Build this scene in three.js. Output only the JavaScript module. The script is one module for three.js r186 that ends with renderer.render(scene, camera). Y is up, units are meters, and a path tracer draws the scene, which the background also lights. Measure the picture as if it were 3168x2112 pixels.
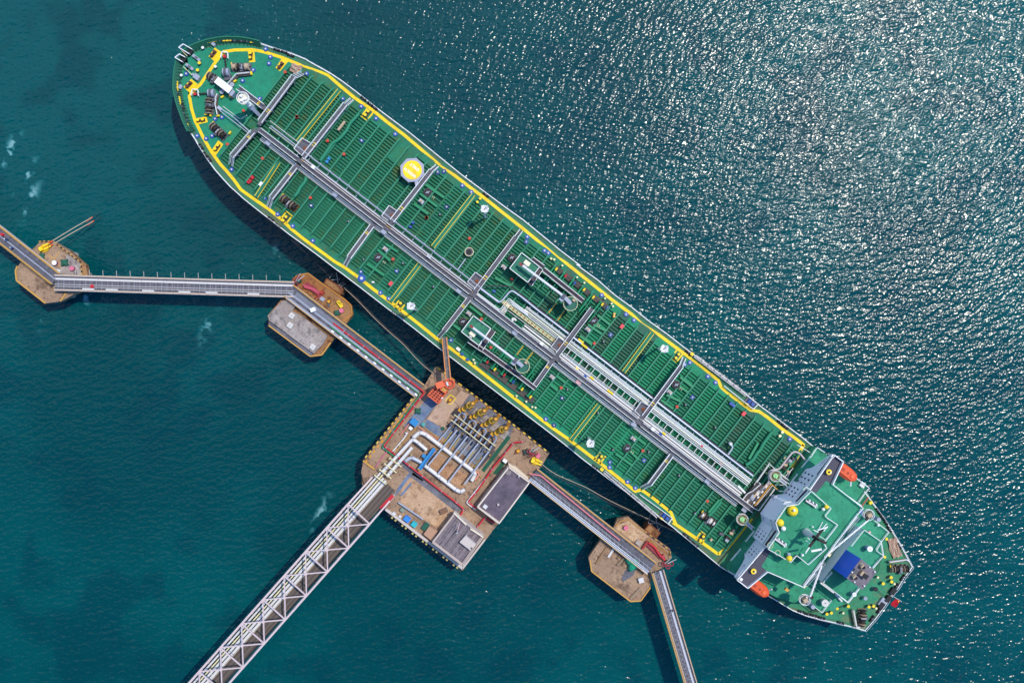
import * as THREE from 'three';
import { mergeGeometries } from 'three/addons/utils/BufferGeometryUtils.js';
import { Sky } from 'three/addons/objects/Sky.js';
import { FontLoader } from 'three/addons/loaders/FontLoader.js';
import { TextGeometry } from 'three/addons/geometries/TextGeometry.js';

// ---------- camera, sky, sun, exposure ----------
const FPX = 2464, CAMY = 228.3;                       // lens in photo pixels, height of the drone above the sea
const scene = new THREE.Scene();
const camera = new THREE.PerspectiveCamera(2 * Math.atan(1056 / FPX) * 180 / Math.PI, 3168 / 2112, 1, 9000);
camera.position.set(0, CAMY, 0); camera.up.set(0, 0, -1); camera.lookAt(0, 0, 0);
const SUN = new THREE.Vector3(0.84 * 0.53, 1, -0.54 * 0.53).normalize();
const sky = new Sky(); sky.scale.setScalar(8000); sky.name = 'sky'; sky.userData.kind = 'structure';
sky.material.uniforms.sunPosition.value.copy(SUN); sky.material.uniforms.turbidity.value = 3;
sky.material.uniforms.rayleigh.value = 1.2; sky.material.uniforms.mieCoefficient.value = 0.004;
scene.add(sky); scene.environmentIntensity = 0.19;
const sun = new THREE.DirectionalLight(0xfff4e2, 3.4);
sun.position.copy(SUN).multiplyScalar(400); sun.castShadow = true; sun.shadow.mapSize.set(4096, 4096);
Object.assign(sun.shadow.camera, { left: -180, right: 180, top: 150, bottom: -150, near: 100, far: 700 });
scene.add(sun, sun.target);
const renderer = new THREE.WebGLRenderer({ antialias: true });
renderer.toneMapping = THREE.LinearToneMapping; renderer.toneMappingExposure = 1.0;
renderer.shadowMap.enabled = true;

// ---------- helpers ----------
let seed = 7; const rnd = () => (seed = (seed * 16807) % 2147483647) / 2147483647;
const rr = (a, b) => a + (b - a) * rnd();
// a place read off the photograph: pixel of the 3168 x 2112 picture + height above the sea -> metres
const V = (p, y) => new THREE.Vector3((p[0] - 1584) * (CAMY - y) / FPX, y, (p[1] - 1056) * (CAMY - y) / FPX);
const zoom = (x0, y0, k) => (x, y) => [x0 + x / k, y0 + y / k];
const k1 = 4.704, k2 = 6.72, k3 = 5.8725, k4 = 2.688;
const zA = zoom(500, 80, k1), zB = zoom(900, 80, k1), zC = zoom(500, 380, k1), zD = zoom(900, 380, k1), zE = zoom(1300, 500, k1), zF = zoom(900, 680, k1),
  zG = zoom(1300, 800, k1), zH = zoom(1700, 700, k1), zI = zoom(1700, 1000, k1), zJ = zoom(2100, 1000, k1), zK = zoom(1700, 1300, k1), zL = zoom(2100, 1300, k1),
  zM = zoom(2250, 1370, k2), zN = zoom(2500, 1370, k2), zO = zoom(2250, 1600, k2), zQ = zoom(2450, 1550, k3), zS = zoom(2450, 1750, k3),
  ja = zoom(0, 600, k1), jb = zoom(450, 800, k1), jc = zoom(800, 800, k1), jd = zoom(1000, 1000, k1), je = zoom(1100, 1200, k1), jg = zoom(1350, 1200, k4),
  jh = zoom(1100, 1450, k4), ji = zoom(1350, 1400, 3.84), jj = zoom(1650, 1400, k4), jk = zoom(1750, 1550, k4), jl = zoom(1950, 1700, 2.173), jm = zoom(550, 1700, 2.175), jn = zoom(800, 1400, 2.987);
const CA = 0.7923, SA = 0.6101, SH = -0.6562;         // heading of the ship in the picture
const UV = (u, v) => [1584 + CA * u + SA * v, 1056 + SA * u - CA * v];   // along the ship, across the ship (pixels)
const toUV = p => [CA * (p[0] - 1584) + SA * (p[1] - 1056), SA * (p[0] - 1584) - CA * (p[1] - 1056)];
const mpp = y => (CAMY - y) / FPX;

const names = new Map();
const numbered = n => { const c = names.get(n) || 0; names.set(n, c + 1); return c ? n + '_' + String(c).padStart(3, '0') : n; };
const org = new Map();
const O0 = new THREE.Vector3();
const orig = p => org.get(p) || O0;
function put(o, parent) { o.position.sub(orig(parent)); parent.add(o); return o; }
function thing(name, label, category, pos, group) {
  const g = new THREE.Group(); g.name = numbered(name); g.userData = { label, category }; if (group) g.userData.group = group;
  g.position.copy(pos); org.set(g, pos.clone()); scene.add(g); return g;
}
function grp(name, parent, pos) { const g = new THREE.Group(); g.name = name; g.position.copy(pos).sub(orig(parent)); org.set(g, pos.clone()); parent.add(g); return g; }
const unitBox = new THREE.BoxGeometry(1, 1, 1), unitCyl = new THREE.CylinderGeometry(1, 1, 1, 14), unitCone = new THREE.CylinderGeometry(0.55, 1, 1, 14);
function shadowed(m) { m.castShadow = m.receiveShadow = true; return m; }
function bx(name, mat, parent, c, s, ry = 0) { const m = shadowed(new THREE.Mesh(unitBox, mat)); m.name = name; m.position.copy(c); m.scale.set(...s); m.rotation.y = ry; return put(m, parent); }
function cy(name, mat, parent, base, r, h, geo = unitCyl) { const m = shadowed(new THREE.Mesh(geo, mat)); m.name = name; m.position.copy(base); m.position.y += h / 2; m.scale.set(r, h, r); return put(m, parent); }
const X1 = new THREE.Vector3(1, 0, 0);
class Acc {                                            // collects pieces of ONE part
  constructor() { this.g = []; }
  add(g) { this.g.push(g.index ? g.toNonIndexed() : g); return this; }
  box(c, s, ry = 0) { const g = new THREE.BoxGeometry(...s); g.rotateY(ry); g.translate(c.x, c.y, c.z); return this.add(g); }
  cyl(base, r, h, r2 = r, n = 12) { const g = new THREE.CylinderGeometry(r2, r, h, n); g.translate(base.x, base.y + h / 2, base.z); return this.add(g); }
  bar(a, b, w, h = w) {                               // straight bar from a to b
    const d = b.clone().sub(a), L = d.length(); if (L < 1e-4) return this;
    const g = new THREE.BoxGeometry(L, h, w), yaw = Math.atan2(-d.z, d.x), pitch = Math.asin(d.y / L);
    g.rotateZ(pitch); g.rotateY(yaw); g.translate((a.x + b.x) / 2, (a.y + b.y) / 2, (a.z + b.z) / 2); return this.add(g);
  }
  rod(a, b, r, n = 8, r2 = r) {
    const d = b.clone().sub(a), L = d.length(); const g = new THREE.CylinderGeometry(r2, r, L, n);
    g.applyQuaternion(new THREE.Quaternion().setFromUnitVectors(new THREE.Vector3(0, 1, 0), d.clone().normalize()));
    g.translate((a.x + b.x) / 2, (a.y + b.y) / 2, (a.z + b.z) / 2); return this.add(g);
  }
  ball(c, r, sy = 1) { const g = new THREE.SphereGeometry(r, 14, 10); g.scale(1, sy, 1); g.translate(c.x, c.y, c.z); return this.add(g); }
  ring(c, r, t) { const g = new THREE.TorusGeometry(r, t, 6, 24); g.rotateX(Math.PI / 2); g.translate(c.x, c.y, c.z); return this.add(g); }
  tube(pts, r, bend = 0.8, n = 8) { return this.add(pipeGeo(pts, r, bend, n)); }
  poly(pts, y0, y1, holes) { return this.add(polyGeo(pts, y0, y1, holes)); }
  rail(pts, h = 1.05, closed = false, step = 1.8, w = 0.075) {
    const P = closed ? [...pts, pts[0]] : pts;
    for (let i = 0; i + 1 < P.length; i++) {
      const a = P[i], b = P[i + 1], up = k => new THREE.Vector3(0, k, 0), L = a.distanceTo(b), n = Math.max(1, Math.round(L / step));
      this.bar(a.clone().add(up(h)), b.clone().add(up(h)), w * 1.5, w); this.bar(a.clone().add(up(h * 0.5)), b.clone().add(up(h * 0.5)), w * 0.8);
      for (let k = 0; k <= n; k++) { const q = a.clone().lerp(b, k / n); this.bar(q, q.clone().add(up(h)), w * 0.9); }
    }
    return this;
  }
  build(name, mat, parent) {
    if (name === 'legs' || name === 'stair_rails' || name === 'side_rails') { const all = this.g; let m; for (const g of all) { this.g = [g]; m = this.build(name.slice(0, -1), mat, parent); } return m; }
    const g = this.g.length > 1 ? mergeGeometries(this.g.map(x => { const y = new THREE.BufferGeometry(); for (const k of ['position', 'normal', 'uv']) y.setAttribute(k, x.getAttribute(k)); return y; })) : this.g[0];
    const o = orig(parent); g.translate(-o.x, -o.y, -o.z);
    const m = shadowed(new THREE.Mesh(g, mat)); m.name = name; parent.add(m); org.set(m, o); return m;
  }
}
const acc = () => new Acc();
function polyGeo(pts, y0, y1, holes) {                 // upright prism on a ground plan of Vector3
  const s = new THREE.Shape(pts.map(p => new THREE.Vector2(p.x, -p.z)));
  for (const h of holes || []) s.holes.push(new THREE.Path(h.map(p => new THREE.Vector2(p.x, -p.z))));
  const g = new THREE.ExtrudeGeometry(s, { depth: y1 - y0, bevelEnabled: false, curveSegments: 8 }); g.rotateX(-Math.PI / 2); g.translate(0, y0, 0); return g;
}
function pipeGeo(pts, r, bend = 0.8, n = 8) {          // round pipe with swept corners
  const q = [pts[0]];
  for (let i = 1; i + 1 < pts.length; i++) {
    const a = pts[i - 1], b = pts[i], c = pts[i + 1], d1 = a.clone().sub(b), d2 = c.clone().sub(b), f = Math.min(bend, d1.length() * 0.48, d2.length() * 0.48);
    const s = b.clone().addScaledVector(d1.normalize(), f), e = b.clone().addScaledVector(d2.normalize(), f);
    for (let t = 0; t <= 5; t++) { const k = t / 5; q.push(s.clone().multiplyScalar((1 - k) * (1 - k)).addScaledVector(b, 2 * k * (1 - k)).addScaledVector(e, k * k)); }
  }
  q.push(pts[pts.length - 1]);
  const pos = [], nor = [], uv = [], idx = []; let N = null, len = 0;
  for (let i = 0; i < q.length; i++) {
    const t = q[Math.min(i + 1, q.length - 1)].clone().sub(q[Math.max(i - 1, 0)]).normalize();
    if (!N) { N = new THREE.Vector3(0, 1, 0); if (Math.abs(t.y) > 0.9) N.set(1, 0, 0); }
    N.addScaledVector(t, -N.dot(t)).normalize(); const B = t.clone().cross(N);
    if (i) len += q[i].distanceTo(q[i - 1]);
    for (let k = 0; k <= n; k++) {
      const a = k / n * Math.PI * 2, d = N.clone().multiplyScalar(Math.cos(a)).addScaledVector(B, Math.sin(a));
      pos.push(q[i].x + d.x * r, q[i].y + d.y * r, q[i].z + d.z * r); nor.push(d.x, d.y, d.z); uv.push(len, k / n * 2 * Math.PI * r);
      if (i && k) { const a0 = (i - 1) * (n + 1) + k - 1, b0 = i * (n + 1) + k - 1; idx.push(a0, a0 + 1, b0, b0, a0 + 1, b0 + 1); }
    }
  }
  for (const [e, rev] of [[0, 1], [q.length - 1, 0]]) for (let k = 1; k + 1 < n; k++) { const b = e * (n + 1); rev ? idx.push(b, b + k + 1, b + k) : idx.push(b, b + k, b + k + 1); }
  const g = new THREE.BufferGeometry(); g.setAttribute('position', new THREE.Float32BufferAttribute(pos, 3)); g.setAttribute('normal', new THREE.Float32BufferAttribute(nor, 3));
  g.setAttribute('uv', new THREE.Float32BufferAttribute(uv, 2)); g.setIndex(idx); return g;
}
function ribbon(pts, w, y0, y1) {                      // flat band along a line, mitred
  const L = [], R = [];
  for (let i = 0; i < pts.length; i++) {
    const d1 = (i ? pts[i].clone().sub(pts[i - 1]) : pts[1].clone().sub(pts[0])).setY(0).normalize(), d2 = (i + 1 < pts.length ? pts[i + 1].clone().sub(pts[i]) : d1.clone()).setY(0).normalize();
    const t = d1.clone().add(d2).normalize(), n = new THREE.Vector3(-t.z, 0, t.x), k = w / 2 / Math.max(0.5, Math.sqrt((1 + d1.dot(d2)) / 2));
    L.push(pts[i].clone().addScaledVector(n, k)); R.push(pts[i].clone().addScaledVector(n, -k));
  }
  return polyGeo([...L, ...R.reverse()], y0, y1);
}
const VV = (list, y) => list.map(p => V(p, y));

// ---------- procedural textures and materials ----------
const hash = (x, y, s) => { let h = (x * 374761393 + y * 668265263 + s * 974634551) | 0; h = Math.imul(h ^ (h >>> 13), 1274126177); return ((h ^ (h >>> 16)) >>> 0) / 4294967295; };
function pn(x, y, per, s) { const xi = Math.floor(x), yi = Math.floor(y), f = x - xi, g = y - yi, a = f * f * (3 - 2 * f), b = g * g * (3 - 2 * g), m = k => ((k % per) + per) % per;
  const h = (i, j) => hash(m(i), m(j), s); return (h(xi, yi) * (1 - a) + h(xi + 1, yi) * a) * (1 - b) + (h(xi, yi + 1) * (1 - a) + h(xi + 1, yi + 1) * a) * b; }
const fb = (x, y, per, s, o = 4) => { let v = 0, a = 0.5, t = 0; for (let i = 0; i < o; i++) { v += a * pn(x, y, per, s + i); t += a; a *= 0.55; x *= 2; y *= 2; per *= 2; } return v / t; };
const sm = (a, b, x) => { const t = Math.min(1, Math.max(0, (x - a) / (b - a))); return t * t * (3 - 2 * t); };
const hex = h => [(h >> 16) & 255, (h >> 8) & 255, h & 255];
function tex(n, metres, fn) {
  const d = new Uint8Array(n * n * 4);
  for (let j = 0; j < n; j++) for (let i = 0; i < n; i++) { const c = fn(i / n, j / n); const k = (j * n + i) * 4; d[k] = c[0]; d[k + 1] = c[1]; d[k + 2] = c[2]; d[k + 3] = 255; }
  const t = new THREE.DataTexture(d, n, n); t.colorSpace = THREE.SRGBColorSpace; t.wrapS = t.wrapT = THREE.RepeatWrapping; t.magFilter = t.minFilter = THREE.LinearFilter;
  t.repeat.set(1 / metres, 1 / metres); t.needsUpdate = true; return t;
}
const mixc = (a, b, t) => [a[0] + (b[0] - a[0]) * t, a[1] + (b[1] - a[1]) * t, a[2] + (b[2] - a[2]) * t];
// worn paint: base tone, a second tone in patches, dirt or rust in spots
function worn(n, metres, base, second, rust, amt, s) {
  const A = hex(base), B = hex(second), C = hex(rust);
  return tex(n, metres, (x, y) => {
    let c = mixc(A, B, sm(0.35, 0.7, fb(x * 6, y * 6, 6, s)));
    c = mixc(c, C, amt * sm(0.55, 0.78, fb(x * 9, y * 9, 9, s + 20, 5))); c = mixc(c, C, amt * 0.8 * sm(0.66, 0.8, fb(x * 40, y * 40, 40, s + 40, 2)));
    const k = 0.9 + 0.2 * fb(x * 60, y * 60, 60, s + 60, 3); return [Math.min(255, c[0] * k), Math.min(255, c[1] * k), Math.min(255, c[2] * k)];
  });
}
const mat = (h, rough = 0.65, o = {}) => new THREE.MeshStandardMaterial({ color: h, roughness: rough, ...o });
const tmat = (t, rough = 0.75, o = {}) => new THREE.MeshStandardMaterial({ map: t, roughness: rough, ...o });
const M = {
  deckEdge: tmat(worn(512, 30, 0x3a6a4e, 0x2f7453, 0x6b6440, 0.6, 3)), deckOld: tmat(worn(512, 26, 0x1c6a4c, 0x26704f, 0x55622f, 0.75, 11)),
  deckMid: tmat(worn(512, 22, 0x127052, 0x187858, 0x37683a, 0.55, 21)), deckFresh: tmat(worn(256, 20, 0x0a8259, 0x0d8a60, 0x26734a, 0.4, 31)), deckDull: tmat(worn(512, 24, 0x265f49, 0x2e6650, 0x4c5c42, 0.6, 41)),
  bow: tmat(worn(512, 40, 0x0a7d5c, 0x0d8463, 0x3a8058, 0.45, 51)), stern: tmat(worn(512, 34, 0x2f7d57, 0x2a8560, 0x6d7350, 0.7, 65)), house: tmat(worn(512, 30, 0x22845f, 0x2b8d68, 0x12704f, 0.7, 61)),
  girder: mat(0x247c5b, 0.65), stiff: mat(0x1d7a57, 0.7), greenPipe: mat(0x0f8455, 0.5), darkGreen: mat(0x0f4a3a, 0.7), pinkred: mat(0xb9454f, 0.6),
  yellow: tmat(worn(256, 12, 0xf6d000, 0xf2ca00, 0xb9921a, 0.3, 71), 0.6), yell: mat(0xf2cf1c, 0.55), cream: mat(0xe6dca8, 0.6), white: mat(0xe9e9e6, 0.5), offwhite: mat(0xcfccc6, 0.6),
  grey: mat(0x9aa0ad, 0.55), steel: mat(0xb9bfc9, 0.35, { metalness: 0.25 }), dgrey: mat(0x55565e, 0.7), black: mat(0x17181b, 0.7), hull: mat(0x1b2b2b, 0.6), bulwark: mat(0x11704f, 0.6),
  grate: tmat(tex(128, 4, (x, y) => { const gx = (x * 16) % 1 < 0.12 || (y * 16) % 1 < 0.12, k = 0.8 + 0.4 * fb(x * 12, y * 12, 12, 5); return gx ? [120 * k, 118 * k, 122 * k] : [84 * k, 82 * k, 88 * k]; }), 0.8),
  rust: mat(0x7a4327, 0.85), brown: mat(0x5b3a33, 0.7), red: mat(0xc0212c, 0.5), orange: mat(0xe0501c, 0.55), blue: mat(0x1f4f9c, 0.5), funnel: mat(0x1b5ccf, 0.5), wing: mat(0x4b4a56, 0.8), wall: mat(0xe6e6ec, 0.6),
  tan: mat(0xb9a184, 0.9), rope: mat(0xc9ad95, 0.95), soot: mat(0x2b2622, 0.8), tray: tmat(worn(256, 8, 0x4a4442, 0x5a4c48, 0x6b4a3c, 0.5, 81), 0.8),
  conc: tmat(worn(512, 18, 0x957a62, 0xa3876c, 0x66503f, 0.8, 91), 0.92), concGrey: tmat(worn(512, 14, 0x94887f, 0xa59a92, 0x6b6560, 0.9, 101), 0.92), concRust: tmat(worn(512, 12, 0x926a44, 0xa0784e, 0x5d371e, 0.85, 111), 0.92),
  road: tmat(worn(512, 16, 0x63636a, 0x74737a, 0x4d4b50, 0.8, 121), 0.9), bluegrey: tmat(worn(256, 10, 0x586b86, 0x6a7c94, 0x8b7766, 0.6, 131), 0.85), roof: tmat(worn(512, 18, 0x5f5560, 0x6a5e68, 0x4d444c, 0.7, 141), 0.9),
  plank: mat(0x5c534c, 0.9), kerb: mat(0xc99a4a, 0.8), kerbWhite: mat(0xc4b8ae, 0.8), pale: mat(0xd8d4cc, 0.45), truss: mat(0xcdb9b6, 0.6), loader: mat(0xd99a12, 0.6), crane: mat(0xcf5a35, 0.65), gangwayM: mat(0xd98a4a, 0.7), teal: mat(0x1d5a46, 0.8), pink: mat(0xd36d86, 0.7), fblue: mat(0x2480b8, 0.6), net: mat(0x0f7a5a, 0.9)
};

const tmatRoof = [0x5a5058, 0x655a60, 0x756b70].map((c, i) => tmat(worn(256, 7, c, c + 0x0a0a0a, 0x8d8580, 0.55, 401 + i * 9), 0.9));

// ---------- sea ----------
function fft(re, im, n, inv) { for (let i = 1, j = 0; i < n; i++) { let b = n >> 1; for (; j & b; b >>= 1) j ^= b; j ^= b; if (i < j) { let t = re[i]; re[i] = re[j]; re[j] = t; t = im[i]; im[i] = im[j]; im[j] = t; } }
  for (let len = 2; len <= n; len <<= 1) { const a = 2 * Math.PI / len * (inv ? -1 : 1), cr = Math.cos(a), ci = Math.sin(a), hl = len >> 1; for (let i = 0; i < n; i += len) { let wr = 1, wi = 0;
    for (let k = 0; k < hl; k++) { const p = i + k, q = p + hl, xr = re[q] * wr - im[q] * wi, xi = re[q] * wi + im[q] * wr; re[q] = re[p] - xr; im[q] = im[p] - xi; re[p] += xr; im[p] += xi; const t = wr * cr - wi * ci; wi = wr * ci + wi * cr; wr = t; } } } }
const SEA = { tile: 300, n: 2048, slope: 0.14, rough: 0.2 };
function seaNormals() {
  const n = SEA.n, re = new Float32Array(n * n), im = new Float32Array(n * n), wx = 0.5, wz = -0.866;
  const g = () => Math.sqrt(-2 * Math.log(rnd() + 1e-9)) * Math.cos(6.2832 * rnd());
  for (let j = 0; j < n; j++) for (let i = 0; i < n; i++) {
    const kx = (i < n / 2 ? i : i - n) * 2 * Math.PI / SEA.tile, kz = (j < n / 2 ? j : j - n) * 2 * Math.PI / SEA.tile, k = Math.hypot(kx, kz); if (k < 0.35 || k > 16) continue;
    const c = (kx * wx + kz * wz) / k, amp = Math.pow(k, -1.3) * Math.exp(-1.6 / (k * k)) * (0.34 + c * c) * Math.exp(-k * k / 150);
    re[j * n + i] = amp * g(); im[j * n + i] = amp * g();
  }
  const cr = new Float64Array(n), ci = new Float64Array(n);
  for (let j = 0; j < n; j++) { const o = j * n; for (let i = 0; i < n; i++) { cr[i] = re[o + i]; ci[i] = im[o + i]; } fft(cr, ci, n, true); for (let i = 0; i < n; i++) { re[o + i] = cr[i]; im[o + i] = ci[i]; } }
  for (let i = 0; i < n; i++) { for (let j = 0; j < n; j++) { cr[j] = re[j * n + i]; ci[j] = im[j * n + i]; } fft(cr, ci, n, true); for (let j = 0; j < n; j++) re[j * n + i] = cr[j]; }
  let s2 = 0; const d = new Uint8Array(n * n * 4), at = (i, j) => re[((j + n) % n) * n + (i + n) % n];
  for (let j = 0; j < n; j += 3) for (let i = 0; i < n; i += 3) { const a = at(i + 1, j) - at(i - 1, j), b = at(i, j + 1) - at(i, j - 1); s2 += (a * a + b * b) / 2; }
  const f = SEA.slope / Math.sqrt(s2 / Math.ceil(n / 3) ** 2);
  for (let j = 0; j < n; j++) for (let i = 0; i < n; i++) {
    const gust = 0.72 + 0.56 * fb(i / n * 9, j / n * 9, 9, 77, 3), a = -(at(i + 1, j) - at(i - 1, j)) * f * gust, b = -(at(i, j + 1) - at(i, j - 1)) * f * gust, l = 1 / Math.hypot(a, b, 1), k = (j * n + i) * 4;
    d[k] = 127.5 + 127.5 * a * l; d[k + 1] = 127.5 + 127.5 * b * l; d[k + 2] = 127.5 + 127.5 * l; d[k + 3] = 255;
  }
  const t = new THREE.DataTexture(d, n, n); t.wrapS = t.wrapT = THREE.RepeatWrapping; t.magFilter = t.minFilter = THREE.LinearFilter; t.needsUpdate = true; return t;
}
{
  const g = new THREE.PlaneGeometry(12000, 12000); g.rotateX(-Math.PI / 2); const p = g.attributes.position, uv = g.attributes.uv;
  for (let i = 0; i < p.count; i++) uv.setXY(i, p.getX(i) / SEA.tile + 0.5, -p.getZ(i) / SEA.tile + 0.5);
  const foam = [[30, 465, 0.9], [75, 560, 1], [90, 620, 0.7], [150, 960, 0.8], [270, 905, 0.7], [1000, 905, 0.6], [835, 815, 0.7], [640, 1010, 0.5], [990, 1590, 0.6], [1380, 1060, 0.6], [2280, 1400, 0.5]];
  const colour = tex(1024, 1, (x, y) => {
    const wx = (x - 0.5) * SEA.tile / mpp(0) + 1584, wy = -(y - 0.5) * SEA.tile / mpp(0) + 1056;
    const a = fb(x * 5, y * 5, 5, 201, 5), b = fb(x * 26, y * 26, 26, 207, 3);
    let c = mixc([0, 64, 68], [0, 77, 79], sm(0.35, 0.68, a)); c = mixc(c, [0, 56, 64], 0.5 * sm(0.5, 0.72, b));
    for (const [fx, fy, k] of foam) { const dx = (wx - fx) + 0.4 * (wy - fy), dy = wy - fy, r = Math.exp(-(dx * dx) / 260 - dy * dy / 2600); if (r > 0.02) { const f = r * k * sm(0.55, 0.72, fb(x * 150, y * 150, 150, 233, 3)); c = mixc(c, [150, 185, 185], Math.min(0.75, f * 1.4)); } }
    return c;
  });
  colour.repeat.set(1, 1);
  const m = new THREE.MeshPhysicalMaterial({ map: colour, roughness: SEA.rough, ior: 1.33, normalMap: seaNormals() });
  const sea = new THREE.Mesh(g, m); sea.name = 'sea'; sea.userData = { kind: 'structure', label: 'teal harbour water with sun glitter' }; sea.receiveShadow = true; scene.add(sea);
}
// ---------- oil tanker: hull and deck ----------
const DY = 12;
const tanker = thing('oil_tanker', 'long green-decked oil tanker with yellow walkway stripes moored alongside the jetty', 'ship', V(UV(0, 80), 0));
const bowEdge = [[1415, 215], [1300, 185], [1150, 160], [950, 152], [800, 165], [650, 195], [500, 245], [370, 305], [300, 355], [250, 420], [205, 500], [180, 600], [165, 750], [160, 900], [175, 1000], [200, 1100], [240, 1220], [290, 1360], [340, 1470], [370, 1530]].map(p => zA(...p));
const swEdge = [[440, 165], [490, 240], [540, 330], [600, 420], [680, 545], [780, 685], [890, 810], [1010, 940], [1090, 1010], [1200, 1110], [1300, 1190], [1420, 1285], [1550, 1385], [1700, 1500]].map(p => zC(...p))
  .concat([[0, 230], [250, 410], [430, 545], [620, 690], [770, 800], [880, 885], [1000, 975], [1200, 1130], [1400, 1285], [1560, 1400], [1770, 1560]].map(p => zF(...p)), [[330, 1345]].map(p => zG(...p)),
    [[0, 175], [200, 330], [480, 560], [640, 680], [860, 850], [1230, 1125], [1570, 1385], [1800, 1555]].map(p => zK(...p)), [[1290, 545]].map(p => jk(...p)), [[0, 795], [150, 855], [280, 905], [420, 940], [520, 970], [880, 1050], [1150, 1115], [1330, 1170]].map(p => zS(...p)));
const stern = [[1500, 980], [1600, 850], [1720, 680], [1820, 520], [1930, 400], [2040, 210], [2190, 20]].map(p => zS(...p));
const neEdge = [[1450, 265], [1640, 330], [1900, 410], [2100, 490]].map(p => zA(...p)).concat([[280, 530], [480, 640], [600, 710], [750, 810], [950, 960], [1050, 1040], [1240, 1190], [1400, 1310], [1740, 1566]].map(p => zB(...p)),
  [[600, 190], [950, 450], [1220, 650], [1500, 850], [1770, 1070], [2050, 1300], [2340, 1520]].map(p => zE(...p)), [[380, 550], [700, 780], [950, 1000], [1200, 1180], [1450, 1380], [1710, 1566]].map(p => zH(...p)),
  [[170, 420], [600, 745], [980, 1035], [1210, 1220], [1400, 1360], [1600, 1510]].map(p => zJ(...p)), [[1800, 250], [1970, 390]].map(p => zL(...p)), [[430, 320], [720, 530], [920, 660], [1080, 790], [1180, 870], [1300, 1150], [1440, 1350], [1580, 1560]].map(p => zN(...p)),
  [[1740, 410], [1820, 540], [1990, 820]].map(p => zQ(...p)));
const outline = [...bowEdge, ...swEdge, ...stern, ...[...neEdge].reverse()];
const outW = VV(outline, DY);
const edgeAt = list => { const q = list.map(toUV).sort((a, b) => a[0] - b[0]); return u => { if (u <= q[0][0]) return q[0][1]; for (let i = 1; i < q.length; i++) if (u <= q[i][0]) return q[i - 1][1] + (q[i][1] - q[i - 1][1]) * (u - q[i - 1][0]) / (q[i][0] - q[i - 1][0] || 1); return q[q.length - 1][1]; }; };
const vSW = edgeAt([...bowEdge.slice(11), ...swEdge]), vNE = edgeAt([...bowEdge.slice(0, 5).reverse(), ...neEdge]);
{ // hull sides: fine below, full at the deck
  const pos = [], idx = [], C = V(UV(0, 80), 0), rings = [[DY - 0.02, 1, 1], [6, 0.985, 0.975], [-2, 0.955, 0.93]], n = outW.length;
  for (const [y, fu, fv] of rings) for (const p of outW) { const d = p.clone().sub(C), u = d.x * CA + d.z * SA, v = d.x * SA - d.z * CA, taper = sm(75, 125, Math.abs(u)), a = u * (1 - (1 - fu) * taper), b = v * (1 - (1 - fv) * taper); pos.push(C.x + a * CA + b * SA, y, C.z + a * SA - b * CA); }
  for (let r = 0; r < 2; r++) for (let i = 0; i < n; i++) { const j = (i + 1) % n, a = r * n; idx.push(a + i, a + j, a + n + i, a + n + i, a + j, a + n + j); }
  const g = new THREE.BufferGeometry(); g.setAttribute('position', new THREE.Float32BufferAttribute(pos, 3)); g.setAttribute('uv', new THREE.Float32BufferAttribute(new Float32Array(pos.length / 3 * 2), 2)); g.setIndex(idx); g.computeVertexNormals(); acc().add(g).build('hull', M.hull, tanker);
}
acc().poly(outW, DY - 0.3, DY).build('main_deck', M.deckEdge, tanker);
// ---------- tanker deck: plates, frames, markings ----------
const uk = k => k <= 21 ? -989 + 36.9 * k : -214 + 35.27 * (k - 21);
const NB = 53, K0 = -2, hatchBays = new Set([15, 23, 31, 40]);    // bays where a frame is left out for the tank hatches
const inNE = u => vNE(u) - 22, inSW = u => vSW(u) + 22, MID = 46;
const plateMat = (k, ne) => { if (k >= 46 && !ne) return M.deckMid; if (k < 5) return M.deckOld; const h = hash(k, ne ? 1 : 2, 5);
  if (k >= 32 && k <= 44) return [33, 35, 36].includes(k) && ne ? M.deckDull : h < 0.65 ? M.deckFresh : M.deckMid; if (k < 24) return h < 0.4 ? M.deckOld : M.deckMid; return h < 0.25 ? M.deckDull : M.deckMid; };
acc().poly(VV([...bowEdge.map(p => { const [u, v] = toUV(p); return UV(u + 22, v + (v < 80 ? 14 : -14)); }), UV(uk(K0) + 2, inSW(uk(K0))), UV(uk(K0) + 2, inNE(uk(K0)))].map(p => p), DY), DY, DY + 0.008).build('forecastle_plating', M.bow, tanker);
for (let k = K0; k < NB; k++) for (const ne of [0, 1]) {
  const a = uk(k), b = uk(k + 1), e = ne ? inNE : inSW;
  acc().poly(VV([UV(a, MID), UV(b, MID), UV(b, e(b)), UV(a, e(a))], DY), DY, DY + 0.012).build('deck_plate', plateMat(k, ne), tanker);
}
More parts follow.
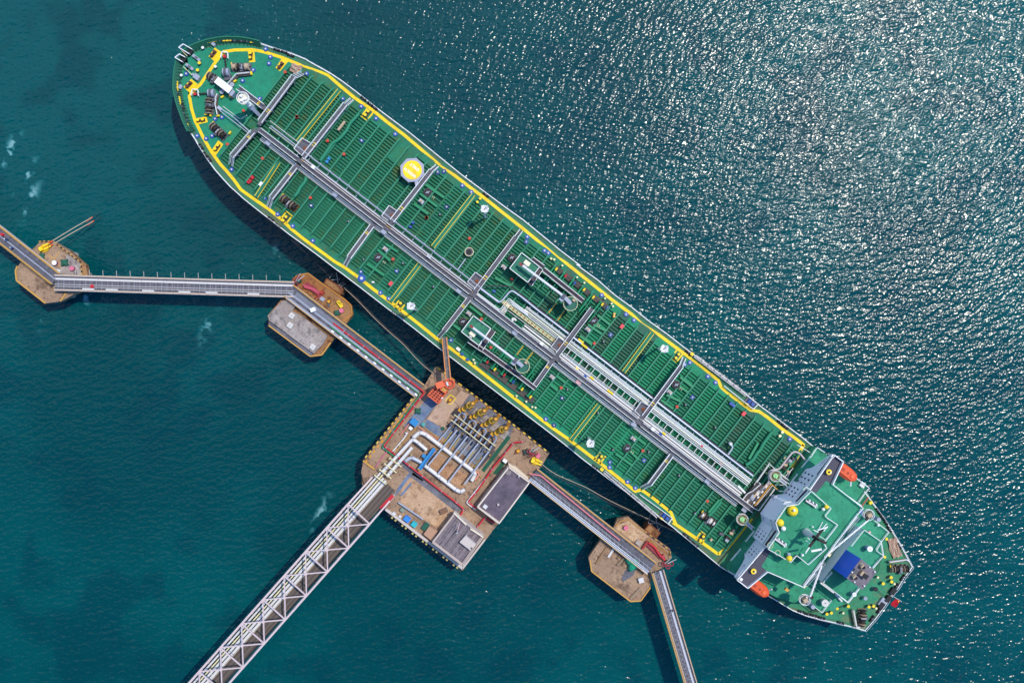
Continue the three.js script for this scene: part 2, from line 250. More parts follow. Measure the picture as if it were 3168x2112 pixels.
// transverse frames with a snipe at the outer end
function girder(k, ne) {
  const u = uk(k), e = ne ? vNE(u) - 32 : vSW(u) + 32, s = ne ? 1 : -1, v0 = ne ? MID : MID - 2, y = DY, H = 0.85;
  const a = V(UV(u, v0), y), b = V(UV(u, e), y), d = b.clone().sub(a), L = d.length(); if (L < 1) return;
  const sh = new THREE.Shape([[0, 0], [L, 0], [L, 0.12], [L - 1.1, H], [0, H]].map(p => new THREE.Vector2(...p))), g = new THREE.ExtrudeGeometry(sh, { depth: 0.42, bevelEnabled: false }); g.translate(0, 0, -0.21);
  g.rotateY(Math.atan2(-d.z, d.x)); g.translate(a.x, a.y, a.z); acc().add(g).build('deck_girder', M.girder, tanker);
}
for (let k = K0; k <= NB; k++) for (const ne of [0, 1]) if (!hatchBays.has(k)) girder(k, ne);
{ // longitudinal stiffeners between the frames: the first three hundred singly, the rest as one part
  const list = [];
  for (let k = K0; k < NB; k++) for (let v = -168; v < 320; v += 9.8) {
    const a = uk(k), b = uk(k + 1), m = (a + b) / 2; if (v > vNE(m) - 40 || v < vSW(m) + 40 || Math.abs(v - MID) < 9) continue;
    if ([10, 9].includes(k) && Math.abs(v - 250) < 30) continue;
    list.push([V(UV(m, v), DY + 0.3), (b - a) * mpp(DY) - 0.46]);
  }
  list.sort((p, q) => Math.abs(p[0].x) + Math.abs(p[0].z) - Math.abs(q[0].x) - Math.abs(q[0].z));
  list.slice(0, 300).forEach(([c, L]) => bx('deck_stiffener', M.stiff, tanker, c, [L, 0.6, 0.035], SH));
  const rest = list.slice(300), im = new THREE.InstancedMesh(unitBox, M.stiff, rest.length), q = new THREE.Quaternion().setFromEuler(new THREE.Euler(0, SH, 0)), o = orig(tanker);
  rest.forEach(([c, L], i) => im.setMatrixAt(i, new THREE.Matrix4().compose(c.clone().sub(o), q, new THREE.Vector3(L, 0.6, 0.035))));
  im.name = 'deck_stiffeners'; im.userData.kind = 'stuff'; shadowed(im); tanker.add(im);
}
// yellow walkway stripe
const stripe = (pts, w, name = 'walkway_stripe') => acc().add(ribbon(VV(pts, DY), w, DY + 0.012, DY + 0.022)).build(name, M.yellow, tanker);
const mp = (z, a) => a.map(p => z(...p));
stripe([...mp(zA, [[1310, 345], [1480, 375], [1750, 460], [1960, 545], [2130, 610]]), ...mp(zB, [[240, 600], [530, 710], [700, 860], [930, 1050], [1180, 1220], [1400, 1400]]), ...mp(zD, [[1640, 170], [1900, 390], [2150, 590]]),
  ...mp(zE, [[240, 20], [500, 200], [760, 400], [900, 500], [1200, 740], [1480, 960], [1700, 1140], [2000, 1370]]), ...mp(zH, [[0, 350], [250, 540], [600, 820], [900, 1060], [1200, 1280], [1400, 1440]]), ...mp(zI, [[1390, 20], [1600, 170], [1800, 320], [1950, 430]]),
  ...mp(zJ, [[150, 490], [350, 640], [580, 830], [620, 930], [700, 1000], [900, 1150], [1050, 1260], [1170, 1280], [1300, 1370], [1450, 1490]]), ...mp(zL, [[1500, 120], [1700, 260], [1830, 365]])], 0.82);
stripe([...mp(zA, [[1310, 345], [1060, 350], [900, 375], [770, 540], [560, 850], [440, 960], [400, 1020], [430, 1200], [490, 1400]]), ...mp(zC, [[500, 0], [590, 190], [720, 420], [850, 600], [950, 710], [1050, 830], [1150, 970], [1330, 1100], [1550, 1250], [1750, 1410]]),
  ...mp(zF, [[0, 130], [200, 290], [450, 470], [640, 610], [780, 690], [1000, 850], [1200, 1010], [1440, 1190], [1600, 1310], [1880, 1530]]), ...mp(zG, [[250, 1170], [420, 1290], [600, 1420]]), ...mp(zK, [[0, 80], [300, 290], [600, 520], [800, 670], [1000, 830], [1250, 1030], [1340, 1010], [1500, 1120], [1770, 1340], [1830, 1490]]), ...mp(jk, [[905, 185], [1090, 310], [1270, 440]])], 0.82);
stripe([...mp(jk, [[1270, 440], [1330, 400]]), ...mp(zO, [[0, 660], [370, 200], [520, 20]])], 0.85);
stripe(mp(zM, [[1590, 40], [1400, 400], [1330, 510]]), 0.9);
// painted pads under the bollards
const pad = pts => acc().poly(VV(pts, DY), DY + 0.012, DY + 0.026).build('bollard_pad', M.yellow, tanker);
for (const [z, q] of [[zA, [[770, 315], [885, 390], [765, 515], [680, 445]]], [zA, [[1250, 355], [1345, 355], [1360, 525], [1270, 530]]], [zA, [[1750, 470], [1845, 510], [1720, 660], [1655, 610]]], [zA, [[425, 770], [520, 845], [410, 980], [315, 890]]], [zA, [[470, 1350], [650, 1318], [668, 1400], [490, 1440]]], [zC, [[820, 255], [895, 310], [780, 480], [715, 410]]]]) pad(mp(z, q));
const yellowBar = (a, b) => stripe([a, b], 0.42, 'bollard_pad_line');
for (const c of [zB(1110, 1285), zF(1580, 1245), zC(1810, 1380), jk(1128, 305), zK(735, 545), zI(1855, 475)]) { const [u, v] = toUV(c), s = v > 80 ? -1 : 1; yellowBar(UV(u - 11, v - s * 16), UV(u - 11, v + s * 15)); yellowBar(UV(u + 11, v - s * 16), UV(u + 11, v + s * 15)); if (c[0] > 1900 || c[0] < 1200) yellowBar(UV(u - 13, v + s * 15), UV(u + 13, v + s * 15)); }
// crossing lanes with yellow edges
function lane(a, b) {
  acc().add(ribbon(VV([a, b], DY), 1.15, DY + 0.012, DY + 0.62)).build('crossing_lane', M.deckMid, tanker);
  const d = V(b, 0).sub(V(a, 0)).normalize(), n = new THREE.Vector3(-d.z, 0, d.x);
  for (const s of [-0.5, 0.5]) { const o = n.clone().multiplyScalar(s); acc().bar(V(a, DY + 0.64).add(o), V(b, DY + 0.64).add(o), 0.14, 0.04).build('lane_line', M.yell, tanker); }
}
for (const [a, b] of [[zB(700, 930), zB(90, 1690)], [zC(1700, 570), zC(1370, 1080)], [zE(775, 475), zE(180, 1240)], [zF(1870, 640), zF(1450, 1190)], [zI(1500, 140), zI(1080, 710)], [zI(720, 1180), zK(320, 285)]]) lane(a, b);

// ---------- rails, bulwark, fairleads ----------
{ // bow bulwark: flared plate with stays
  const top = bowEdge.map(p => V(p, DY + 1.35)), foot = bowEdge.map(p => { const [u, v] = toUV(p); const t = V(UV(u + 17 * sm(-1010, -1100, u) + 3, v + (v < 80 ? 12 : -12) * sm(-860, -1000, u)), DY); return t; });
  const pos = [], idx = [], n = top.length;
  for (let i = 0; i < n; i++) { pos.push(foot[i].x, DY, foot[i].z, top[i].x, top[i].y, top[i].z); if (i) { const a = 2 * i - 2; idx.push(a, a + 1, a + 2, a + 2, a + 1, a + 3); } }
  const g = new THREE.BufferGeometry(); g.setAttribute('position', new THREE.Float32BufferAttribute(pos, 3)); g.setAttribute('uv', new THREE.Float32BufferAttribute(new Float32Array(n * 4), 2)); g.setIndex(idx); g.computeVertexNormals();
  acc().add(g).build('bow_bulwark', new THREE.MeshStandardMaterial({ color: 0x0c5a42, roughness: 0.7, side: THREE.DoubleSide }), tanker);
  const cap = acc(); for (let i = 0; i + 1 < n; i++) cap.bar(top[i], top[i + 1], 0.3, 0.12); cap.build('bulwark_cap', M.bulwark, tanker);
  const path = new THREE.CatmullRomCurve3(top), path2 = new THREE.CatmullRomCurve3(foot);
  for (let i = 1; i < 58; i++) { const t = i / 58, a = path.getPoint(t), b = path2.getPoint(t), c = b.clone().addScaledVector(b.clone().sub(a).setY(0), 0.35); acc().bar(a.clone().setY(a.y - 0.1), c, 0.09, 0.16).build('bulwark_stay', M.darkGreen, tanker); }
}
const edgeRail = pts => { const w = VV(pts, DY), a = acc(); for (let i = 0; i + 1 < w.length; i++) { a.bar(w[i].clone().setY(DY + 0.1), w[i + 1].clone().setY(DY + 0.1), 0.2, 0.22); a.bar(w[i].clone().setY(DY + 1.0), w[i + 1].clone().setY(DY + 1.0), 0.06); const n = Math.max(1, Math.round(w[i].distanceTo(w[i + 1]) / 2)); for (let k = 0; k < n; k++) { const q = w[i].clone().lerp(w[i + 1], k / n); a.bar(q, q.clone().setY(DY + 1), 0.05); } } a.build('side_rail', M.white, tanker); };
edgeRail(swEdge); edgeRail([zS(1330, 1170), ...stern]); edgeRail([...neEdge.slice(0, 37), ...neEdge.slice(42), zS(2190, 20)]);
function fairlead(p, ang) { const g = grp('fairlead', tanker, V(p, DY)), o = orig(g), d = new THREE.Vector3(Math.cos(ang), 0, -Math.sin(ang)); bx('base', M.black, g, o.clone().setY(DY + 0.1), [2, 0.2, 0.7], ang);
  for (const s of [-0.65, 0, 0.65]) cy('roller', s ? M.black : M.dgrey, g, o.clone().addScaledVector(d, s).setY(DY + 0.15), 0.24, 0.6); }
for (const [z, L, a] of [[zA, [[1680, 350], [1790, 385], [1880, 430]], -0.35], [zC, [[575, 350], [640, 470], [690, 525]], -0.95], [zC, [[1590, 1400], [1690, 1500]], SH], [zB, [[1060, 1060], [1160, 1140], [1220, 1190]], SH], [zF, [[1505, 1365]], SH], [zE, [[960, 480]], SH], [zJ, [[140, 420], [1480, 1440], [1550, 1500]], SH], [zK, [[660, 680]], SH],
  [jk, [[1000, 285], [1035, 325], [1080, 360]], SH], [zQ, [[1565, 170], [1635, 270], [1700, 370], [1770, 500], [1945, 800]], -1.02], [zS, [[170, 830], [290, 875], [395, 900], [540, 945], [880, 1030]], -0.25], [zS, [[1450, 950], [1580, 800], [1640, 700], [1750, 590], [1835, 460], [1890, 365], [2010, 205]], 0.95]]) for (const p of L) fairlead(z(...p), a);
for (const p of [[220, 980], [290, 1180], [310, 1280], [350, 1380]]) fairlead(zA(p[0] + 20, p[1]), -1.3);
for (const p of [[850, 225], [1070, 228], [1170, 232], [1250, 236]]) fairlead(zA(...p), 0);
for (const [p, a] of [[[690, 240], 0.2], [[735, 230], 0.2], [[775, 224], 0.1], [[905, 218], 0], [[950, 216], 0], [[1000, 214], 0], [[1310, 238], 0], [[228, 830], 1.57], [[228, 878], 1.57], [[232, 925], 1.57], [[258, 1050], -1.4], [[265, 1090], -1.4], [[275, 1130], -1.4], [[378, 1438], -1.1]]) bx('yellow_chock', M.yell, tanker, V(zA(...p), DY + 0.45), [0.85, 0.5, 0.35], a);

// ---------- small deck fittings ----------
function hatchCover(p, r = 0.62) { const g = grp('tank_cleaning_hatch', tanker, V(p, DY)), o = orig(g); cy('rim', M.blue, g, o, r, 0.3); cy('lid', M.offwhite, g, o.clone().setY(DY + 0.3), r * 0.38, 0.16); }
for (const [z, L] of [[zA, [[1515, 340], [1585, 455], [1565, 550], [1335, 645], [1180, 800], [360, 700], [880, 1330], [780, 1355], [1430, 1060]]], [zC, [[520, 190], [650, 230], [735, 190], [1020, 680], [1500, 1095], [1690, 1330], [1910, 1500], [2175, 1205]]], [zB, [[230, 700], [755, 1065], [1025, 1175], [1240, 1350]]],
  [zD, [[1030, 260], [1520, 165], [2230, 705], [2135, 715], [2265, 1225], [300, 1205]]], [zE, [[345, 145], [255, 160], [615, 350], [745, 445], [385, 660], [1560, 1095], [1545, 1165], [1810, 1295], [1865, 1330]]], [zF, [[320, 305], [1020, 755], [1305, 1060], [1425, 1145], [1540, 745]]], [zG, [[450, 1185]]],
  [zH, [[760, 1000], [1115, 1280], [1230, 1365], [850, 1190]]], [zI, [[2045, 570], [1970, 600], [2305, 770], [185, 1085], [890, 165], [2080, 1075], [65, 1480]]], [zJ, [[535, 860]]], [zK, [[875, 680], [880, 605], [1135, 890], [1250, 980], [1375, 580]]], [zL, [[1615, 270]]], [jg, [[910, 257], [977, 307], [1045, 82]]]]) for (const p of L) hatchCover(z(...p));
hatchCover(zF(1030, 850), 1.1);
function bollard(p, ang, m = M.yell) { const g = grp('bollard', tanker, V(p, DY)), o = orig(g), d = new THREE.Vector3(Math.cos(ang), 0, -Math.sin(ang)); bx('base', M.brown, g, o.clone().setY(DY + 0.12), [2.1, 0.2, 0.8], ang); for (const s of [-0.62, 0.62]) { cy('post', M.brown, g, o.clone().addScaledVector(d, s), 0.3, 0.9); cy('post_cap', m, g, o.clone().addScaledVector(d, s).setY(DY + 0.9), 0.38, 0.1); } }
const AC = SH + Math.PI / 2;
for (const [p, a, m] of [[zA(755, 410), 0.9, M.brown], [zA(1300, 440), 1.5], [zA(1735, 580), 0.9, M.brown], [zA(400, 860), 0.8, M.brown], [zA(575, 1375), 0.1], [zC(810, 360), 0.95], [zC(1800, 1400), AC], [zB(1110, 1280), AC], [zF(1580, 1240), AC], [zI(1855, 475), AC], [zK(735, 545), AC], [jk(1130, 302), AC]]) bollard(p, a, m);
const mush = (z, L, r, m, h = 0.9) => L.forEach(p => { const g = grp('mushroom_vent', tanker, V(z(...p), DY)), o = orig(g); cy('stem', M.dgrey, g, o, r * 0.7, h); cy('cap', m, g, o.clone().setY(DY + h), r, 0.22); });
mush(zA, [[565, 555], [540, 660]], 0.42, M.yell); mush(zA, [[615, 335], [305, 735], [800, 610]], 0.36, M.white); mush(zA, [[1035, 865], [885, 970]], 0.62, M.grey, 0.6); mush(zE, [[875, 545], [835, 595]], 0.36, M.yell); mush(zE, [[1905, 1415], [1950, 1428]], 0.3, M.cream); mush(zH, [[185, 575], [400, 745], [505, 825], [805, 1050], [900, 1125], [920, 1165]], 0.27, M.cream); mush(zH, [[940, 1275], [935, 1310]], 0.33, mat(0xe8b45a));
mush(zG, [[780, 1470], [800, 1515]], 0.3, M.cream); mush(jg, [[748, 110], [798, 155], [824, 160], [668, 64]], 0.28, M.cream); mush(zL, [[1495, 165], [1460, 220]], 0.4, M.cream);
mush(zQ, [[1695, 670], [1660, 995]], 0.38, M.yell); mush(zS, [[1770, 185], [1780, 265], [1628, 298]], 0.42, M.yell, 1.1); mush(zS, [[795, 748], [997, 708], [610, 848], [690, 828], [1370, 718], [1453, 706]], 0.4, M.yell, 1.1); mush(zS, [[908, 833], [1505, 747], [1835, 305], [1535, 188]], 0.3, M.cream, 1);
// dark valve stands and rust-red valves between the frames
const valve = (p, m) => { const g = grp('deck_valve', tanker, V(p, DY)), o = orig(g); cy('body', M.darkGreen, g, o, 0.2, 0.8); cy('hand_wheel', m, g, o.clone().setY(DY + 0.85), 0.42, 0.1); bx('bonnet', m, g, o.clone().setY(DY + 0.55), [0.9, 0.3, 0.3], SH); };
for (const [z, L] of [[zC, [[1480, 525], [2175, 1095], [970, 320]]], [zD, [[780, 465], [540, 270], [1980, 1385]]], [zB, [[95, 1330]]], [zE, [[720, 1120], [95, 820]]], [zF, [[1490, 575]]], [zG, [[1335, 300], [890, 880], [1030, 1290]]], [zI, [[650, 290], [170, 935], [1850, 1210]]], [zK, [[1355, 435], [2290, 1165]]], [zL, [[605, 620]]], [zA, [[1805, 685], [1975, 1335], [1205, 1245]]]]) for (const p of L) valve(z(...p), mat(0xc2462e));
for (const p of [zF(1460, 930), zI(1050, 45), zJ(935, 1310)]) { const g = grp('fire_hose_box', tanker, V(p, DY)); bx('cabinet', M.red, g, orig(g).clone().setY(DY + 0.5), [1.1, 1, 0.8], 0.9); bx('lid', mat(0xe04a50), g, orig(g).clone().setY(DY + 1.05), [1.2, 0.1, 0.9], 0.9); }
for (const p of [[1320, 795], [1265, 860], [1285, 845]]) bx('red_hatch_box', M.red, tanker, V(zC(...p), DY + 0.4), [0.95, 0.8, 0.8], SH);
bx('white_locker', M.white, tanker, V(zC(1445, 890), DY + 0.5), [0.75, 0.9, 1.2], SH); bx('white_locker', M.white, tanker, V(zG(555, 1315), DY + 0.5), [1.2, 0.9, 0.75], SH); bx('white_locker', M.white, tanker, V(zF(1195, 905), DY + 0.3), [0.7, 0.5, 0.4], 0);
for (const p of [zD(555, 520), zD(525, 565)]) bx('blue_box', M.fblue, tanker, V(p, DY + 0.4), [0.75, 0.7, 0.75], SH + 0.3);
for (const p of [zG(1075, 475), zF(1775, 40), zF(1740, 100), zG(610, 1385), zG(690, 1465)]) bx('blue_drum_rack', M.blue, tanker, V(p, DY + 0.4), [0.8, 0.8, 0.6], SH + 0.3);
bx('pipe_spool', M.tan, tanker, V(zB(735, 1455), DY + 1), [3, 0.6, 0.62], AC); bx('blue_box', M.blue, tanker, V(zJ(780, 1180), DY + 0.6), [1.7, 0.8, 0.8], SH);
// small pale manhole pads
for (const p of [zF(1635, 635), zF(1065, 580), zF(2080, 975), zK(920, 425), zK(1440, 455), zK(1880, 795), zI(260, 960), zI(705, 1300), zI(785, 265), zJ(95, 1180), zL(525, 100), zL(230, 1345), zE(290, 775), zD(845, 1440), zG(195, 410)]) { const g = grp('gas_vent', tanker, V(p, DY)), o = orig(g); bx('plinth', M.black, g, o.clone().setY(DY + 0.3), [0.75, 0.6, 0.6], SH); cy('valve_head', M.grey, g, o.clone().setY(DY + 0.6), 0.18, 0.4); }
// wavy green ducts in the fore part
for (const pts of [[zD(425, 550), zD(530, 400), zD(590, 300), zD(700, 240), zD(810, 110), zD(840, 40), zD(865, 0), zB(990, 1275)], [zC(2100, 780), zC(2090, 850), zC(2000, 960), zC(1985, 1010), zC(1930, 1070)], [zL(1360, 170), zL(1225, 350), zL(1190, 430), zL(1140, 480), zL(1080, 590), zL(980, 650)], [zL(620, 1180), zL(510, 1320), zL(440, 1390)]]) acc().tube(VV(pts, DY + 0.9), 0.5, 1.2, 8).build('vent_duct', mat(0x1f7f5a, 0.6), tanker);
// hatch bays: tank hatch, raised coamings, pale cargo pump
function hatchGroup(hatch, pump, coam) {
  if (hatch) { const g = grp('cargo_hatch', tanker, V(hatch, DY)), o = orig(g); cy('coaming', M.dgrey, g, o, 1.15, 0.8); cy('cover', M.soot, g, o.clone().setY(DY + 0.8), 0.95, 0.2); bx('hinge', M.grey, g, o.clone().setY(DY + 1.05), [1.2, 0.12, 0.25], 0.4); bx('hinge', M.grey, g, o.clone().setY(DY + 1.0), [0.9, 0.12, 0.2], -0.9); }
  if (pump) { const g = grp('cargo_pump', tanker, V(pump, DY)), o = orig(g); bx('seat', M.grey, g, o.clone().setY(DY + 0.5), [1.5, 0.8, 1.1], SH); const a = acc(); for (const s of [-0.45, 0, 0.45]) a.rod(o.clone().add(new THREE.Vector3(s * CA - 0.4 * SA, 1.1, s * SA + 0.4 * CA)), o.clone().add(new THREE.Vector3(s * CA + 0.4 * SA, 1.1, s * SA - 0.4 * CA)), 0.15); a.build('cylinder', M.offwhite, g); cy('motor', M.tan, g, o.clone().setY(DY + 0.9), 0.3, 0.8); }
  for (const [a, b] of coam) acc().bar(V(a, DY + 0.5), V(b, DY + 0.5), 0.62, 0.95).build('hatch_coaming', M.greenPipe, tanker);
  if (hatch) { const [u, v] = toUV(hatch); for (const s of [18, 24]) acc().tube([V(UV(u + s, v + 2), DY + 0.3), V(UV(u + s, v + 2), DY + 1.1), V(UV(u + s, v - 5), DY + 1.1), V(UV(u + s, v - 5), DY + 0.3)], 0.07, 0.2, 6).build('air_pipe', M.cream, tanker); }
}
hatchGroup(zD(1995, 1020), zD(1900, 1150), [[zD(1960, 900), zD(2230, 1090)], [zD(1880, 1030), zD(2130, 1220)], [zD(1790, 1180), zD(2000, 1330)]]);
hatchGroup(zF(1280, 550), zF(1380, 430), [[zF(1380, 350), zF(1560, 470)], [zF(1260, 430), zF(1450, 600)], [zF(1110, 640), zF(1360, 810)]]);
hatchGroup(zE(1335, 1400), zG(1215, 125), [[zG(1090, 280), zG(1320, 400)]]);
hatchGroup(zG(625, 915), zG(710, 800), [[zG(720, 690), zG(900, 830)], [zG(480, 960), zG(600, 1050)]]);
hatchGroup(zH(640, 1375), zI(555, 90), [[zH(700, 1290), zH(880, 1430)], [zH(560, 1430), zH(760, 1566)], [zI(640, 20), zI(830, 110)], [zI(440, 180), zI(620, 310)]]);
hatchGroup(zI(1840, 890), zI(1740, 1000), [[zI(1900, 780), zI(2090, 930)], [zI(1820, 850), zI(2010, 1000)], [zI(1700, 1040), zI(1900, 1130)], [zI(1620, 1110), zI(1800, 1240)]]);
hatchGroup(zK(1130, 400), zK(1215, 260), [[zK(1230, 220), zK(1400, 350)], [zK(1090, 370), zK(1300, 570)], [zK(960, 480), zK(1200, 650)]]);
hatchGroup(null, zI(35, 780), [[zI(100, 760), zI(230, 860)], [zI(0, 880), zI(120, 980)]]);
hatchGroup(null, null, [[zL(1150, 330), zL(1020, 560)], [zL(590, 1150), zL(430, 1340)]]);
// ---------- catwalks, deck pipes ----------
const WY = DY + 2.3;
function catwalk(a, b, w, stairs, name = 'cross_catwalk') {           // a inboard, b outboard end
  const g = grp(name, tanker, V(a, WY)), A = V(a, WY), B = V(b, WY), d = B.clone().sub(A).normalize(), n = new THREE.Vector3(-d.z, 0, d.x), L = A.distanceTo(B);
  acc().add(ribbon([A, B], w, WY - 0.08, WY)).build('grating', M.grate, g);
  for (const s of [-1, 1]) acc().rail([A.clone().addScaledVector(n, s * w / 2).addScaledVector(d, 0.9), B.clone().addScaledVector(n, s * w / 2)], 1.05, false, 2.2, 0.09).build('railing', M.white, g);
  const legs = acc(); for (let t = 2; t < L; t += 3.2) for (const s of [-1, 1]) { const q = A.clone().addScaledVector(d, t).addScaledVector(n, s * w * 0.42); legs.bar(q.clone().setY(DY), q.clone().setY(WY - 0.08), 0.16); } legs.build('legs', M.grey, g);
  acc().bar(A.clone().lerp(B, 0.3).addScaledVector(n, -w / 2).setY(WY + 0.03), A.clone().lerp(B, 0.3).addScaledVector(n, w / 2).setY(WY + 0.03), 0.22, 0.05).bar(A.clone().lerp(B, 0.26).addScaledVector(n, -w / 2).setY(WY + 0.03), A.clone().lerp(B, 0.26).addScaledVector(n, w / 2).setY(WY + 0.03), 0.14, 0.05).build('step_mark', M.yell, g);
  if (stairs) { const E = V(stairs, DY + 0.1), st = acc(); const m = E.clone().sub(B).setY(0).normalize(), r = new THREE.Vector3(-m.z, 0, m.x); for (const s of [-0.45, 0.45]) st.bar(B.clone().addScaledVector(r, s), E.clone().addScaledVector(r, s), 0.12, 0.2).bar(B.clone().addScaledVector(r, s).setY(WY + 1), E.clone().addScaledVector(r, s).setY(DY + 1), 0.08); st.build('stair_rails', M.white, g); const tr = acc(); for (let i = 1; i < 8; i++) { const q = B.clone().lerp(E, i / 8); tr.bar(q.clone().addScaledVector(r, -0.42), q.clone().addScaledVector(r, 0.42), 0.2, 0.04); } tr.build('treads', M.dgrey, g); }
  return g;
}
function deckPlatform(pts, rust) { const W = VV(pts, WY), g = grp('catwalk_platform', tanker, W[0]); acc().poly(W, WY - 0.1, WY - 0.012).build('grating', M.grate, g); acc().rail(W, 1.05, false, 2, 0.09).build('railing', M.white, g); const lg = acc(); for (const p of W) lg.bar(p.clone().setY(DY), p.clone().setY(WY - 0.1), 0.16); lg.build('legs', M.grey, g); if (rust) { const o = V(rust, WY); bx('rusty_hatch', M.rust, g, o.clone().setY(WY + 0.12), [0.9, 0.24, 0.9], 0.5); } }
catwalk(zA(1410, 1440), zA(1930, 745), 1.25, zA(2060, 690)); catwalk(zA(1370, 1510), zC(1030, 495), 1.25, zC(1010, 630)); catwalk(zA(1520, 1210), zA(1120, 905), 1.3, null, 'bow_catwalk');
catwalk(zD(160, 545), zB(800, 1145), 1.2, zB(890, 1070)); catwalk(zC(1985, 610), zC(1600, 1100), 1.2, zC(1555, 1235));
catwalk(zD(1445, 1470), zD(2045, 700), 1.2, zD(2130, 625)); catwalk(zF(1215, 50), zF(850, 550), 1.2, zF(785, 670));
catwalk(zG(780, 510), zE(1395, 1100), 1.2, zE(1470, 1000)); catwalk(zG(740, 550), zG(350, 1050), 1.2, zG(265, 1145));
catwalk(zG(1970, 1430), zH(620, 1195), 1.25, null); catwalk(zG(1930, 1470), zoom(1440, 1100, 4.8)(1020, 450), 1.2, null);
catwalk(zI(1340, 1390), zI(1915, 615), 1.15, zI(1960, 500)); catwalk(zK(1800, 460), zK(1450, 925), 1.15, zK(1340, 985));
deckPlatform(mp(zD, [[290, 300], [170, 230], [55, 385], [150, 470]]), zD(205, 375)); deckPlatform(mp(zD, [[1555, 1290], [1435, 1210], [1325, 1360], [1420, 1430]]), zD(1475, 1350)); deckPlatform(mp(zG, [[905, 270], [805, 200], [690, 340], [800, 430]]), zG(825, 330));
deckPlatform(mp(zI, [[230, 270], [130, 195], [20, 345], [110, 410]]), zI(155, 320)); deckPlatform(mp(zI, [[1450, 1200], [1330, 1130], [1235, 1270], [1310, 1340]]), zI(1370, 1250));
{ // long central catwalk
  const pts = [zA(1400, 1480), zD(110, 500), zD(1440, 1500), zG(770, 540), zG(1960, 1440), zI(1310, 1390), zL(560, 720), zL(1080, 1320)].map(p => { const [u] = toUV(p); return UV(u, 41.5); }), W = VV(pts, WY + 0.012), g = grp('central_catwalk', tanker, W[0]);
  acc().add(ribbon(W, 1.15, WY - 0.1, WY + 0.012)).build('grating', M.grate, g);
  const n = new THREE.Vector3(SA, 0, -CA), cross = [-1030, -857, -518, -183, 142, 463]; let prev = toUV(pts[0])[0] + 12;
  for (const c of [...cross.slice(1), toUV(pts[pts.length - 1])[0] + 10]) { for (const s of [-0.6, 0.6]) acc().rail([V(UV(prev, 41.5), WY).addScaledVector(n, s), V(UV(c - 11, 41.5), WY).addScaledVector(n, s)], 1.05, false, 2.6, 0.085).build('railing', M.white, g); prev = c + 11; }
  const lg = acc(); for (let k = 0; k < NB; k++) lg.bar(V(UV(uk(k), 34), DY), V(UV(uk(k), 34), WY - 0.1), 0.2).bar(V(UV(uk(k), 49), DY), V(UV(uk(k), 49), WY - 0.1), 0.2); lg.build('legs', M.grey, g);
}
const PY = DY + 1.7;
const pipe = (pts, r, m, y = PY, name = 'deck_pipe', bend = 0.7) => acc().tube(VV(pts, y), r, bend, 8).build(name, m, tanker);
const along = (v, u0, u1, r, m, y) => pipe([UV(u0, v), UV(u1, v)], r, m, y);
// fore half
along(27, -1000, 860, 0.2, M.grey); along(22, -1000, 860, 0.1, M.steel); along(18, -1000, 860, 0.09, M.offwhite);
along(72.5, -1000, -110, 0.2, M.grey, DY + 2.2); along(54.5, -860, -190, 0.11, M.white, DY + 2.3); along(50.5, -860, -190, 0.24, M.brown); along(57.5, -860, -190, 0.09, M.steel); along(47.5, -860, -190, 0.09, mat(0xd9b173), DY + 2.6); along(66, -1000, -860, 0.1, M.offwhite); along(84, -1010, -880, 0.1, M.offwhite);
pipe([zA(850, 1200), zA(1010, 1300), zA(1300, 1560)], 0.16, M.steel, DY + 1.4); pipe([zA(840, 1230), zA(1260, 1560)], 0.12, M.steel, DY + 1.2); pipe([zA(890, 1170), zA(1140, 1360), zA(1240, 1300)], 0.1, M.offwhite, DY + 1.2); bx('winch_control_stand', M.steel, tanker, V(zA(850, 1205), DY + 0.8), [1.3, 1.2, 0.8], SH);
// pipe supports every frame, fore half: short pale bearers
for (let k = 3; k < 22; k++) acc().bar(V(UV(uk(k), 50), PY - 0.2), V(UV(uk(k), 77), PY - 0.2), 0.16, 0.2).bar(V(UV(uk(k), 74), DY), V(UV(uk(k), 74), PY), 0.25, 0.3).build('pipe_bearer', M.grey, tanker);
// aft half: cargo lines
along(131, -60, 845, 0.17, mat(0x3b3744, 0.6), DY + 1.6); along(125.5, -60, 845, 0.27, M.steel); for (const [v, r] of [[113, 0.12], [109, 0.1], [97, 0.1], [91.5, 0.12]]) along(v, -30, 850, r, M.white); along(102.5, -30, 850, 0.19, mat(0xe9e3cc, 0.5)); along(106, 190, 850, 0.09, M.steel);
along(71, 150, 850, 0.1, M.offwhite); along(66.5, 150, 850, 0.09, M.steel); along(61, 150, 850, 0.27, M.pale); along(53, 0, 850, 0.26, M.pale); along(57, 150, 850, 0.08, M.dgrey); along(62.5, 0, 150, 0.27, M.pale);
for (const [u, v, L, m] of [[258, 61, 14, M.yell], [325, 61, 22, M.yell], [240, 53, 10, M.blue], [205, 57, 10, M.yell], [540, 61, 12, M.yell], [533, 53, 12, M.blue], [158, 131, 20, M.yell], [175, 125.5, 22, M.yell], [660, 102, 6, M.red]]) acc().rod(V(UV(u, v), PY), V(UV(u + L, v), PY), 0.3, 10).build('pipe_band', m, tanker);
for (let u = 160; u < 800; u += 23.6) acc().bar(V(UV(u, 66), PY - 0.25), V(UV(u, 92), PY - 0.25), 0.2, 0.2).bar(V(UV(u, 79), DY), V(UV(u, 79), PY - 0.3), 0.2).build('pipe_bearer', M.offwhite, tanker);
for (let u = -20; u < 800; u += 29) acc().bar(V(UV(u, 111), PY - 0.2), V(UV(u, 119), PY - 0.2), 0.18, 0.2).bar(V(UV(u, 122), DY), V(UV(u, 122), PY - 0.2), 0.2).build('pipe_bearer', M.grey, tanker);
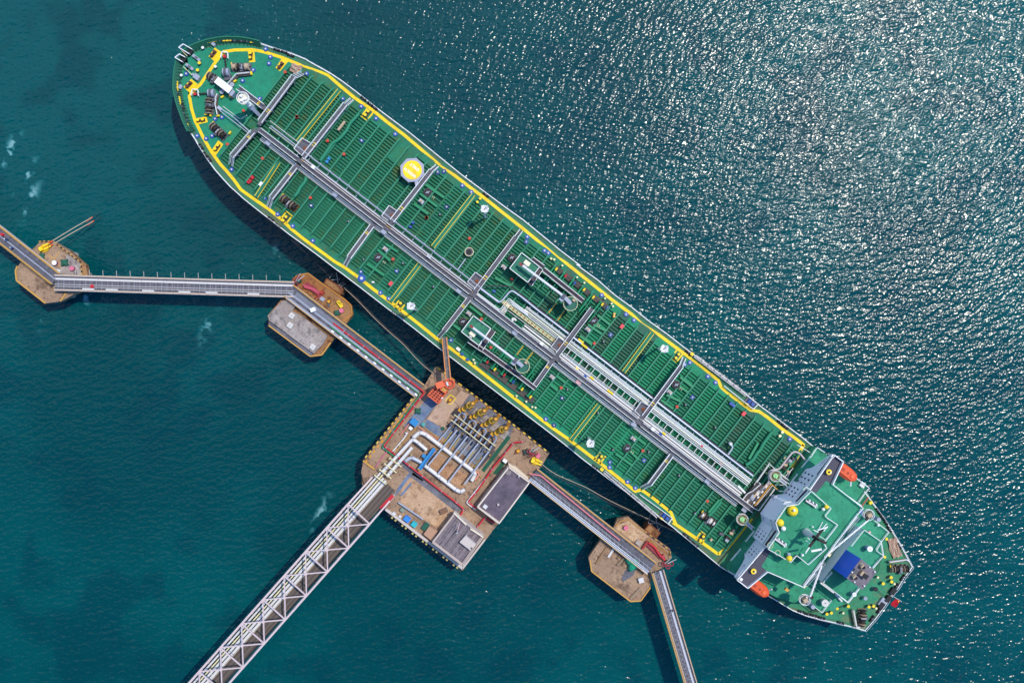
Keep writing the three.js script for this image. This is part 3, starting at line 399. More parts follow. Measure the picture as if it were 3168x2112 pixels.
{ const a = acc(); for (let u = -20; u < 790; u += 11) a.bar(V(UV(u, 116), DY + 0.9), V(UV(u + 14, 121), DY + 0.7), 0.07).bar(V(UV(u + 2, 121), DY + 0.6), V(UV(u + 12, 115), DY + 0.8), 0.05); a.build('cable_tray', mat(0x5d8f96, 0.6), tanker); }
// bends amidships
pipe([UV(-110, 72.5), zG(860, 425), zG(1150, 640), zG(1200, 600), zG(1325, 455), zG(1480, 560), zG(1700, 740)], 0.25, M.steel, DY + 2.2, 'deck_pipe', 0.9);
pipe([zG(910, 400), zG(1310, 400), zG(1480, 530), zG(1800, 790)], 0.15, mat(0x3b3744, 0.6), DY + 1.9);
for (let i = 0; i < 4; i++) pipe([zG(825 - i * 10, 490 + i * 10), zG(1160 + i * 8, 745 + i * 24), zG(1290 + i * 10, 575 + i * 28), zG(1440 + i * 6, 690 + i * 22), zG(1560 + i * 4, 780 + i * 18)], 0.1, M.white, DY + 1.9, 'deck_pipe', 0.5);
pipe([zG(1210, 830), zG(1260, 740), zG(1940, 1250)], 0.1, M.offwhite); for (let i = 0; i < 3; i++) pipe([zG(1170 + i * 22, 790 + i * 14), zG(1240 + i * 8, 700 + i * 30)], 0.08, M.cream);
pipe([zG(1350, 910), zG(1335, 875), zG(1370, 870), zG(1395, 905)], 0.3, M.pale, PY, 'deck_pipe', 0.4);
{ const g = grp('cable_ladder', tanker, V(zG(1190, 610), DY + 2)), a = V(zG(1195, 615), DY + 2), b = V(zG(1945, 1190), DY + 2), r = acc(), n = new THREE.Vector3(SA, 0, -CA); for (const s of [-0.42, 0.42]) r.bar(a.clone().addScaledVector(n, s), b.clone().addScaledVector(n, s), 0.1, 0.2); r.build('side_rails', M.cream, g); for (let i = 0; i <= 42; i++) { const q = a.clone().lerp(b, i / 42); acc().bar(q.clone().addScaledVector(n, -0.4), q.clone().addScaledVector(n, 0.4), 0.22, 0.08).build('rung', i % 3 ? M.cream : mat(0xc98f58), g); } }
for (const p of [zC(1545, 295), zD(640, 1045), zF(1350, 175), zG(560, 470), zG(1375, 1080), zI(420, 860), zI(1225, 1470), zL(415, 890), zL(955, 1305)]) bx('expansion_cover', p[0] > 1780 && p[0] < 1800 ? mat(0xc79a96) : M.grey, tanker, V(p, DY + 2.1), [1.4, 0.5, 1.05], SH);
for (const p of [zD(325, 645), zE(130, 1375), zF(2015, 530), zG(1770, 1235), zK(1505, 125)]) bx('junction_box', M.white, tanker, V(p, DY + 2.9), [1.0, 0.9, 0.9], SH);
pipe([zL(720, 500), zL(795, 390), zL(735, 330)], 0.22, M.steel, DY + 1.8); cy('vent_head', M.offwhite, tanker, V(zL(735, 330), DY), 0.4, 2);
pipe([zL(1100, 940), zL(1330, 610)], 0.1, M.offwhite, DY + 2.4); pipe([zG(545, 560 - 400), zG(660, 0)], 0.16, M.steel, DY + 1.8);
{ const g = grp('spill_tank', tanker, V(zE(715, 1320), DY)), o = orig(g); cy('wall', M.dgrey, g, o, 1.1, 1.3); acc().ring(o.clone().setY(DY + 1.35), 1.15, 0.1).build('rim', M.cream, g); cy('lid', M.soot, g, o.clone().setY(DY + 1.3), 0.7, 0.15); }

// ---------- hose cranes and manifold ----------
function hoseCrane(z, platform, cab, jibA, jibB, ring, walks) {
  const y = DY + 4.2, W = VV(mp(z, platform), y), g = grp('hose_crane_rest', tanker, W[0]); acc().poly(W, y - 0.25, y).build('platform', tmat(worn(256, 12, 0x2b7258, 0x35805f, 0x1c5a48, 0.7, 171)), g); acc().rail(W, 0.6, true, 2.4, 0.12).build('railing', M.white, g);
  const lg = acc(); for (const p of W) lg.bar(p.clone().setY(DY), p.clone().setY(y - 0.25), 0.3); lg.build('legs', M.darkGreen, g); const c = V(z(...cab), y); bx('cabinet', mat(0xe8dfc0), g, c.clone().setY(y + 0.5), [1.7, 1, 1.15], SH); bx('cabinet_door', M.offwhite, g, c.clone().add(new THREE.Vector3(-0.5, 0.4, 0.75)), [0.8, 0.5, 0.4], SH);
  const h = grp('hose_crane', tanker, V(z(...ring), DY)), o = orig(h), ty = DY + 5.2, T = V(z(...ring), ty), A = V(z(...jibA), ty + 1.3), B = V(z(...jibB), ty + 1.5); cy('pedestal', M.darkGreen, h, o, 0.75, ty - DY);
  cy('slewing_deck', tmat(worn(128, 6, 0x2b6a56, 0x35705a, 0x23504a, 0.6, 181)), h, T.clone().setY(ty), 1.85, 0.12); acc().ring(T.clone().setY(ty + 0.9), 1.85, 0.07).ring(T.clone().setY(ty + 0.15), 1.87, 0.06).build('deck_rail', M.cream, h);
  acc().bar(A, B, 0.62, 0.75).build('jib', M.steel, h); acc().bar(A.clone().setY(A.y + 0.42), B.clone().setY(B.y + 0.42), 0.2, 0.1).build('jib_cylinder', M.white, h); acc().bar(B, T.clone().setY(ty + 1.2), 0.95, 1.1).build('crane_house', M.grey, h); bx('winch_drum', M.dgrey, h, B.clone().setY(ty + 2.0), [0.9, 0.5, 1.2], SH); bx('control_box', M.tan, h, T.clone().add(new THREE.Vector3(0.9, 0.6, -0.9)), [0.8, 0.7, 0.6], SH); bx('jib_hook', mat(0x8a2f2a), h, A.clone().add(new THREE.Vector3(-0.4, -0.2, -0.3)), [1.1, 0.5, 0.6], SH); bx('cab', M.grey, h, B.clone().add(new THREE.Vector3(-0.5, -0.4, 0.7)), [1.2, 0.9, 1.2], SH);
  for (const [a, b, w] of walks) { const q = grp('crane_walkway', tanker, V(z(...a), WY + 0.6)), A2 = V(z(...a), WY + 0.6), B2 = V(z(...b), WY + 0.6), d = B2.clone().sub(A2).normalize(), n = new THREE.Vector3(-d.z, 0, d.x); acc().add(ribbon([A2, B2], w, WY + 0.5, WY + 0.6)).build('grating', mat(0x51474a, 0.85), q); for (const s of [-1, 1]) acc().rail([A2.clone().addScaledVector(n, s * w / 2), B2.clone().addScaledVector(n, s * w / 2)], 1, false, 2.4, 0.09).build('railing', M.white, q); const l2 = acc(); for (let t = 0; t <= 1; t += 0.2) { const p = A2.clone().lerp(B2, t); l2.bar(p.clone().setY(DY), p.clone().setY(WY + 0.5), 0.14); } l2.build('legs', M.grey, q); }
}
hoseCrane(zoom(1560, 780, 4.479), [[240, 10], [490, 205], [325, 420], [75, 225]], [315, 155], [255, 185], [825, 610], [917, 715], [[[385, 95], [540, 210], 1.1], [[505, 225], [350, 450], 1.4], [[540, 240], [1090, 680], 1.15]]);
hoseCrane(zoom(1420, 960, 4.479), [[200, 75], [440, 250], [275, 485], [35, 295]], [190, 325], [195, 240], [785, 690], [880, 770], [[[140, 420], [320, 545], 1], [[475, 275], [300, 530], 1.4], [[330, 540], [800, 880], 1.15], [[800, 880], [1060, 1080], 1.05]]);
{ // drip trays and manifolds
  acc().poly(VV([zH(70, 545), zH(850, 1140), zH(800, 1200), zH(20, 600)], DY), DY + 0.02, DY + 0.5).build('drip_tray', M.tray, tanker); const zz = zoom(1440, 1100, 4.8); acc().poly(VV([zz(250, 75), zz(1040, 640), zz(985, 710), zz(200, 130)], DY), DY + 0.02, DY + 0.5).build('drip_tray', M.tray, tanker);
  const ends = [[70, 590], [205, 690], [335, 795], [475, 890], [610, 1000], [740, 1105]].map(p => zH(...p)), cols = [M.yell, M.red, M.blue, M.yell, M.yell, M.yell];
  ends.forEach((p, i) => { const [u, v] = toUV(p); for (const o of [0, 9]) { pipe([UV(u + o, v), UV(u + o, v - 62 - o)], o ? 0.17 : 0.3, M.greenPipe, DY + 1.5, 'manifold_pipe'); acc().rod(V(UV(u + o, v), DY + 1.5), V(UV(u + o, v + 4), DY + 1.5), o ? 0.28 : 0.5, 12).build('manifold_flange', o ? cols[i] : M.greenPipe, tanker); } acc().rod(V(UV(u + 9, v - 6), DY + 1.5), V(UV(u + 9, v + 2), DY + 1.5), 0.3, 8).build('reducer', cols[i], tanker); pipe([UV(u - 5, v - 18), UV(u + 25, v - 18)], 0.12, M.greenPipe, DY + 1.3, 'drain_pipe'); valve(UV(u + 4, v - 34), M.dgrey); });
  const e2 = [[290, 70], [400, 180], [540, 265], [675, 365], [805, 475], [930, 590]].map(p => zz(...p)), c2 = [M.red, M.yell, M.red, M.blue, M.yell, M.yell];
  e2.forEach((p, i) => { const [u, v] = toUV(p); for (const o of [0, 9]) { pipe([UV(u + o, v), UV(u + o, v + 72 - o)], o ? 0.17 : 0.3, M.greenPipe, DY + 1.5, 'manifold_pipe'); acc().rod(V(UV(u + o, v), DY + 1.5), V(UV(u + o, v - 4), DY + 1.5), o ? 0.28 : 0.5, 12).build('manifold_flange', o ? c2[i] : M.greenPipe, tanker); } acc().rod(V(UV(u + 9, v + 6), DY + 1.5), V(UV(u + 9, v - 2), DY + 1.5), 0.3, 8).build('reducer', c2[i], tanker); pipe([UV(u - 5, v + 18), UV(u + 25, v + 18)], 0.12, M.greenPipe, DY + 1.3, 'drain_pipe'); valve(UV(u + 4, v + 34), M.dgrey); });
  for (const [a, b] of [[zG(1985, 640), zG(1870, 790)], [zG(2100, 760), zG(2000, 900)], [zG(1500, 1270), zG(1405, 1400)], [zG(1640, 1360), zG(1550, 1480)]]) acc().rod(V(a, DY + 1.2), V(b, DY + 1.2), 0.14).build('sampling_pipe', mat(0xd9a531), tanker);
}
// ---------- helicopter winching area ----------
{
  const c = zD(1765, 685), y = DY + 2.9, C = V(c, y), g = grp('winching_platform', tanker, V(c, DY)), R = 3.4, oct = []; for (let i = 0; i < 8; i++) { const a = i * Math.PI / 4 + 0.33; oct.push(new THREE.Vector3(C.x + R * Math.cos(a), y, C.z + R * Math.sin(a))); }
  acc().poly(oct, y - 0.2, y).build('deck', mat(0xa2a3b0, 0.75), g); acc().cyl(C.clone().setY(y), 2.55, 0.012, 2.55, 40).build('yellow_disc', M.yellow, g);
  acc().poly(VV([zD(1800, 860), zD(1850, 840), zD(1850, 900), zD(1815, 940)], y), y - 0.15, y - 0.02).build('access_plate', mat(0xa2a3b0, 0.75), g); const lg = acc(); for (let i = 0; i < 8; i += 2) lg.bar(oct[i].clone().setY(DY), oct[i].clone().setY(y - 0.2), 0.2); lg.build('legs', M.grey, g);
  const font = await new FontLoader().loadAsync('fonts/droid/droid_sans_bold.typeface.json');
  [['WINCH', -0.95], ['ONLY', 0.95]].forEach(([t, off]) => { const tg = new TextGeometry(t, { font, size: 0.8, depth: 0.012, curveSegments: 3 }); tg.computeBoundingBox(); const b = tg.boundingBox; tg.translate(-(b.max.x + b.min.x) / 2, -0.4, 0); tg.rotateX(-Math.PI / 2); tg.rotateY(SH + Math.PI); tg.translate(C.x + SA * off, y + 0.013, C.z - CA * off); acc().add(tg).build('marking_text', M.white, g); });
}
// ---------- floodlight masts ----------
for (const [top, base, h] of [[[1499.6, 647], [1501, 674], 9.5], [[1271.6, 947], [1288, 959], 9.5], [zI(1670, 370), zI(1575, 365), 9.5], [zK(595, 335), zK(562, 250), 9.5]]) {
  const b = V(base, DY), g = grp('floodlight_mast', tanker, b), y = DY + h, T = V(top, y); acc().rod(b, b.clone().setY(y - 1), 0.28, 10, 0.2).bar(b.clone().setY(y - 1), T.clone().setY(y), 0.3).build('mast', M.offwhite, g); bx('top_deck', M.white, g, T, [1.75, 0.14, 1.6], SH + 0.1);
  for (const [a, c] of [[-0.6, -0.5], [0.6, 0.5], [0.6, -0.5], [-0.6, 0.5]]) bx('lamp', a * c > 0 ? M.white : M.offwhite, g, T.clone().add(new THREE.Vector3(a, 0.3, c)), [0.55, 0.5, 0.45], a); const r = acc(); r.rail([[-0.85, -0.8], [0.85, -0.8], [0.85, 0.8], [-0.85, 0.8]].map(p => T.clone().add(new THREE.Vector3(p[0], 0, p[1]))), 0.9, true, 1.7, 0.06); r.build('top_rail', M.white, g); cy('fitting', M.dgrey, g, T.clone().setY(y + 0.1), 0.18, 0.3);
  const lad = acc(); for (const s of [-0.2, 0.2]) lad.bar(b.clone().add(new THREE.Vector3(0.6, 0, s)), T.clone().add(new THREE.Vector3(0.4, 0, s)), 0.06); lad.build('ladder', M.white, g);
}
// ---------- forecastle machinery ----------
function winch(p, ang, L, drums, ropeM = M.tan, bed = M.dgrey) {
  const g = grp('mooring_winch', tanker, V(p, DY)), o = orig(g), d = new THREE.Vector3(Math.cos(ang), 0, -Math.sin(ang)), n = new THREE.Vector3(d.z, 0, -d.x), at = (t, s, y) => o.clone().addScaledVector(d, t).addScaledVector(n, s).setY(DY + y);
  bx('bed', bed, g, at(0, 0, 0.12), [L, 0.2, 2.3], ang); acc().rod(at(-L / 2, 0, 1), at(L / 2, 0, 1), 0.14).build('shaft', M.black, g); const w = L / (drums * 1.5 + 0.8);
  for (let i = 0; i < drums; i++) { const t = -L / 2 + w * (0.8 + i * 1.5) + (i >= drums / 2 ? w * 0.5 : 0); acc().rod(at(t - w * 0.45, 0, 1), at(t + w * 0.45, 0, 1), 0.62 + 0.1 * ((i * 7) % 3), 14).build('rope_drum', i % 3 === 1 ? M.soot : ropeM, g); for (const s of [-0.5, 0.5]) acc().rod(at(t + s * w - 0.05, 0, 1), at(t + s * w + 0.05, 0, 1), 0.95, 16).build('flange', i % 2 ? M.soot : M.tan, g); bx('brake', M.dgrey, g, at(t, 0.9, 0.5), [w * 0.3, 0.8, 0.5], ang); }
  bx('gear_case', M.grey, g, at(w * 0.15, -0.1, 0.9), [w * 0.55, 1.5, 1.3], ang); bx('motor', M.dgrey, g, at(w * 0.1, -1.0, 0.7), [0.8, 0.8, 0.8], ang); bx('brake_lever', M.yell, g, at(-L / 2, 0.8, 0.9), [0.2, 0.5, 0.7], ang); return g;
}
winch(zA(1170, 610), 0, 5.2, 3); winch(zA(770, 775), AC - 1.57 + 0.12, 3.8, 3, M.soot); winch(zA(700, 1180), 1.57, 4.6, 3, M.soot); winch(zC(835, 130), SH - 0.1, 5.2, 4, M.soot); winch(zC(1860, 1170), SH, 5.2, 4, M.soot, M.rust); winch(zL(415, 1430), SH, 5, 4, M.offwhite, mat(0x4d463e)); winch(zQ(1935, 1215), 0.02, 5, 4, M.soot, mat(0x67694f)); winch(zS(1260, 930), 1.5, 5, 4, M.soot, mat(0x67694f));
function windlass(p, stop, dir) { const g = grp('anchor_windlass', tanker, V(p, DY)), o = orig(g), S = V(stop, DY); cy('gypsy', M.soot, g, o, 0.5, 0.6); acc().rod(o.clone().add(new THREE.Vector3(-0.7, 1, 0.2)), o.clone().add(new THREE.Vector3(0.9, 1, 0.2)), 1.05, 18).build('chain_wheel', M.grey, g); acc().rod(o.clone().add(new THREE.Vector3(-0.3, 1, 0.2)), o.clone().add(new THREE.Vector3(0.3, 1, 0.2)), 1.2, 18).build('brake_band', M.dgrey, g);
  const ch = acc(); for (let i = 0; i < 9; i++) { const q = o.clone().lerp(S, (i + 1) / 10).setY(DY + 0.5); ch.box(q, i % 2 ? [0.5, 0.2, 0.25] : [0.3, 0.25, 0.5], dir); } ch.build('anchor_chain', M.soot, g); bx('chain_stopper', M.red, g, S.clone().setY(DY + 0.5), [0.8, 0.7, 0.7], dir); const hr = acc(); hr.rail([[-1, 0.4], [-0.6, -1.2], [0.9, -1.1], [1, 0.6]].map(q => S.clone().add(new THREE.Vector3(q[0], 0, q[1]))), 1, false, 2, 0.12); hr.build('guard_rail', M.white, g); bx('gear_frame', M.dgrey, g, o.clone().add(new THREE.Vector3(0.4, 0.4, 1.5)), [2, 0.7, 1.4], 0.2); }
windlass(zA(950, 680), zA(925, 455), 1.5); windlass(zA(735, 985), zA(495, 1000), 0.1);
{ const g = grp('winch_shelter', tanker, V(zA(940, 900), DY)), o = orig(g); bx('canopy', M.white, g, o.clone().setY(DY + 2.3), [4.9, 0.25, 1.9], SH); bx('end_box', M.grey, g, V(zA(1040, 990), DY + 1.3), [0.9, 2, 1.6], SH); bx('body', M.offwhite, g, o.clone().setY(DY + 1.1), [4.2, 2.1, 1.6], SH); bx('foot_plate', M.kerb, g, V(zA(1010, 1030), DY + 0.3), [1.2, 0.2, 0.5], SH); }
for (const [pts, w] of [[[zA(1290, 690), zA(1100, 710), zA(960, 870)], 1.0], [[zA(800, 1080), zA(790, 1150), zA(820, 1300)], 0.8], [[zA(820, 1000), zA(790, 1080)], 0.8]]) { const W = VV(pts, DY + 0.7), g = grp('winch_platform', tanker, W[0]); acc().add(ribbon(W, w, DY + 0.6, DY + 0.7)).build('grating', M.tray, g); acc().rail(W, 1.0, false, 1.6, 0.09).build('railing', M.white, g); }
for (const [p, a] of [[zA(1305, 690), 1.57], [zA(1070, 805), 0.6], [zA(885, 1035), 0.6], [zA(820, 1310), 0.15], [zA(710, 1295), 1.57], [zC(995, 145), 0.9]]) bx('control_post', M.yell, tanker, V(p, DY + 0.5), [0.9, 0.8, 0.4], a);
for (const p of [zA(515, 475), zA(415, 605)]) { const g = grp('forward_vent_box', tanker, V(p, DY)); bx('casing', M.grey, g, orig(g).clone().setY(DY + 0.4), [2.5, 0.7, 0.75], SH); bx('grille', M.dgrey, g, orig(g).clone().setY(DY + 0.78), [0.9, 0.1, 0.5], SH); }
for (const [p, s] of [[zA(510, 745), [1.6, 0.9, 1.4]], [zA(755, 270), [1, 0.8, 0.8]], [zA(275, 890), [0.9, 0.8, 1.1]], [zA(460, 710), [0.6, 0.7, 0.6]]]) bx('steel_locker', M.grey, tanker, V(p, DY + s[1] / 2), s, SH);
for (const [p, q] of [[zA(390, 375), zA(250, 310)], [zA(290, 490), zA(195, 455)]]) { const a = V(p, DY + 0.5), b = V(q, DY + 1.2), g = grp('bow_chain_chock', tanker, V(p, DY)); acc().box(a, [2, 0.6, 1.6], SH).build('opening', M.black, g); const r = acc(); r.rail([a.clone().add(new THREE.Vector3(0.5, 0, 0.9)), b.clone().add(new THREE.Vector3(0.3, 0, 0.4)), b.clone().add(new THREE.Vector3(1.4, -0.2, -0.6)), a.clone().add(new THREE.Vector3(1.2, 0, -0.4))], 1, false, 2, 0.13); r.build('guard_rail', M.white, g); }
acc().bar(V(zA(240, 310), DY + 1.6), V(zA(370, 440), DY + 1.6), 0.12).bar(V(zA(310, 590), DY + 1), V(zA(440, 715), DY + 1), 0.14).build('jackstaff', M.cream, tanker);
{ const b = V([787, 340], DY), g = grp('foremast', tanker, b), y = DY + 9.2, T = V([753, 305], y); acc().rod(b, T.clone().setY(y), 0.55, 14, 0.42).build('column', M.white, g); acc().rod(b.clone().add(new THREE.Vector3(-0.6, 0, -0.6)), b.clone().lerp(T, 0.55), 1.0, 14, 0.7).build('base_trunk', M.offwhite, g); acc().cyl(T.clone().setY(y - 0.1), 1.55, 0.1, 1.55, 20).build('top_deck', mat(0xd8d2bb, 0.7), g); acc().ring(T.clone().setY(y + 0.9), 1.55, 0.07).ring(T.clone().setY(y + 0.45), 1.55, 0.05).build('top_rail', M.white, g); for (const [a, c] of [[-0.5, -0.6], [0.6, 0.2], [-0.3, 0.6]]) bx('lamp', M.white, g, T.clone().add(new THREE.Vector3(a, 0.4, c)), [0.6, 0.7, 0.6], a); acc().bar(b.clone().setY(DY + 4), b.clone().add(new THREE.Vector3(1.6, -4, 1.7)).setY(DY + 0.2), 0.9, 0.5).build('ladder_trunk', M.grey, g); }
// accommodation ladders and their recesses
for (const [a, b, z, box] of [[[235, 475], [985, 1045], zJ, [[650, 905], [1075, 1245], [1150, 1165]]], [[800, 745], [1575, 1400], zK, [[1310, 1070], [1780, 1410], [1720, 1500]]]]) {
  const A = V(z(...a), DY + 0.9), B = V(z(...b), DY + 0.9), g = grp('accommodation_ladder', tanker, A), d = B.clone().sub(A).normalize(), n = new THREE.Vector3(-d.z, 0, d.x); for (const s of [-0.3, 0.3]) acc().bar(A.clone().addScaledVector(n, s), B.clone().addScaledVector(n, s), 0.16, 0.3).build('stringer', mat(0xd9c9be), g); const tr = acc(); for (let i = 0; i < 34; i++) { const q = A.clone().lerp(B, i / 34); tr.bar(q.clone().addScaledVector(n, -0.3), q.clone().addScaledVector(n, 0.3), 0.2, 0.06); } tr.build('treads', M.grey, g); for (let i = 1; i < 8; i++) bx('joint', M.dgrey, g, A.clone().lerp(B, i / 8), [0.16, 0.36, 0.9], SH); bx('top_platform', M.yell, g, A.clone().addScaledVector(d, -0.9), [0.9, 0.3, 0.8], SH); const hand = acc(); for (const s of [0.42, -0.42]) hand.bar(A.clone().addScaledVector(n, s).setY(DY + 1.7), B.clone().addScaledVector(n, s).setY(DY + 1.7), 0.06); hand.build('handrail', M.offwhite, g);
  const W = VV(mp(z, box), DY), r = grp('ladder_winch', tanker, W[1]); acc().rail(W, 1.05, false, 2, 0.1).build('railing', M.white, r); const c = W[1].clone().lerp(W[2], 0.5).addScaledVector(d, -2.2); acc().rod(c.clone().setY(DY + 0.6).addScaledVector(n, -0.6), c.clone().setY(DY + 0.6).addScaledVector(n, 0.6), 0.45, 12).build('drum', M.blue, r); bx('motor', M.blue, r, c.clone().addScaledVector(d, 1.2).setY(DY + 0.5), [0.9, 0.8, 0.9], SH); bx('frame', M.dgrey, r, c.clone().addScaledVector(d, 0.4).setY(DY + 0.2), [3, 0.3, 1.4], SH); bx('control_box', M.yell, r, c.clone().addScaledVector(n, 1.0).setY(DY + 0.5), [0.8, 0.7, 0.5], SH);
}
// ---------- accommodation block, funnel, stern ----------
const Y1 = DY + 3, Y2 = 23.5, Y3 = 26.7, YC = 19.5, YF = 28.5;
const prism = (name, m, pts, y0, y1, parent = tanker) => acc().poly(VV(pts, y1), y0, y1).build(name, m, parent);
const tiers = grp('superstructure', tanker, V([2480, 1640], DY));
const t1 = [[2525, 1382], [2549, 1398], zN(720, 540), zN(920, 668), zN(1080, 795), zN(1180, 868), zN(1250, 925), zN(1180, 1000), zN(1030, 1210), zQ(1480, 340), zQ(1740, 545), zQ(1600, 720), zQ(1640, 970), zQ(1450, 1200), zS(1200, 400), zS(1000, 650), zS(760, 800), zS(530, 830), zS(375, 710), zS(100, 690), [2400, 1846], [2345, 1818], [2277, 1778], [2253, 1764], [2330, 1648], [2436, 1503], [2462, 1466]];
prism('upper_deck', M.house, t1, DY, Y1, tiers);
const rl = (a, pts, y, h = 1.05, closed = false, w = 0.09) => a.rail(VV(pts, y), h, closed, 2, w);
{ const a = acc(); rl(a, [[2525, 1382], zM(1740, 245), zM(1530, 495)], Y1); rl(a, [zM(1440, 640), zM(1270, 850)], Y1); rl(a, [zM(1240, 890), zM(1170, 990), zM(1060, 985)], Y1); rl(a, [zO(540, 270), zO(370, 480)], Y1); rl(a, [zO(265, 640), zO(60, 880)], Y1); rl(a, [[2525, 1382], [2549, 1398]], Y1); rl(a, [zN(920, 668), zN(1080, 795), zN(1180, 868), zN(1250, 925), zN(1180, 1000), zN(1030, 1210)], Y1); rl(a, [zQ(1480, 340), zQ(1740, 545), zQ(1600, 720), zQ(1640, 970), zQ(1450, 1200)], Y1); rl(a, [zS(1200, 400), zS(1000, 650), zS(530, 300)], Y1); rl(a, [zS(700, 600), zS(530, 830), zS(375, 710)], Y1); rl(a, [[2253, 1764], [2277, 1778]], Y1); a.build('deck_railing', M.white, tiers); }
const blk = [[2531, 1466], [2573, 1496.5], [2666.7, 1569.4], [2482, 1812], [2372, 1765], [2336, 1740]];
prism('accommodation_block', M.wall, blk, Y1, Y2 - 0.02, tiers); prism('bridge_deck', M.house, blk, Y2 - 0.02, Y2, tiers);
{ // central part of the front stands forward of the wings
  const p = [zM(1680, 940), zM(1610, 900), zM(1390, 1190), zM(1170, 1225), zO(905, 60), zO(940, 230), zO(740, 560), [2372, 1700], [2430, 1640]]; prism('front_bay', M.wall, p, Y1, Y2 - 0.03, tiers); prism('front_bay_deck', M.house, p, Y2 - 0.03, Y2 + 0.004, tiers);
  const a = acc(); rl(a, [zM(1680, 940), zM(1610, 900), zM(1390, 1190), zM(1170, 1225), zO(905, 60), zO(940, 230), zO(740, 560)], Y2, 1.0); a.build('deck_railing', M.white, tiers);
}
for (const pts of [[[2577, 1405], [2605.7, 1426.5], [2573, 1496.5], zN(380, 790), zN(180, 1040), zM(1690, 970), [2531, 1466]], [zO(190, 1280), zO(410, 1450), zO(820, 1110), zO(720, 1020), zO(910, 700), zO(770, 600), [2336, 1740]]]) prism('bridge_wing', M.wing, pts, Y2 - 0.5, Y2 + 0.012, tiers);
for (const [tip, out, inn, corner] of [[[2577, 1405], [2605.7, 1426.5], [2573, 1496.5], zM(1690, 970)], [zO(190, 1280), zO(410, 1450), zO(820, 1110), zO(770, 600)]]) { const W = VV([corner, tip, out, inn], Y2), a = acc(); for (let i = 0; i < 3; i++) a.bar(W[i].clone().setY(Y2 + 0.55), W[i + 1].clone().setY(Y2 + 0.55), 0.22, 1.1); a.build('wing_bulwark', M.white, tiers); }
for (const [c, t] of [[[2531, 1466], [2577, 1405]], [[2336, 1740], zO(190, 1280)]]) { const C = V(c, Y2), T = V(t, Y2), d = T.clone().sub(C), L = d.length(), sh = new THREE.Shape([[0, -7.9], [0.9, -5.2], [2.4, -3.6], [L, -0.6], [L, 0], [0, 0]].map(p => new THREE.Vector2(...p))), hole = new THREE.Path([[2.2, -2.6], [L * 0.75, -1.2], [L * 0.75, -0.8], [2.2, -1.5]].map(p => new THREE.Vector2(...p))); sh.holes.push(hole); const g = new THREE.ExtrudeGeometry(sh, { depth: 0.35, bevelEnabled: false }); g.rotateY(Math.atan2(-d.z, d.x)); g.translate(C.x, Y2 - 0.5, C.z); acc().add(g).build('wing_bracket', M.wall, tiers); }
{ // windows on the forward face: three decks
  const n = new THREE.Vector3(-CA, 0, -SA), row = (a, b, cnt, y) => { for (let i = 0; i < cnt; i++) { const q = V(a, Y2).lerp(V(b, Y2), (i + 0.5) / cnt).setY(y).addScaledVector(n, 0.04); bx('window', M.black, tiers, q, [0.12, 0.6, 0.42], SH); } };
  for (const y of [16.6, 19, 21.4]) { row([2529, 1469], zM(1640, 930), 3, y); row(zM(1560, 960), zM(1400, 1180), 3, y); row(zO(930, 270), zO(760, 530), 4, y); row([2362, 1706], [2340, 1735], 3, y); }
}
const wh = [zM(1720, 985), zM(2130, 1345), zM(2010, 1500), zO(2060, 0), zO(2270, 140), zO(1990, 500), zO(2040, 620), zO(1660, 960), zO(1420, 770), zO(1300, 910), zO(830, 640), zO(1060, 300), zO(985, 90), zM(1210, 1300), zM(1450, 1260)];
prism('wheelhouse', M.wall, wh, Y2, Y3 - 0.02, tiers); prism('wheelhouse_roof', M.house, wh, Y3 - 0.02, Y3, tiers); { const a = acc(); rl(a, wh, Y3, 1.05, true, 0.1); a.build('roof_railing', M.white, tiers); }
{ const n = new THREE.Vector3(-CA, 0, -SA); for (const [a, b, c] of [[zM(1700, 1000), zM(1470, 1250), 6], [zO(1050, 310), zO(840, 600), 7]]) for (let i = 0; i < c; i++) bx('wheelhouse_window', M.black, tiers, V(a, Y3).lerp(V(b, Y3), (i + 0.5) / c).setY(Y2 + 1.9).addScaledVector(n, 0.04), [0.12, 0.9, 0.8], SH); }
// roof gear
const dome = (p, r, m, y = Y3, h = 0.8) => { const g = grp('antenna_dome', tanker, V(p, y)), o = orig(g); cy('post', M.white, g, o, 0.12, h); acc().ball(o.clone().setY(y + h + r * 0.6), r).build('radome', m, g); };
dome(zM(1330, 1390), 1.35, M.yell, Y3 - 0.6, 0.3); dome(zM(1335, 1365), 0.35, M.white, Y3, 1.9); dome(zO(1080, 95), 0.95, M.yell, Y3, 0.3); dome(zO(1140, 210), 0.62, M.white); dome(zM(2035, 1310), 0.55, M.yell); dome(zM(1970, 1360), 0.42, M.white); dome(zO(1260, 825), 0.75, M.yell); dome(zO(1255, 745), 0.45, M.grey); dome(zO(1540, 765), 0.35, M.white); dome(zO(1755, 180), 0.22, M.white);
for (const [a, b] of [[zM(1640, 1190), zM(1850, 1320)], [zO(1000, 440), zO(1210, 590)]]) { const g = grp('signal_lamp_rack', tanker, V(a, Y3)); acc().bar(V(a, Y3 + 0.7), V(b, Y3 + 0.7), 0.55, 0.5).build('rack', M.offwhite, g); for (let i = 0; i < 6; i++) { const q = V(a, Y3 + 1).lerp(V(b, Y3 + 1), (i + 0.5) / 6); bx('lamp', i % 2 ? M.white : M.dgrey, g, q.add(new THREE.Vector3(0.3, 0.1, -0.35)), [0.25, 0.4, 0.5], 0.3); } acc().ring(V(b, Y3 + 1), 0.35, 0.06).build('loop_antenna', M.white, g); }
for (const [p, r] of [[zO(900, 580), 0.7], [zO(1055, 740), 0.65]]) acc().ring(V(p, Y3 + 0.6), r, 0.06).build('loop_aerial', M.cream, tanker);
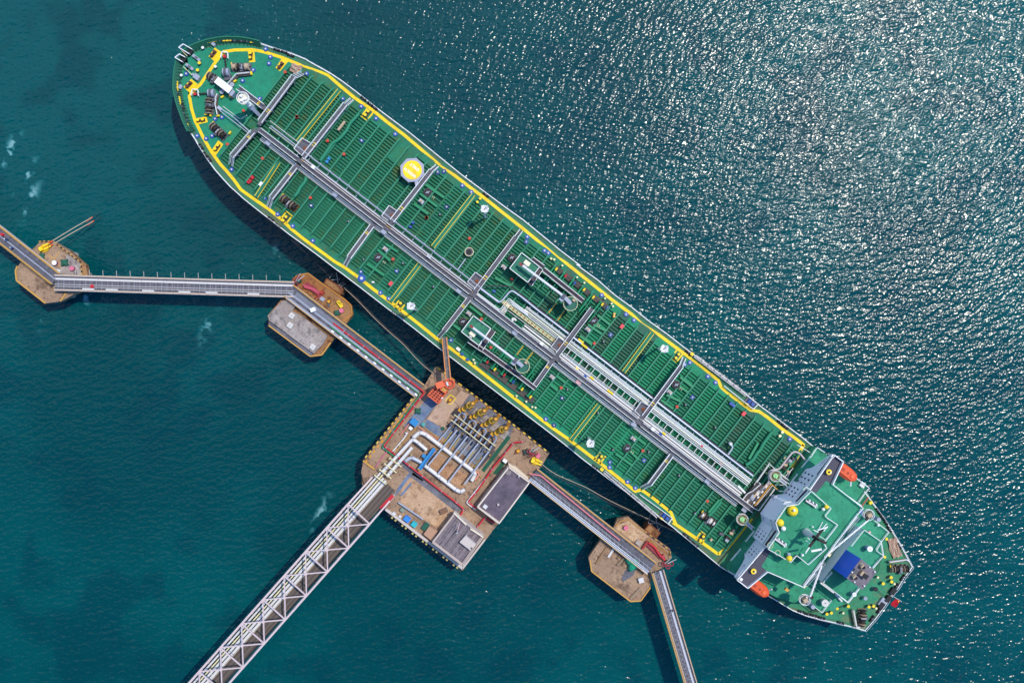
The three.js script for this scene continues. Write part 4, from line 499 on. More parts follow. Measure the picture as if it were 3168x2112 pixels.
{ const b = V(zO(1650, 305), Y3), g = grp('radar_mast', tanker, b), o = b; acc().rod(o, o.clone().setY(Y3 + 4.8), 1.0, 18, 0.5).build('mast_cone', M.offwhite, g); const T = o.clone().setY(Y3 + 4.8), top = o.clone().setY(Y3 + 8.6);
  acc().rod(T, top, 0.4, 10, 0.25).build('topmast', M.soot, g); acc().bar(T.clone().add(new THREE.Vector3(1.6, 1.6, -2.2)), T.clone().add(new THREE.Vector3(-1.6, 1.4, 2.2)), 0.6, 0.3).bar(T.clone().add(new THREE.Vector3(0, 2.6, 0)), T.clone().add(new THREE.Vector3(2.2, 2.4, 1.0)), 0.7, 0.25).build('yard', M.soot, g);
  acc().bar(T.clone().add(new THREE.Vector3(2.6, 2.2, -2.9)), T.clone().add(new THREE.Vector3(0.2, 2.2, -2.2)), 0.25, 0.3).build('radar_scanner', M.white, g); acc().bar(T.clone().add(new THREE.Vector3(-1.4, 2.2, 3.0)), T.clone().add(new THREE.Vector3(1.1, 2.2, 2.5)), 0.45, 0.35).build('radar_scanner', M.white, g); acc().bar(T.clone().add(new THREE.Vector3(0.4, 1.5, -1.6)), T.clone().add(new THREE.Vector3(0.4, 1.5, -4.0)).add(new THREE.Vector3(1.3, 0, 0)), 0.12).bar(T.clone().add(new THREE.Vector3(-1.2, 1.5, 1.6)), T.clone().add(new THREE.Vector3(-2.4, 1.3, 3.4)), 0.12).bar(T.clone().add(new THREE.Vector3(0.2, 1, -1)), T.clone().add(new THREE.Vector3(2.4, 1, 0.4)), 0.12).bar(T.clone().add(new THREE.Vector3(-0.4, 1, 1.2)), T.clone().add(new THREE.Vector3(-1.9, 1, 0)), 0.12).build('stay_bars', M.white, g); }
for (const [a, b] of [[zO(2080, 130), zO(1890, 330)], [zO(2095, 180), zO(2010, 290)], [zO(1630, 750), zO(1720, 620)], [zO(1800, 260), zO(1900, 310)], [zO(1640, 480), zO(1730, 550)]]) acc().bar(V(a, Y3 + 2), V(b, Y3 + 2), 0.16).build('whip_aerial', M.white, tanker);
for (const p of [zM(2090, 590), zO(530, 1100)]) { const g = grp('wing_searchlight', tanker, V(p, Y2)), o = orig(g); cy('dish', M.yell, g, o.clone().setY(Y2 + 0.9), 0.72, 0.14); cy('post', M.black, g, o, 0.2, 0.9); cy('lamp', M.black, g, o.clone().setY(Y2 + 1.04), 0.25, 0.2); bx('bracket', M.white, g, o.clone().add(new THREE.Vector3(0.35, 1.15, 0.1)), [0.3, 0.25, 0.3]); }
for (const p of [zM(2190, 270), zO(285, 1280)]) bx('wing_console', M.white, tanker, V(p, Y2 + 0.6), [0.7, 1, 0.7], SH);
// casing and funnel
const casing = [zQ(1290, 505), zQ(1600, 720), zQ(1510, 880), zQ(1640, 975), zQ(1450, 1190), zS(1200, 390), zS(1000, 640), zS(545, 290)];
const fun = grp('engine_casing', tanker, V([2640, 1760], DY)); prism('casing_wall', M.wall, casing, Y1, YC - 0.02, fun); prism('casing_top', M.house, casing, YC - 0.02, YC, fun); { const a = acc(); rl(a, [zQ(1290, 505), zQ(1600, 720), zQ(1510, 880), zQ(1640, 975), zQ(1450, 1190)], YC, 1.05, false, 0.09); rl(a, [zS(1200, 390), zS(1000, 640), zS(545, 290), zS(710, 100)], YC); rl(a, [zQ(1060, 800), zQ(1290, 505)], YC); a.build('casing_railing', M.white, fun); }
const fq = [zQ(1260, 1045), zQ(1550, 1290), zQ(1290, 1610), zQ(1000, 1400)], funnel = grp('funnel', tanker, V([2668, 1777], YC)); prism('funnel_shell', M.funnel, fq, YC, YF - 0.1, funnel); prism('funnel_top', tmat(worn(128, 6, 0x6b646d, 0x7a7278, 0x57504f, 0.6, 191)), fq, YF - 0.1, YF, funnel);
for (const [a, b, r] of [[zQ(1255, 1150), zQ(1305, 1200), 0.55], [zQ(1110, 1340), zQ(1160, 1392), 0.55]]) { acc().rod(V(a, YF - 0.4), V(b, YF + 1.1), r, 16).build('exhaust_pipe', M.tan, funnel); acc().rod(V(b, YF + 1.08), V(b, YF + 1.14), r * 0.92, 16).build('exhaust_mouth', M.black, funnel); }
bx('uptake_box', M.tan, funnel, V(zQ(1290, 1320), YF + 0.5), [1.3, 1.2, 1.3], SH); bx('uptake_mouth', M.black, funnel, V(zQ(1340, 1365), YF + 1.15), [1.4, 0.1, 1.2], SH); bx('vent_box', M.dgrey, funnel, V(zQ(1150, 1270), YF + 0.3), [0.8, 0.6, 1], SH);
for (const [p, h] of [[zQ(1410, 1190), 0.5], [zQ(1500, 1275), 0.5], [zQ(1135, 1460), 0.5], [zQ(1310, 1530), 0.5], [zQ(1090, 1280), 0.6]]) cy('funnel_fitting', M.white, funnel, V(p, YF), 0.18, h);
// vents
const vent = (p, y, r, h, m, top = m) => { const g = grp('ventilator', tanker, V(p, y)), o = orig(g); cy('trunk', M.grey, g, o, r * 0.75, h); cy('head', top, g, o.clone().setY(y + h), r, 0.35); cy('spindle', M.dgrey, g, o.clone().setY(y + h + 0.35), r * 0.15, 0.1); };
vent(zQ(1360, 830), YC, 0.72, 1.8, M.white); vent(zS(560, 635), Y1, 0.95, 1.6, M.grey, M.offwhite); vent(zS(1085, 480), YC, 0.55, 1.6, M.white); vent(zM(965, 1120), Y1, 0.88, 2.2, M.grey, M.grey); vent(zoom(2230, 1500, 4.072)(545, 388), Y1, 0.98, 2.2, M.grey, M.grey); vent(zQ(1550, 420), Y1, 0.3, 0.8, M.white); vent(zQ(1395, 550), Y1, 0.3, 0.6, mat(0xd9a9a0)); vent(zS(1300, 560), DY, 0.5, 1.2, M.grey); vent(zS(1490, 400), DY, 0.6, 1.0, M.black);
// provision cranes with white lattice jibs
for (const [ring, jA, jB] of [[zQ(1385, 240), zQ(1390, 345), zQ(590, 1015)], [zS(225, 605), zS(335, 560), zS(545, -10)]]) { const y = 21.5, b = V(ring, Y1), g = grp('provision_crane', tanker, b), T = V(ring, y); cy('pedestal', M.grey, g, b, 0.55, y - Y1); acc().cyl(T.clone().setY(y - 0.12), 1.3, 0.12, 1.3, 20).build('deck_ring', mat(0x5b6a55, 0.7), g); acc().ring(T.clone().setY(y + 0.9), 1.35, 0.08).ring(T.clone().setY(y + 0.1), 1.35, 0.08).build('ring_rail', M.white, g); bx('house', M.tan, g, T.clone().setY(y + 0.7), [1.1, 1.3, 1], 0.5); const A = V(jA, y + 1.2), B = V(jB, y + 1.2), d = B.clone().sub(A), n = new THREE.Vector3(-d.z, 0, d.x).normalize(); acc().bar(A, B, 0.34, 0.4).build('jib', M.white, g); for (let i = 1; i < 9; i++) bx('jib_plate', M.offwhite, g, A.clone().lerp(B, i / 9), [0.5, 0.5, 0.5], 0.9); bx('winch', M.soot, g, A.clone().addScaledVector(n, 0.5), [0.8, 0.6, 0.6], 0.9); acc().bar(A.clone().setY(y + 0.4), T, 0.7, 0.6).build('jib_heel', M.offwhite, g); }
{ // outside stairs and galleries behind the block
  for (const [a, b, y0, y1] of [[zQ(1180, 280), zQ(950, 560), 20, 23.4], [zQ(920, 560), zQ(640, 960), 17, 20], [zQ(420, 1300), zQ(210, 1530), 20, 23.4], [zQ(560, 1100), zQ(400, 1310), 17, 20]]) { const A = V(a, y1), B = V(b, y0), g = grp('outside_stair', tanker, A), d = B.clone().sub(A).setY(0).normalize(), n = new THREE.Vector3(-d.z, 0, d.x), s = acc(); for (const k of [-0.45, 0.45]) s.bar(A.clone().addScaledVector(n, k), B.clone().addScaledVector(n, k), 0.1, 0.25).bar(A.clone().addScaledVector(n, k).setY(y1 + 1), B.clone().addScaledVector(n, k).setY(y0 + 1), 0.08); s.build('stringers', M.white, g); const t = acc(); for (let i = 1; i < 14; i++) { const q = A.clone().lerp(B, i / 14); t.bar(q.clone().addScaledVector(n, -0.42), q.clone().addScaledVector(n, 0.42), 0.2, 0.05); } t.build('treads', M.offwhite, g); }
  const a = acc(); rl(a, [zN(490, 850), zN(1120, 1340), zQ(1190, 200), zQ(190, 1540), zO(820, 1110)], Y2, 1.05, false, 0.12); a.build('bridge_deck_railing', M.white, tiers);
  for (const [p, q] of [[zN(820, 1100), zN(1090, 1290)], [zN(940, 1190), zN(1110, 1340)]]) { const b = acc(); rl(b, [p, q], Y2 - 2, 1); b.build('gallery_rail', M.white, tanker); }
  for (const [p, s, m] of [[zQ(1250, 190), [2, 1, 1.2], M.wall], [zO(1240, 1500), [1, 0.8, 0.8], M.kerb], [zQ(660, 960), [1.2, 1, 0.8], M.cream], [zQ(1170, 270), [0.9, 0.8, 0.5], M.cream], [zO(1590, 1420), [0.9, 0.9, 0.9], M.cream]]) bx('deck_locker', m, tanker, V(p, Y1 + 4), s, SH);
}
// pump room top, foam monitor platforms
function monitor(c, bridgeTo) { const y = DY + 4.6, C = V(c, y), g = grp('foam_monitor_platform', tanker, V(c, DY)); acc().cyl(C.clone().setY(y - 0.12), 1.45, 0.12, 1.45, 20).build('deck', mat(0x7a6a52, 0.8), g); acc().ring(C.clone().setY(y + 0.9), 1.45, 0.07).ring(C.clone().setY(y + 0.1), 1.47, 0.09).build('rail', M.offwhite, g); cy('post', M.grey, g, orig(g), 0.4, 4.5); cy('monitor_base', mat(0x8fce8a, 0.6), g, C, 0.65, 0.5); acc().ring(C.clone().add(new THREE.Vector3(0.5, 0.7, 0.2)), 0.6, 0.06).build('hand_wheel', mat(0xa9e29a, 0.6), g); const b = V(bridgeTo, y); const d = b.clone().sub(C).normalize(); acc().bar(C.clone().addScaledVector(d, 1.4).setY(y - 0.06), b.clone().setY(y - 0.06), 0.75, 0.12).build('gangway', M.grey, g); const n = new THREE.Vector3(-d.z, 0, d.x), r = acc(); for (const s of [-0.42, 0.42]) r.rail([C.clone().addScaledVector(d, 1.4).addScaledVector(n, s), b.clone().addScaledVector(n, s)], 1, false, 2, 0.07); r.build('gangway_rail', M.white, g); }
monitor(zM(1000, 680), zM(1240, 860)); monitor(zoom(2140, 1540, 4.977)(775, 325), zoom(2140, 1540, 4.977)(940, 470));
pipe([zM(1620, 350), zM(1500, 200), zM(1370, 180), zM(1220, 370), zM(1090, 545), zM(930, 560), zM(860, 620), zM(880, 780), zM(840, 860)], 0.26, mat(0xb9a9a9, 0.5), DY + 3.4, 'foam_line', 0.8); pipe([zM(1180, 300), zM(1200, 320)], 0.4, M.tan, DY + 1);
for (const [a, b] of [[zM(860, 430), zM(1280, 780)], [zM(1440, 30), zM(1740, 210)], [zM(860, 430), zM(600, 800)]]) { const r = acc(); rl(r, [a, b], DY + 1.6, 1); r.build('gallery_rail', M.white, tanker); }
{ const g = grp('pump_room_top', tanker, V(zM(640, 1080), DY)); prism('roof', M.tray, [zM(610, 830), zM(970, 930), zM(600, 1390), zM(330, 1170)], DY, DY + 1.6, g); for (let i = 0; i < 9; i++) { const q = V(zM(420 + i * 55, 1220 - i * 45), DY + 1.75); bx('machinery', [M.pale, M.dgrey, M.grey, M.tan][i % 4], g, q, [0.5 + (i % 3) * 0.3, 0.4, 1.5], SH); bx('valve_bank', [M.dgrey, M.pale][i % 2], g, V(zM(520 + i * 42, 1290 - i * 55), DY + 1.8), [0.4, 0.5, 0.7], SH); } acc().tube(VV([zM(570, 1310), zM(920, 850), zM(1050, 970)], DY + 2.3), 0.13, 0.3).build('yellow_line', mat(0xd99a24), g); acc().tube(VV([zM(600, 1310), zM(945, 880), zM(1060, 985)], DY + 2.3), 0.1, 0.3).build('white_line', M.pale, g); const r = acc(); rl(r, [zM(540, 1345), zM(640, 1390), zM(970, 940)], DY + 1.6); rl(r, [zM(300, 1170), zM(400, 1040), zM(510, 985), zM(680, 840), zM(640, 810)], DY + 1.6); r.build('railing', M.white, g); for (let i = 0; i < 5; i++) bx('cargo_valve', M.white, g, V(zM(240 + i * 30, 900 + i * 30), DY + 2), [0.5, 0.5, 0.5], 0.4); }
for (const [z, L] of [[zM, [[1250, 400], [1210, 450], [1180, 520], [1300, 430], [1310, 370], [1400, 330], [1260, 590], [1330, 620]]], [zoom(2140, 1540, 4.977), [[640, 500], [610, 540], [560, 610], [690, 440], [540, 650], [460, 550], [300, 640]]]]) L.forEach((p, i) => bx('pump_skid', [M.dgrey, M.tan, M.soot, M.greenPipe, M.grey][i % 5], tanker, V(z(...p), DY + 0.6), [0.6 + (i % 3) * 0.35, 0.9, 0.7], SH + (i % 2) * 0.4));
for (const [z, a, b] of [[zM, [1060, 620], [1260, 780]], [zM, [1200, 700], [1380, 520]], [zM, [1240, 760], [1330, 560]]]) pipe([z(...a), z(...b)], 0.12, M.offwhite, DY + 1.2);
acc().tube(VV([zM(1000, 870), zM(1170, 870), zM(1200, 960)], DY + 2), 0.08, 0.3).build('handrail_line', M.white, tanker);
// boats, rafts, ropes, flag
const lofted = (name, m, parent, C, L, B, H, ang, y) => { const nu = 14, nv = 10, pos = [], idx = []; for (let i = 0; i <= nu; i++) { const t = i / nu * 2 - 1, w = Math.pow(1 - Math.pow(Math.abs(t), 3.2), 0.55); for (let j = 0; j <= nv; j++) { const a = j / nv * Math.PI * 2, s = B / 2 * w * Math.sign(Math.cos(a)) * Math.pow(Math.abs(Math.cos(a)), 0.7), h = H / 2 * (0.35 + 0.65 * w) * Math.sign(Math.sin(a)) * Math.pow(Math.abs(Math.sin(a)), 0.75), x = t * L / 2; pos.push(C.x + x * Math.cos(ang) + s * Math.sin(ang), y + h, C.z - x * Math.sin(ang) + s * Math.cos(ang)); if (i && j) { const p = (i - 1) * (nv + 1) + j - 1, q = i * (nv + 1) + j - 1; idx.push(p, q, p + 1, p + 1, q, q + 1); } } } const g = new THREE.BufferGeometry(); g.setAttribute('position', new THREE.Float32BufferAttribute(pos, 3)); g.setAttribute('uv', new THREE.Float32BufferAttribute(new Float32Array(pos.length / 3 * 2), 2)); g.setIndex(idx); g.computeVertexNormals(); return acc().add(g).build(name, m, parent); };
for (const [p, l] of [[zN(775, 595), 'orange enclosed lifeboat on the seaward side of the tanker, behind the bridge wing'], [zO(630, 1450), 'orange enclosed lifeboat on the jetty side of the tanker, behind the bridge wing']]) { const y = 18.6, C = V(p, y), g = thing('lifeboat', l, 'lifeboat', V(p, y - 1.3), 'lifeboats of the tanker'), d = new THREE.Vector3(CA, 0, SA); lofted('hull', M.orange, g, C, 7.2, 3.3, 2.4, SH, y); bx('canopy', mat(0xd9521f, 0.5), g, C.clone().setY(y + 1.1), [4.8, 0.5, 2.1], SH); bx('hatch', mat(0x8a2f14), g, C.clone().addScaledVector(d, 0.3).setY(y + 1.38), [0.5, 0.1, 0.5], SH); bx('hatch', mat(0xb03c16), g, C.clone().addScaledVector(d, -1.3).setY(y + 1.38), [0.9, 0.1, 0.8], SH); bx('wheel_cupola', mat(0xe86a3a), g, C.clone().addScaledVector(d, 1.7).setY(y + 1.3), [0.9, 0.6, 1], SH); const dv = grp('lifeboat_davit', tanker, C.clone().setY(Y1)); for (const s of [-2.4, 2.6]) acc().bar(C.clone().addScaledVector(d, s).setY(Y1), C.clone().addScaledVector(d, s).setY(y - 1.2), 0.4).bar(C.clone().addScaledVector(d, s).setY(y - 1.2), C.clone().addScaledVector(d, s).add(new THREE.Vector3(p[0] > 2500 ? -1.4 : 1.2, 1.9, p[0] > 2500 ? 1.9 : -1.6)), 0.25).build('davit_arm', M.white, dv); }
for (const [p, l] of [[zN(1128, 838), 'white liferaft canister nearest the seaward rail, aft of the lifeboat'], [zN(1098, 885), 'white liferaft canister inboard of its twin, aft of the seaward lifeboat']]) { const g = thing('liferaft', l, 'liferaft', V(p, Y1), 'liferaft canisters'), o = orig(g), d = new THREE.Vector3(CA, 0, SA); acc().rod(o.clone().addScaledVector(d, -0.65).setY(Y1 + 0.6), o.clone().addScaledVector(d, 0.65).setY(Y1 + 0.6), 0.36, 14).build('canister', M.white, g); for (const s of [-0.3, 0.3]) acc().rod(o.clone().addScaledVector(d, s - 0.04).setY(Y1 + 0.6), o.clone().addScaledVector(d, s + 0.04).setY(Y1 + 0.6), 0.38, 14).build('strap', M.tan, g); bx('cradle', M.grey, g, o.clone().setY(Y1 + 0.15), [1.1, 0.3, 0.7], SH); }
function ropePile(p, L, W, ang, y, label) { const g = thing('rope_pile', label, 'rope', V(p, y)), o = orig(g), d = new THREE.Vector3(Math.cos(ang), 0, -Math.sin(ang)), n = new THREE.Vector3(d.z, 0, -d.x); bx('pallet', M.tan, g, o.clone().setY(y + 0.06), [L * 0.92, 0.1, W * 0.86], ang); for (let i = 0; i < 13; i++) { const s = (i / 12 - 0.5) * W, pts = []; for (let k = 0; k <= 8; k++) pts.push(o.clone().addScaledVector(d, (k / 8 - 0.5) * L * rr(0.86, 1)).addScaledVector(n, s + Math.sin(k * 1.1 + i) * 0.16).setY(y + 0.3 + 0.15 * Math.sin(i * 2.3 + k))); acc().tube(pts, 0.12, 0.4, 6).build('rope', i % 3 ? M.rope : mat(0xb9937c, 0.95), g); } }
ropePile(zQ(1860, 845), 5.6, 2.4, -1.27, DY, 'pinkish coiled mooring rope flaked out on the stern deck'); ropePile(zA(1955, 630), 3.1, 2.2, -0.3, DY, 'pinkish heap of mooring rope beside the yellow stripe at the bow');
{ const P0 = V(zS(1800, 525), DY), tip = V(zS(2000, 650), DY + 2.4), g = thing('ensign_flag', 'small red flag with a yellow mark hanging over the stern', 'flag', V(zS(1960, 640), DY + 1)); const fl = [], A = V(zS(1885, 592), DY + 2.0), B = V(zS(1975, 640), DY + 2.3), gg = new THREE.PlaneGeometry(1, 1, 8, 8), q = gg.attributes.position; for (let i = 0; i < q.count; i++) { const s = q.getX(i) + 0.5, t = 0.5 - q.getY(i), v = A.clone().lerp(B, s).add(new THREE.Vector3(-0.75 * t + 0.12 * Math.sin(t * 7 + s * 3), -1.5 * t * 0.8, 2.1 * t + 0.12 * Math.sin(s * 8))); q.setXYZ(i, v.x, v.y, v.z); } gg.computeVertexNormals(); acc().add(gg).build('cloth', new THREE.MeshStandardMaterial({ color: 0xd01020, roughness: 0.8, side: THREE.DoubleSide }), g); const st = V(zS(1945, 645), DY + 2.12); acc().cyl(st, 0.22, 0.03, 0.22, 5).build('star', M.yell, g); const sf = grp('ensign_staff', tanker, P0); acc().rod(P0, tip, 0.09).build('staff', M.white, sf); acc().bar(V(zS(1785, 500), DY + 0.1), V(zS(1835, 545), DY + 0.1), 0.2, 0.2).build('foot', M.white, sf); }
// details at the stern: tow wires, small boom, red safety rail
for (const [a, b] of [[zQ(1640, 990), zQ(1560, 1300)], [zS(1500, 390), zS(1690, 555)], [zS(340, 850), zS(960, 735)], [zS(1190, 420), zS(1230, 540)]]) acc().rod(V(a, DY + 0.8), V(b, DY + 0.5), 0.06).build('wire', M.soot, tanker);
acc().bar(V(zN(1260, 1130), DY + 0.9), V(zN(1120, 1320), DY + 0.9), 0.22, 0.15).build('red_barrier', M.red, tanker); bx('yellow_valve', M.yell, tanker, V(zN(1300, 1235), DY + 0.6), [0.9, 1, 0.7], 0.6); bx('stern_platform', M.grey, tanker, V(zS(1650, 660), DY + 0.4), [2.4, 0.7, 1.6], 0.95);
for (const p of [zS(1630, 720), zS(1750, 600), zS(1840, 455)]) bx('stern_roller_box', M.black, tanker, V(p, DY + 0.6), [1.8, 0.9, 1.2], 0.95);
acc().add(ribbon(VV([zS(1110, 790), zS(1170, 1090)], DY + 0.9), 0.9, DY + 0.8, DY + 0.9)).build('winch_platform', mat(0x6d7058, 0.8), tanker); acc().add(ribbon(VV([zQ(1770, 1110), zQ(2080, 1070)], DY + 0.9), 0.9, DY + 0.8, DY + 0.9)).build('winch_platform', mat(0x6d7058, 0.8), tanker); { const r = acc(); rl(r, [zS(1105, 790), zS(1160, 1100), zS(1220, 1090)], DY + 0.9, 1); rl(r, [zQ(1760, 1090), zQ(2085, 1045), zQ(2090, 1080)], DY + 0.9, 1); r.build('winch_platform_rail', M.white, tanker); }
for (const [a, b, y] of [[zS(520, 300), zS(760, 480), YC], [zS(790, 510), zS(910, 640), Y1]]) acc().bar(V(a, y + 0.5), V(b, y + 0.5), 0.45, 0.8).build('side_trunk', M.offwhite, tanker);
{ const q = outline.filter(p => toUV(p)[0] > 925).map(p => { const [u, v] = toUV(p); return UV(u - 6, v + (v > 80 ? -7 : 7)); }); acc().poly(VV(q, DY), DY, DY + 0.01).build('stern_plating', M.stern, tanker); }
// ---------- jetty: loading platform ----------
const JY = 8;
const slab = (name, label, cat, pts, y, m, th = 1.6, group) => { const W = VV(pts, y), c = W.reduce((a, p) => a.add(p), new THREE.Vector3()).divideScalar(W.length); const g = thing(name, label, cat, c.clone().setY(0), group); acc().poly(W, y - th, y).build('deck_slab', m, g); return g; };
const piles = (g, pts, y, r = 0.6) => { for (const p of VV(pts, y)) { cy('pile', M.concGrey, g, p.clone().setY(-3), r, y + 1.6); } };
const plat = slab('loading_platform', 'brown concrete loading platform with pipework in the middle of the jetty', 'platform', [[1348.6, 1131.8], [1700, 1401], jg(870, 660), [1651, 1457], [1639, 1491], [1431, 1764], [1193, 1576.5], [1135, 1525], je(110, 1350), je(80, 1230), je(110, 1050), je(880, 80), jd(1480, 890)], JY, M.conc, 2);
piles(plat, [[1200, 1400], [1260, 1320], [1320, 1240], [1380, 1190], [1500, 1290], [1600, 1370], [1640, 1420], [1600, 1500], [1530, 1590], [1440, 1710], [1380, 1680], [1300, 1620], [1230, 1560], [1400, 1400], [1480, 1480]], JY);
const patch = (name, m, pts, y = JY, th = 0.03, parent = plat) => acc().poly(VV(pts, y), y, y + th).build(name, m, parent);
// paving bays of different age and colour
patch('paving_panel', M.bluegrey, mp(je, [[1060, 130], [1190, 230], [1010, 450], [920, 560], [700, 560], [790, 440]]), JY, 0.02); patch('paving_panel', tmat(worn(256, 9, 0xb0927a, 0xbda088, 0x8d7462, 0.5, 301), 0.92), mp(je, [[1190, 240], [1370, 380], [1300, 580], [1040, 450]]), JY, 0.03); patch('paving_panel', tmat(worn(256, 9, 0xb59a80, 0xbfa48c, 0x9c836c, 0.4, 311), 0.92), mp(je, [[1320, 110], [1480, 250], [1370, 380], [1200, 240]]), JY, 0.035); patch('paving_panel', tmat(worn(256, 8, 0xae9078, 0xb89a82, 0x8f7662, 0.4, 321), 0.92), mp(je, [[1540, 30], [1650, 110], [1530, 270], [1420, 180]]), JY, 0.03);
patch('painted_lane', M.bluegrey, mp(je, [[1030, 450], [1290, 600], [1240, 720], [960, 560]]), JY, 0.025); patch('painted_lane', M.bluegrey, mp(je, [[790, 1220], [830, 1240], [590, 1566], [540, 1550]]), JY, 0.025); patch('painted_lane', M.bluegrey, mp(je, [[800, 1370], [830, 1385], [680, 1566], [640, 1566]]), JY, 0.026); patch('pipe_trench_floor', M.tray, mp(je, [[1390, 480], [2040, 860], [1960, 960], [1300, 560]]), JY, 0.02); patch('pipe_trench_floor', M.tray, mp(je, [[1240, 680], [1480, 480], [2030, 920], [1800, 1180]]), JY, 0.018); patch('pipe_trench_floor', tmat(worn(256, 9, 0x6a7484, 0x7d8693, 0x8a6a52, 0.8, 331), 0.9), mp(je, [[1260, 700], [1430, 560], [1960, 920], [1780, 1150]]), JY, 0.03);
patch('arm_bay_floor', M.road, mp(je, [[1660, 90], [2300, 560], [2240, 720], [1960, 620], [1550, 300], [1530, 270]]), JY, 0.03); for (const p of [[[1760, 280], [1810, 320], [1730, 410], [1680, 370]], [[1900, 390], [1960, 430], [1870, 520], [1810, 470]], [[2050, 490], [2110, 540], [2020, 640], [1940, 590]], [[2190, 605], [2245, 650], [2160, 750], [2090, 700]]]) patch('arm_footing', M.concGrey, mp(je, p), JY, 0.35);
patch('green_walk', mat(0x14543f, 0.85), mp(je, [[2210, 690], [2260, 720], [1870, 1230], [1830, 1190]]), JY, 0.04); patch('green_walk', mat(0x14543f, 0.85), mp(je, [[2150, 1040], [2200, 1080], [2050, 1260], [1990, 1250]]), JY, 0.04); patch('pump_bay_floor', M.road, mp(je, [[690, 1060], [1010, 1320], [960, 1370], [640, 1120]]), JY, 0.03); patch('drain_strip', M.road, mp(jh, [[480, 30], [880, 330], [850, 370], [450, 60]]), JY, 0.03); patch('paving_panel', tmat(worn(256, 11, 0xb4916f, 0xc0a080, 0x80614a, 0.7, 341), 0.92), mp(jh, [[400, 90], [470, 80], [820, 330], [700, 500], [560, 420], [370, 290]]), JY, 0.02); patch('paving_panel', tmat(worn(256, 11, 0xa8805e, 0xb89270, 0x7a583e, 0.8, 351), 0.92), mp(je, [[1190, 960], [1650, 1300], [1560, 1480], [1060, 1130]]), JY, 0.025);
{ // kerb with black and yellow blocks
  const kerbY = [0xd9b02c, 0xc99c22, 0xe0c050].map(c => mat(c, 0.75)); const kerb = (a, b, n, y = JY, parent = plat, dull) => { const A = V(a, y), B = V(b, y); for (let i = 0; i < n; i++) { const c = A.clone().lerp(B, (i + 0.5) / n).setY(y + 0.2), L = A.distanceTo(B) / n; const ang = Math.atan2(-(B.z - A.z), B.x - A.x); bx('kerb_block', i % 2 ? (dull && i % 4 === 1 ? M.brown : M.black) : dull ? M.kerb : kerbY[i % 3], parent, c, [L * 0.96, 0.4, dull ? 0.24 : 0.34], ang); } };
  kerb([1352, 1136], [1440, 1201], 8); kerb([1442, 1203], [1615, 1333], 24); kerb([1618, 1336], [1698, 1400], 10); kerb(je(880, 85), je(115, 1045), 28); globalThis.kerbRow = kerb;
  for (let i = 0; i < 13; i++) { const q = V(je(850 - i * 58, 190 + i * 73), JY - 0.3); bx('edge_fender', mat(0xc98f1e, 0.8), plat, q, [0.9, 0.7, 0.45], 0.9); }
  for (let i = 0; i < 22; i++) { const q = V([1203 + i * 10.6, 1592 + i * 8.1], JY - 0.4); bx('edge_fender', i % 3 ? mat(0xb9ab62) : M.black, plat, q, [0.55, 0.7, 0.6], SH); }
  acc().bar(V([1193, 1574], JY + 0.35), V([1431, 1757], JY + 0.35), 0.7, 0.7).build('parapet', M.kerbWhite, plat); acc().bar(V([1431, 1757], JY + 0.35), V([1500, 1668], JY + 0.35), 0.5, 0.7).build('parapet', M.kerbWhite, plat); acc().bar(V(je(110, 1055), JY + 0.3), V(je(270, 1180), JY + 0.3), 0.4, 0.6).build('parapet', M.kerb, plat);
}
const things = (name, label, cat, p, y, group) => thing(name, label, cat, V(p, y), group);
// ---------- buildings on the platform ----------
{
  const q = mp(ji, [[860, 170], [1105, 350], [745, 835], [490, 640]]), y = JY + 4.2, g = things('control_building', 'long flat-roofed building with dark bitumen roof at the seaward corner of the loading platform', 'building', ji(800, 500), JY);
  acc().poly(VV(q, y), JY + 0.05, y).build('wall', M.kerbWhite, g); acc().poly(VV(mp(ji, [[862, 182], [1090, 348], [745, 815], [508, 640]]), y), y, y + 0.03).build('roof_covering', M.roof, g); const a = acc(); const W = VV(q, y); for (let i = 0; i < 4; i++) a.bar(W[i].clone().setY(y + 0.3), W[(i + 1) % 4].clone().setY(y + 0.3), 0.35, 0.6); a.build('parapet', mat(0xd8c8b6, 0.8), g);
  bx('roof_hatch', M.offwhite, g, V(ji(580, 640), y + 0.3), [1.1, 0.5, 1.0], SH); bx('roof_vent', M.kerbWhite, g, V(ji(735, 615), y + 0.4), [0.5, 0.8, 0.5], 0.3); bx('roof_slab', mat(0x837a78, 0.9), g, V(ji(860, 235), y + 0.1), [1.3, 0.16, 1.3], SH + 0.3); cy('roof_aerial', M.white, g, V(ji(980, 275), y), 0.14, 1.6); acc().poly(VV(mp(ji, [[840, 165], [860, 175], [545, 590], [525, 570]]), y - 0.6), JY + 0.1, y - 0.6).build('side_gallery', mat(0xb3a294, 0.85), g);
  acc().poly(VV(mp(ji, [[855, 120], [900, 150], [935, 160], [1085, 290], [1105, 350], [860, 175]]), JY + 2), JY + 0.05, JY + 2).build('porch', mat(0xcdbda4, 0.85), g);
}
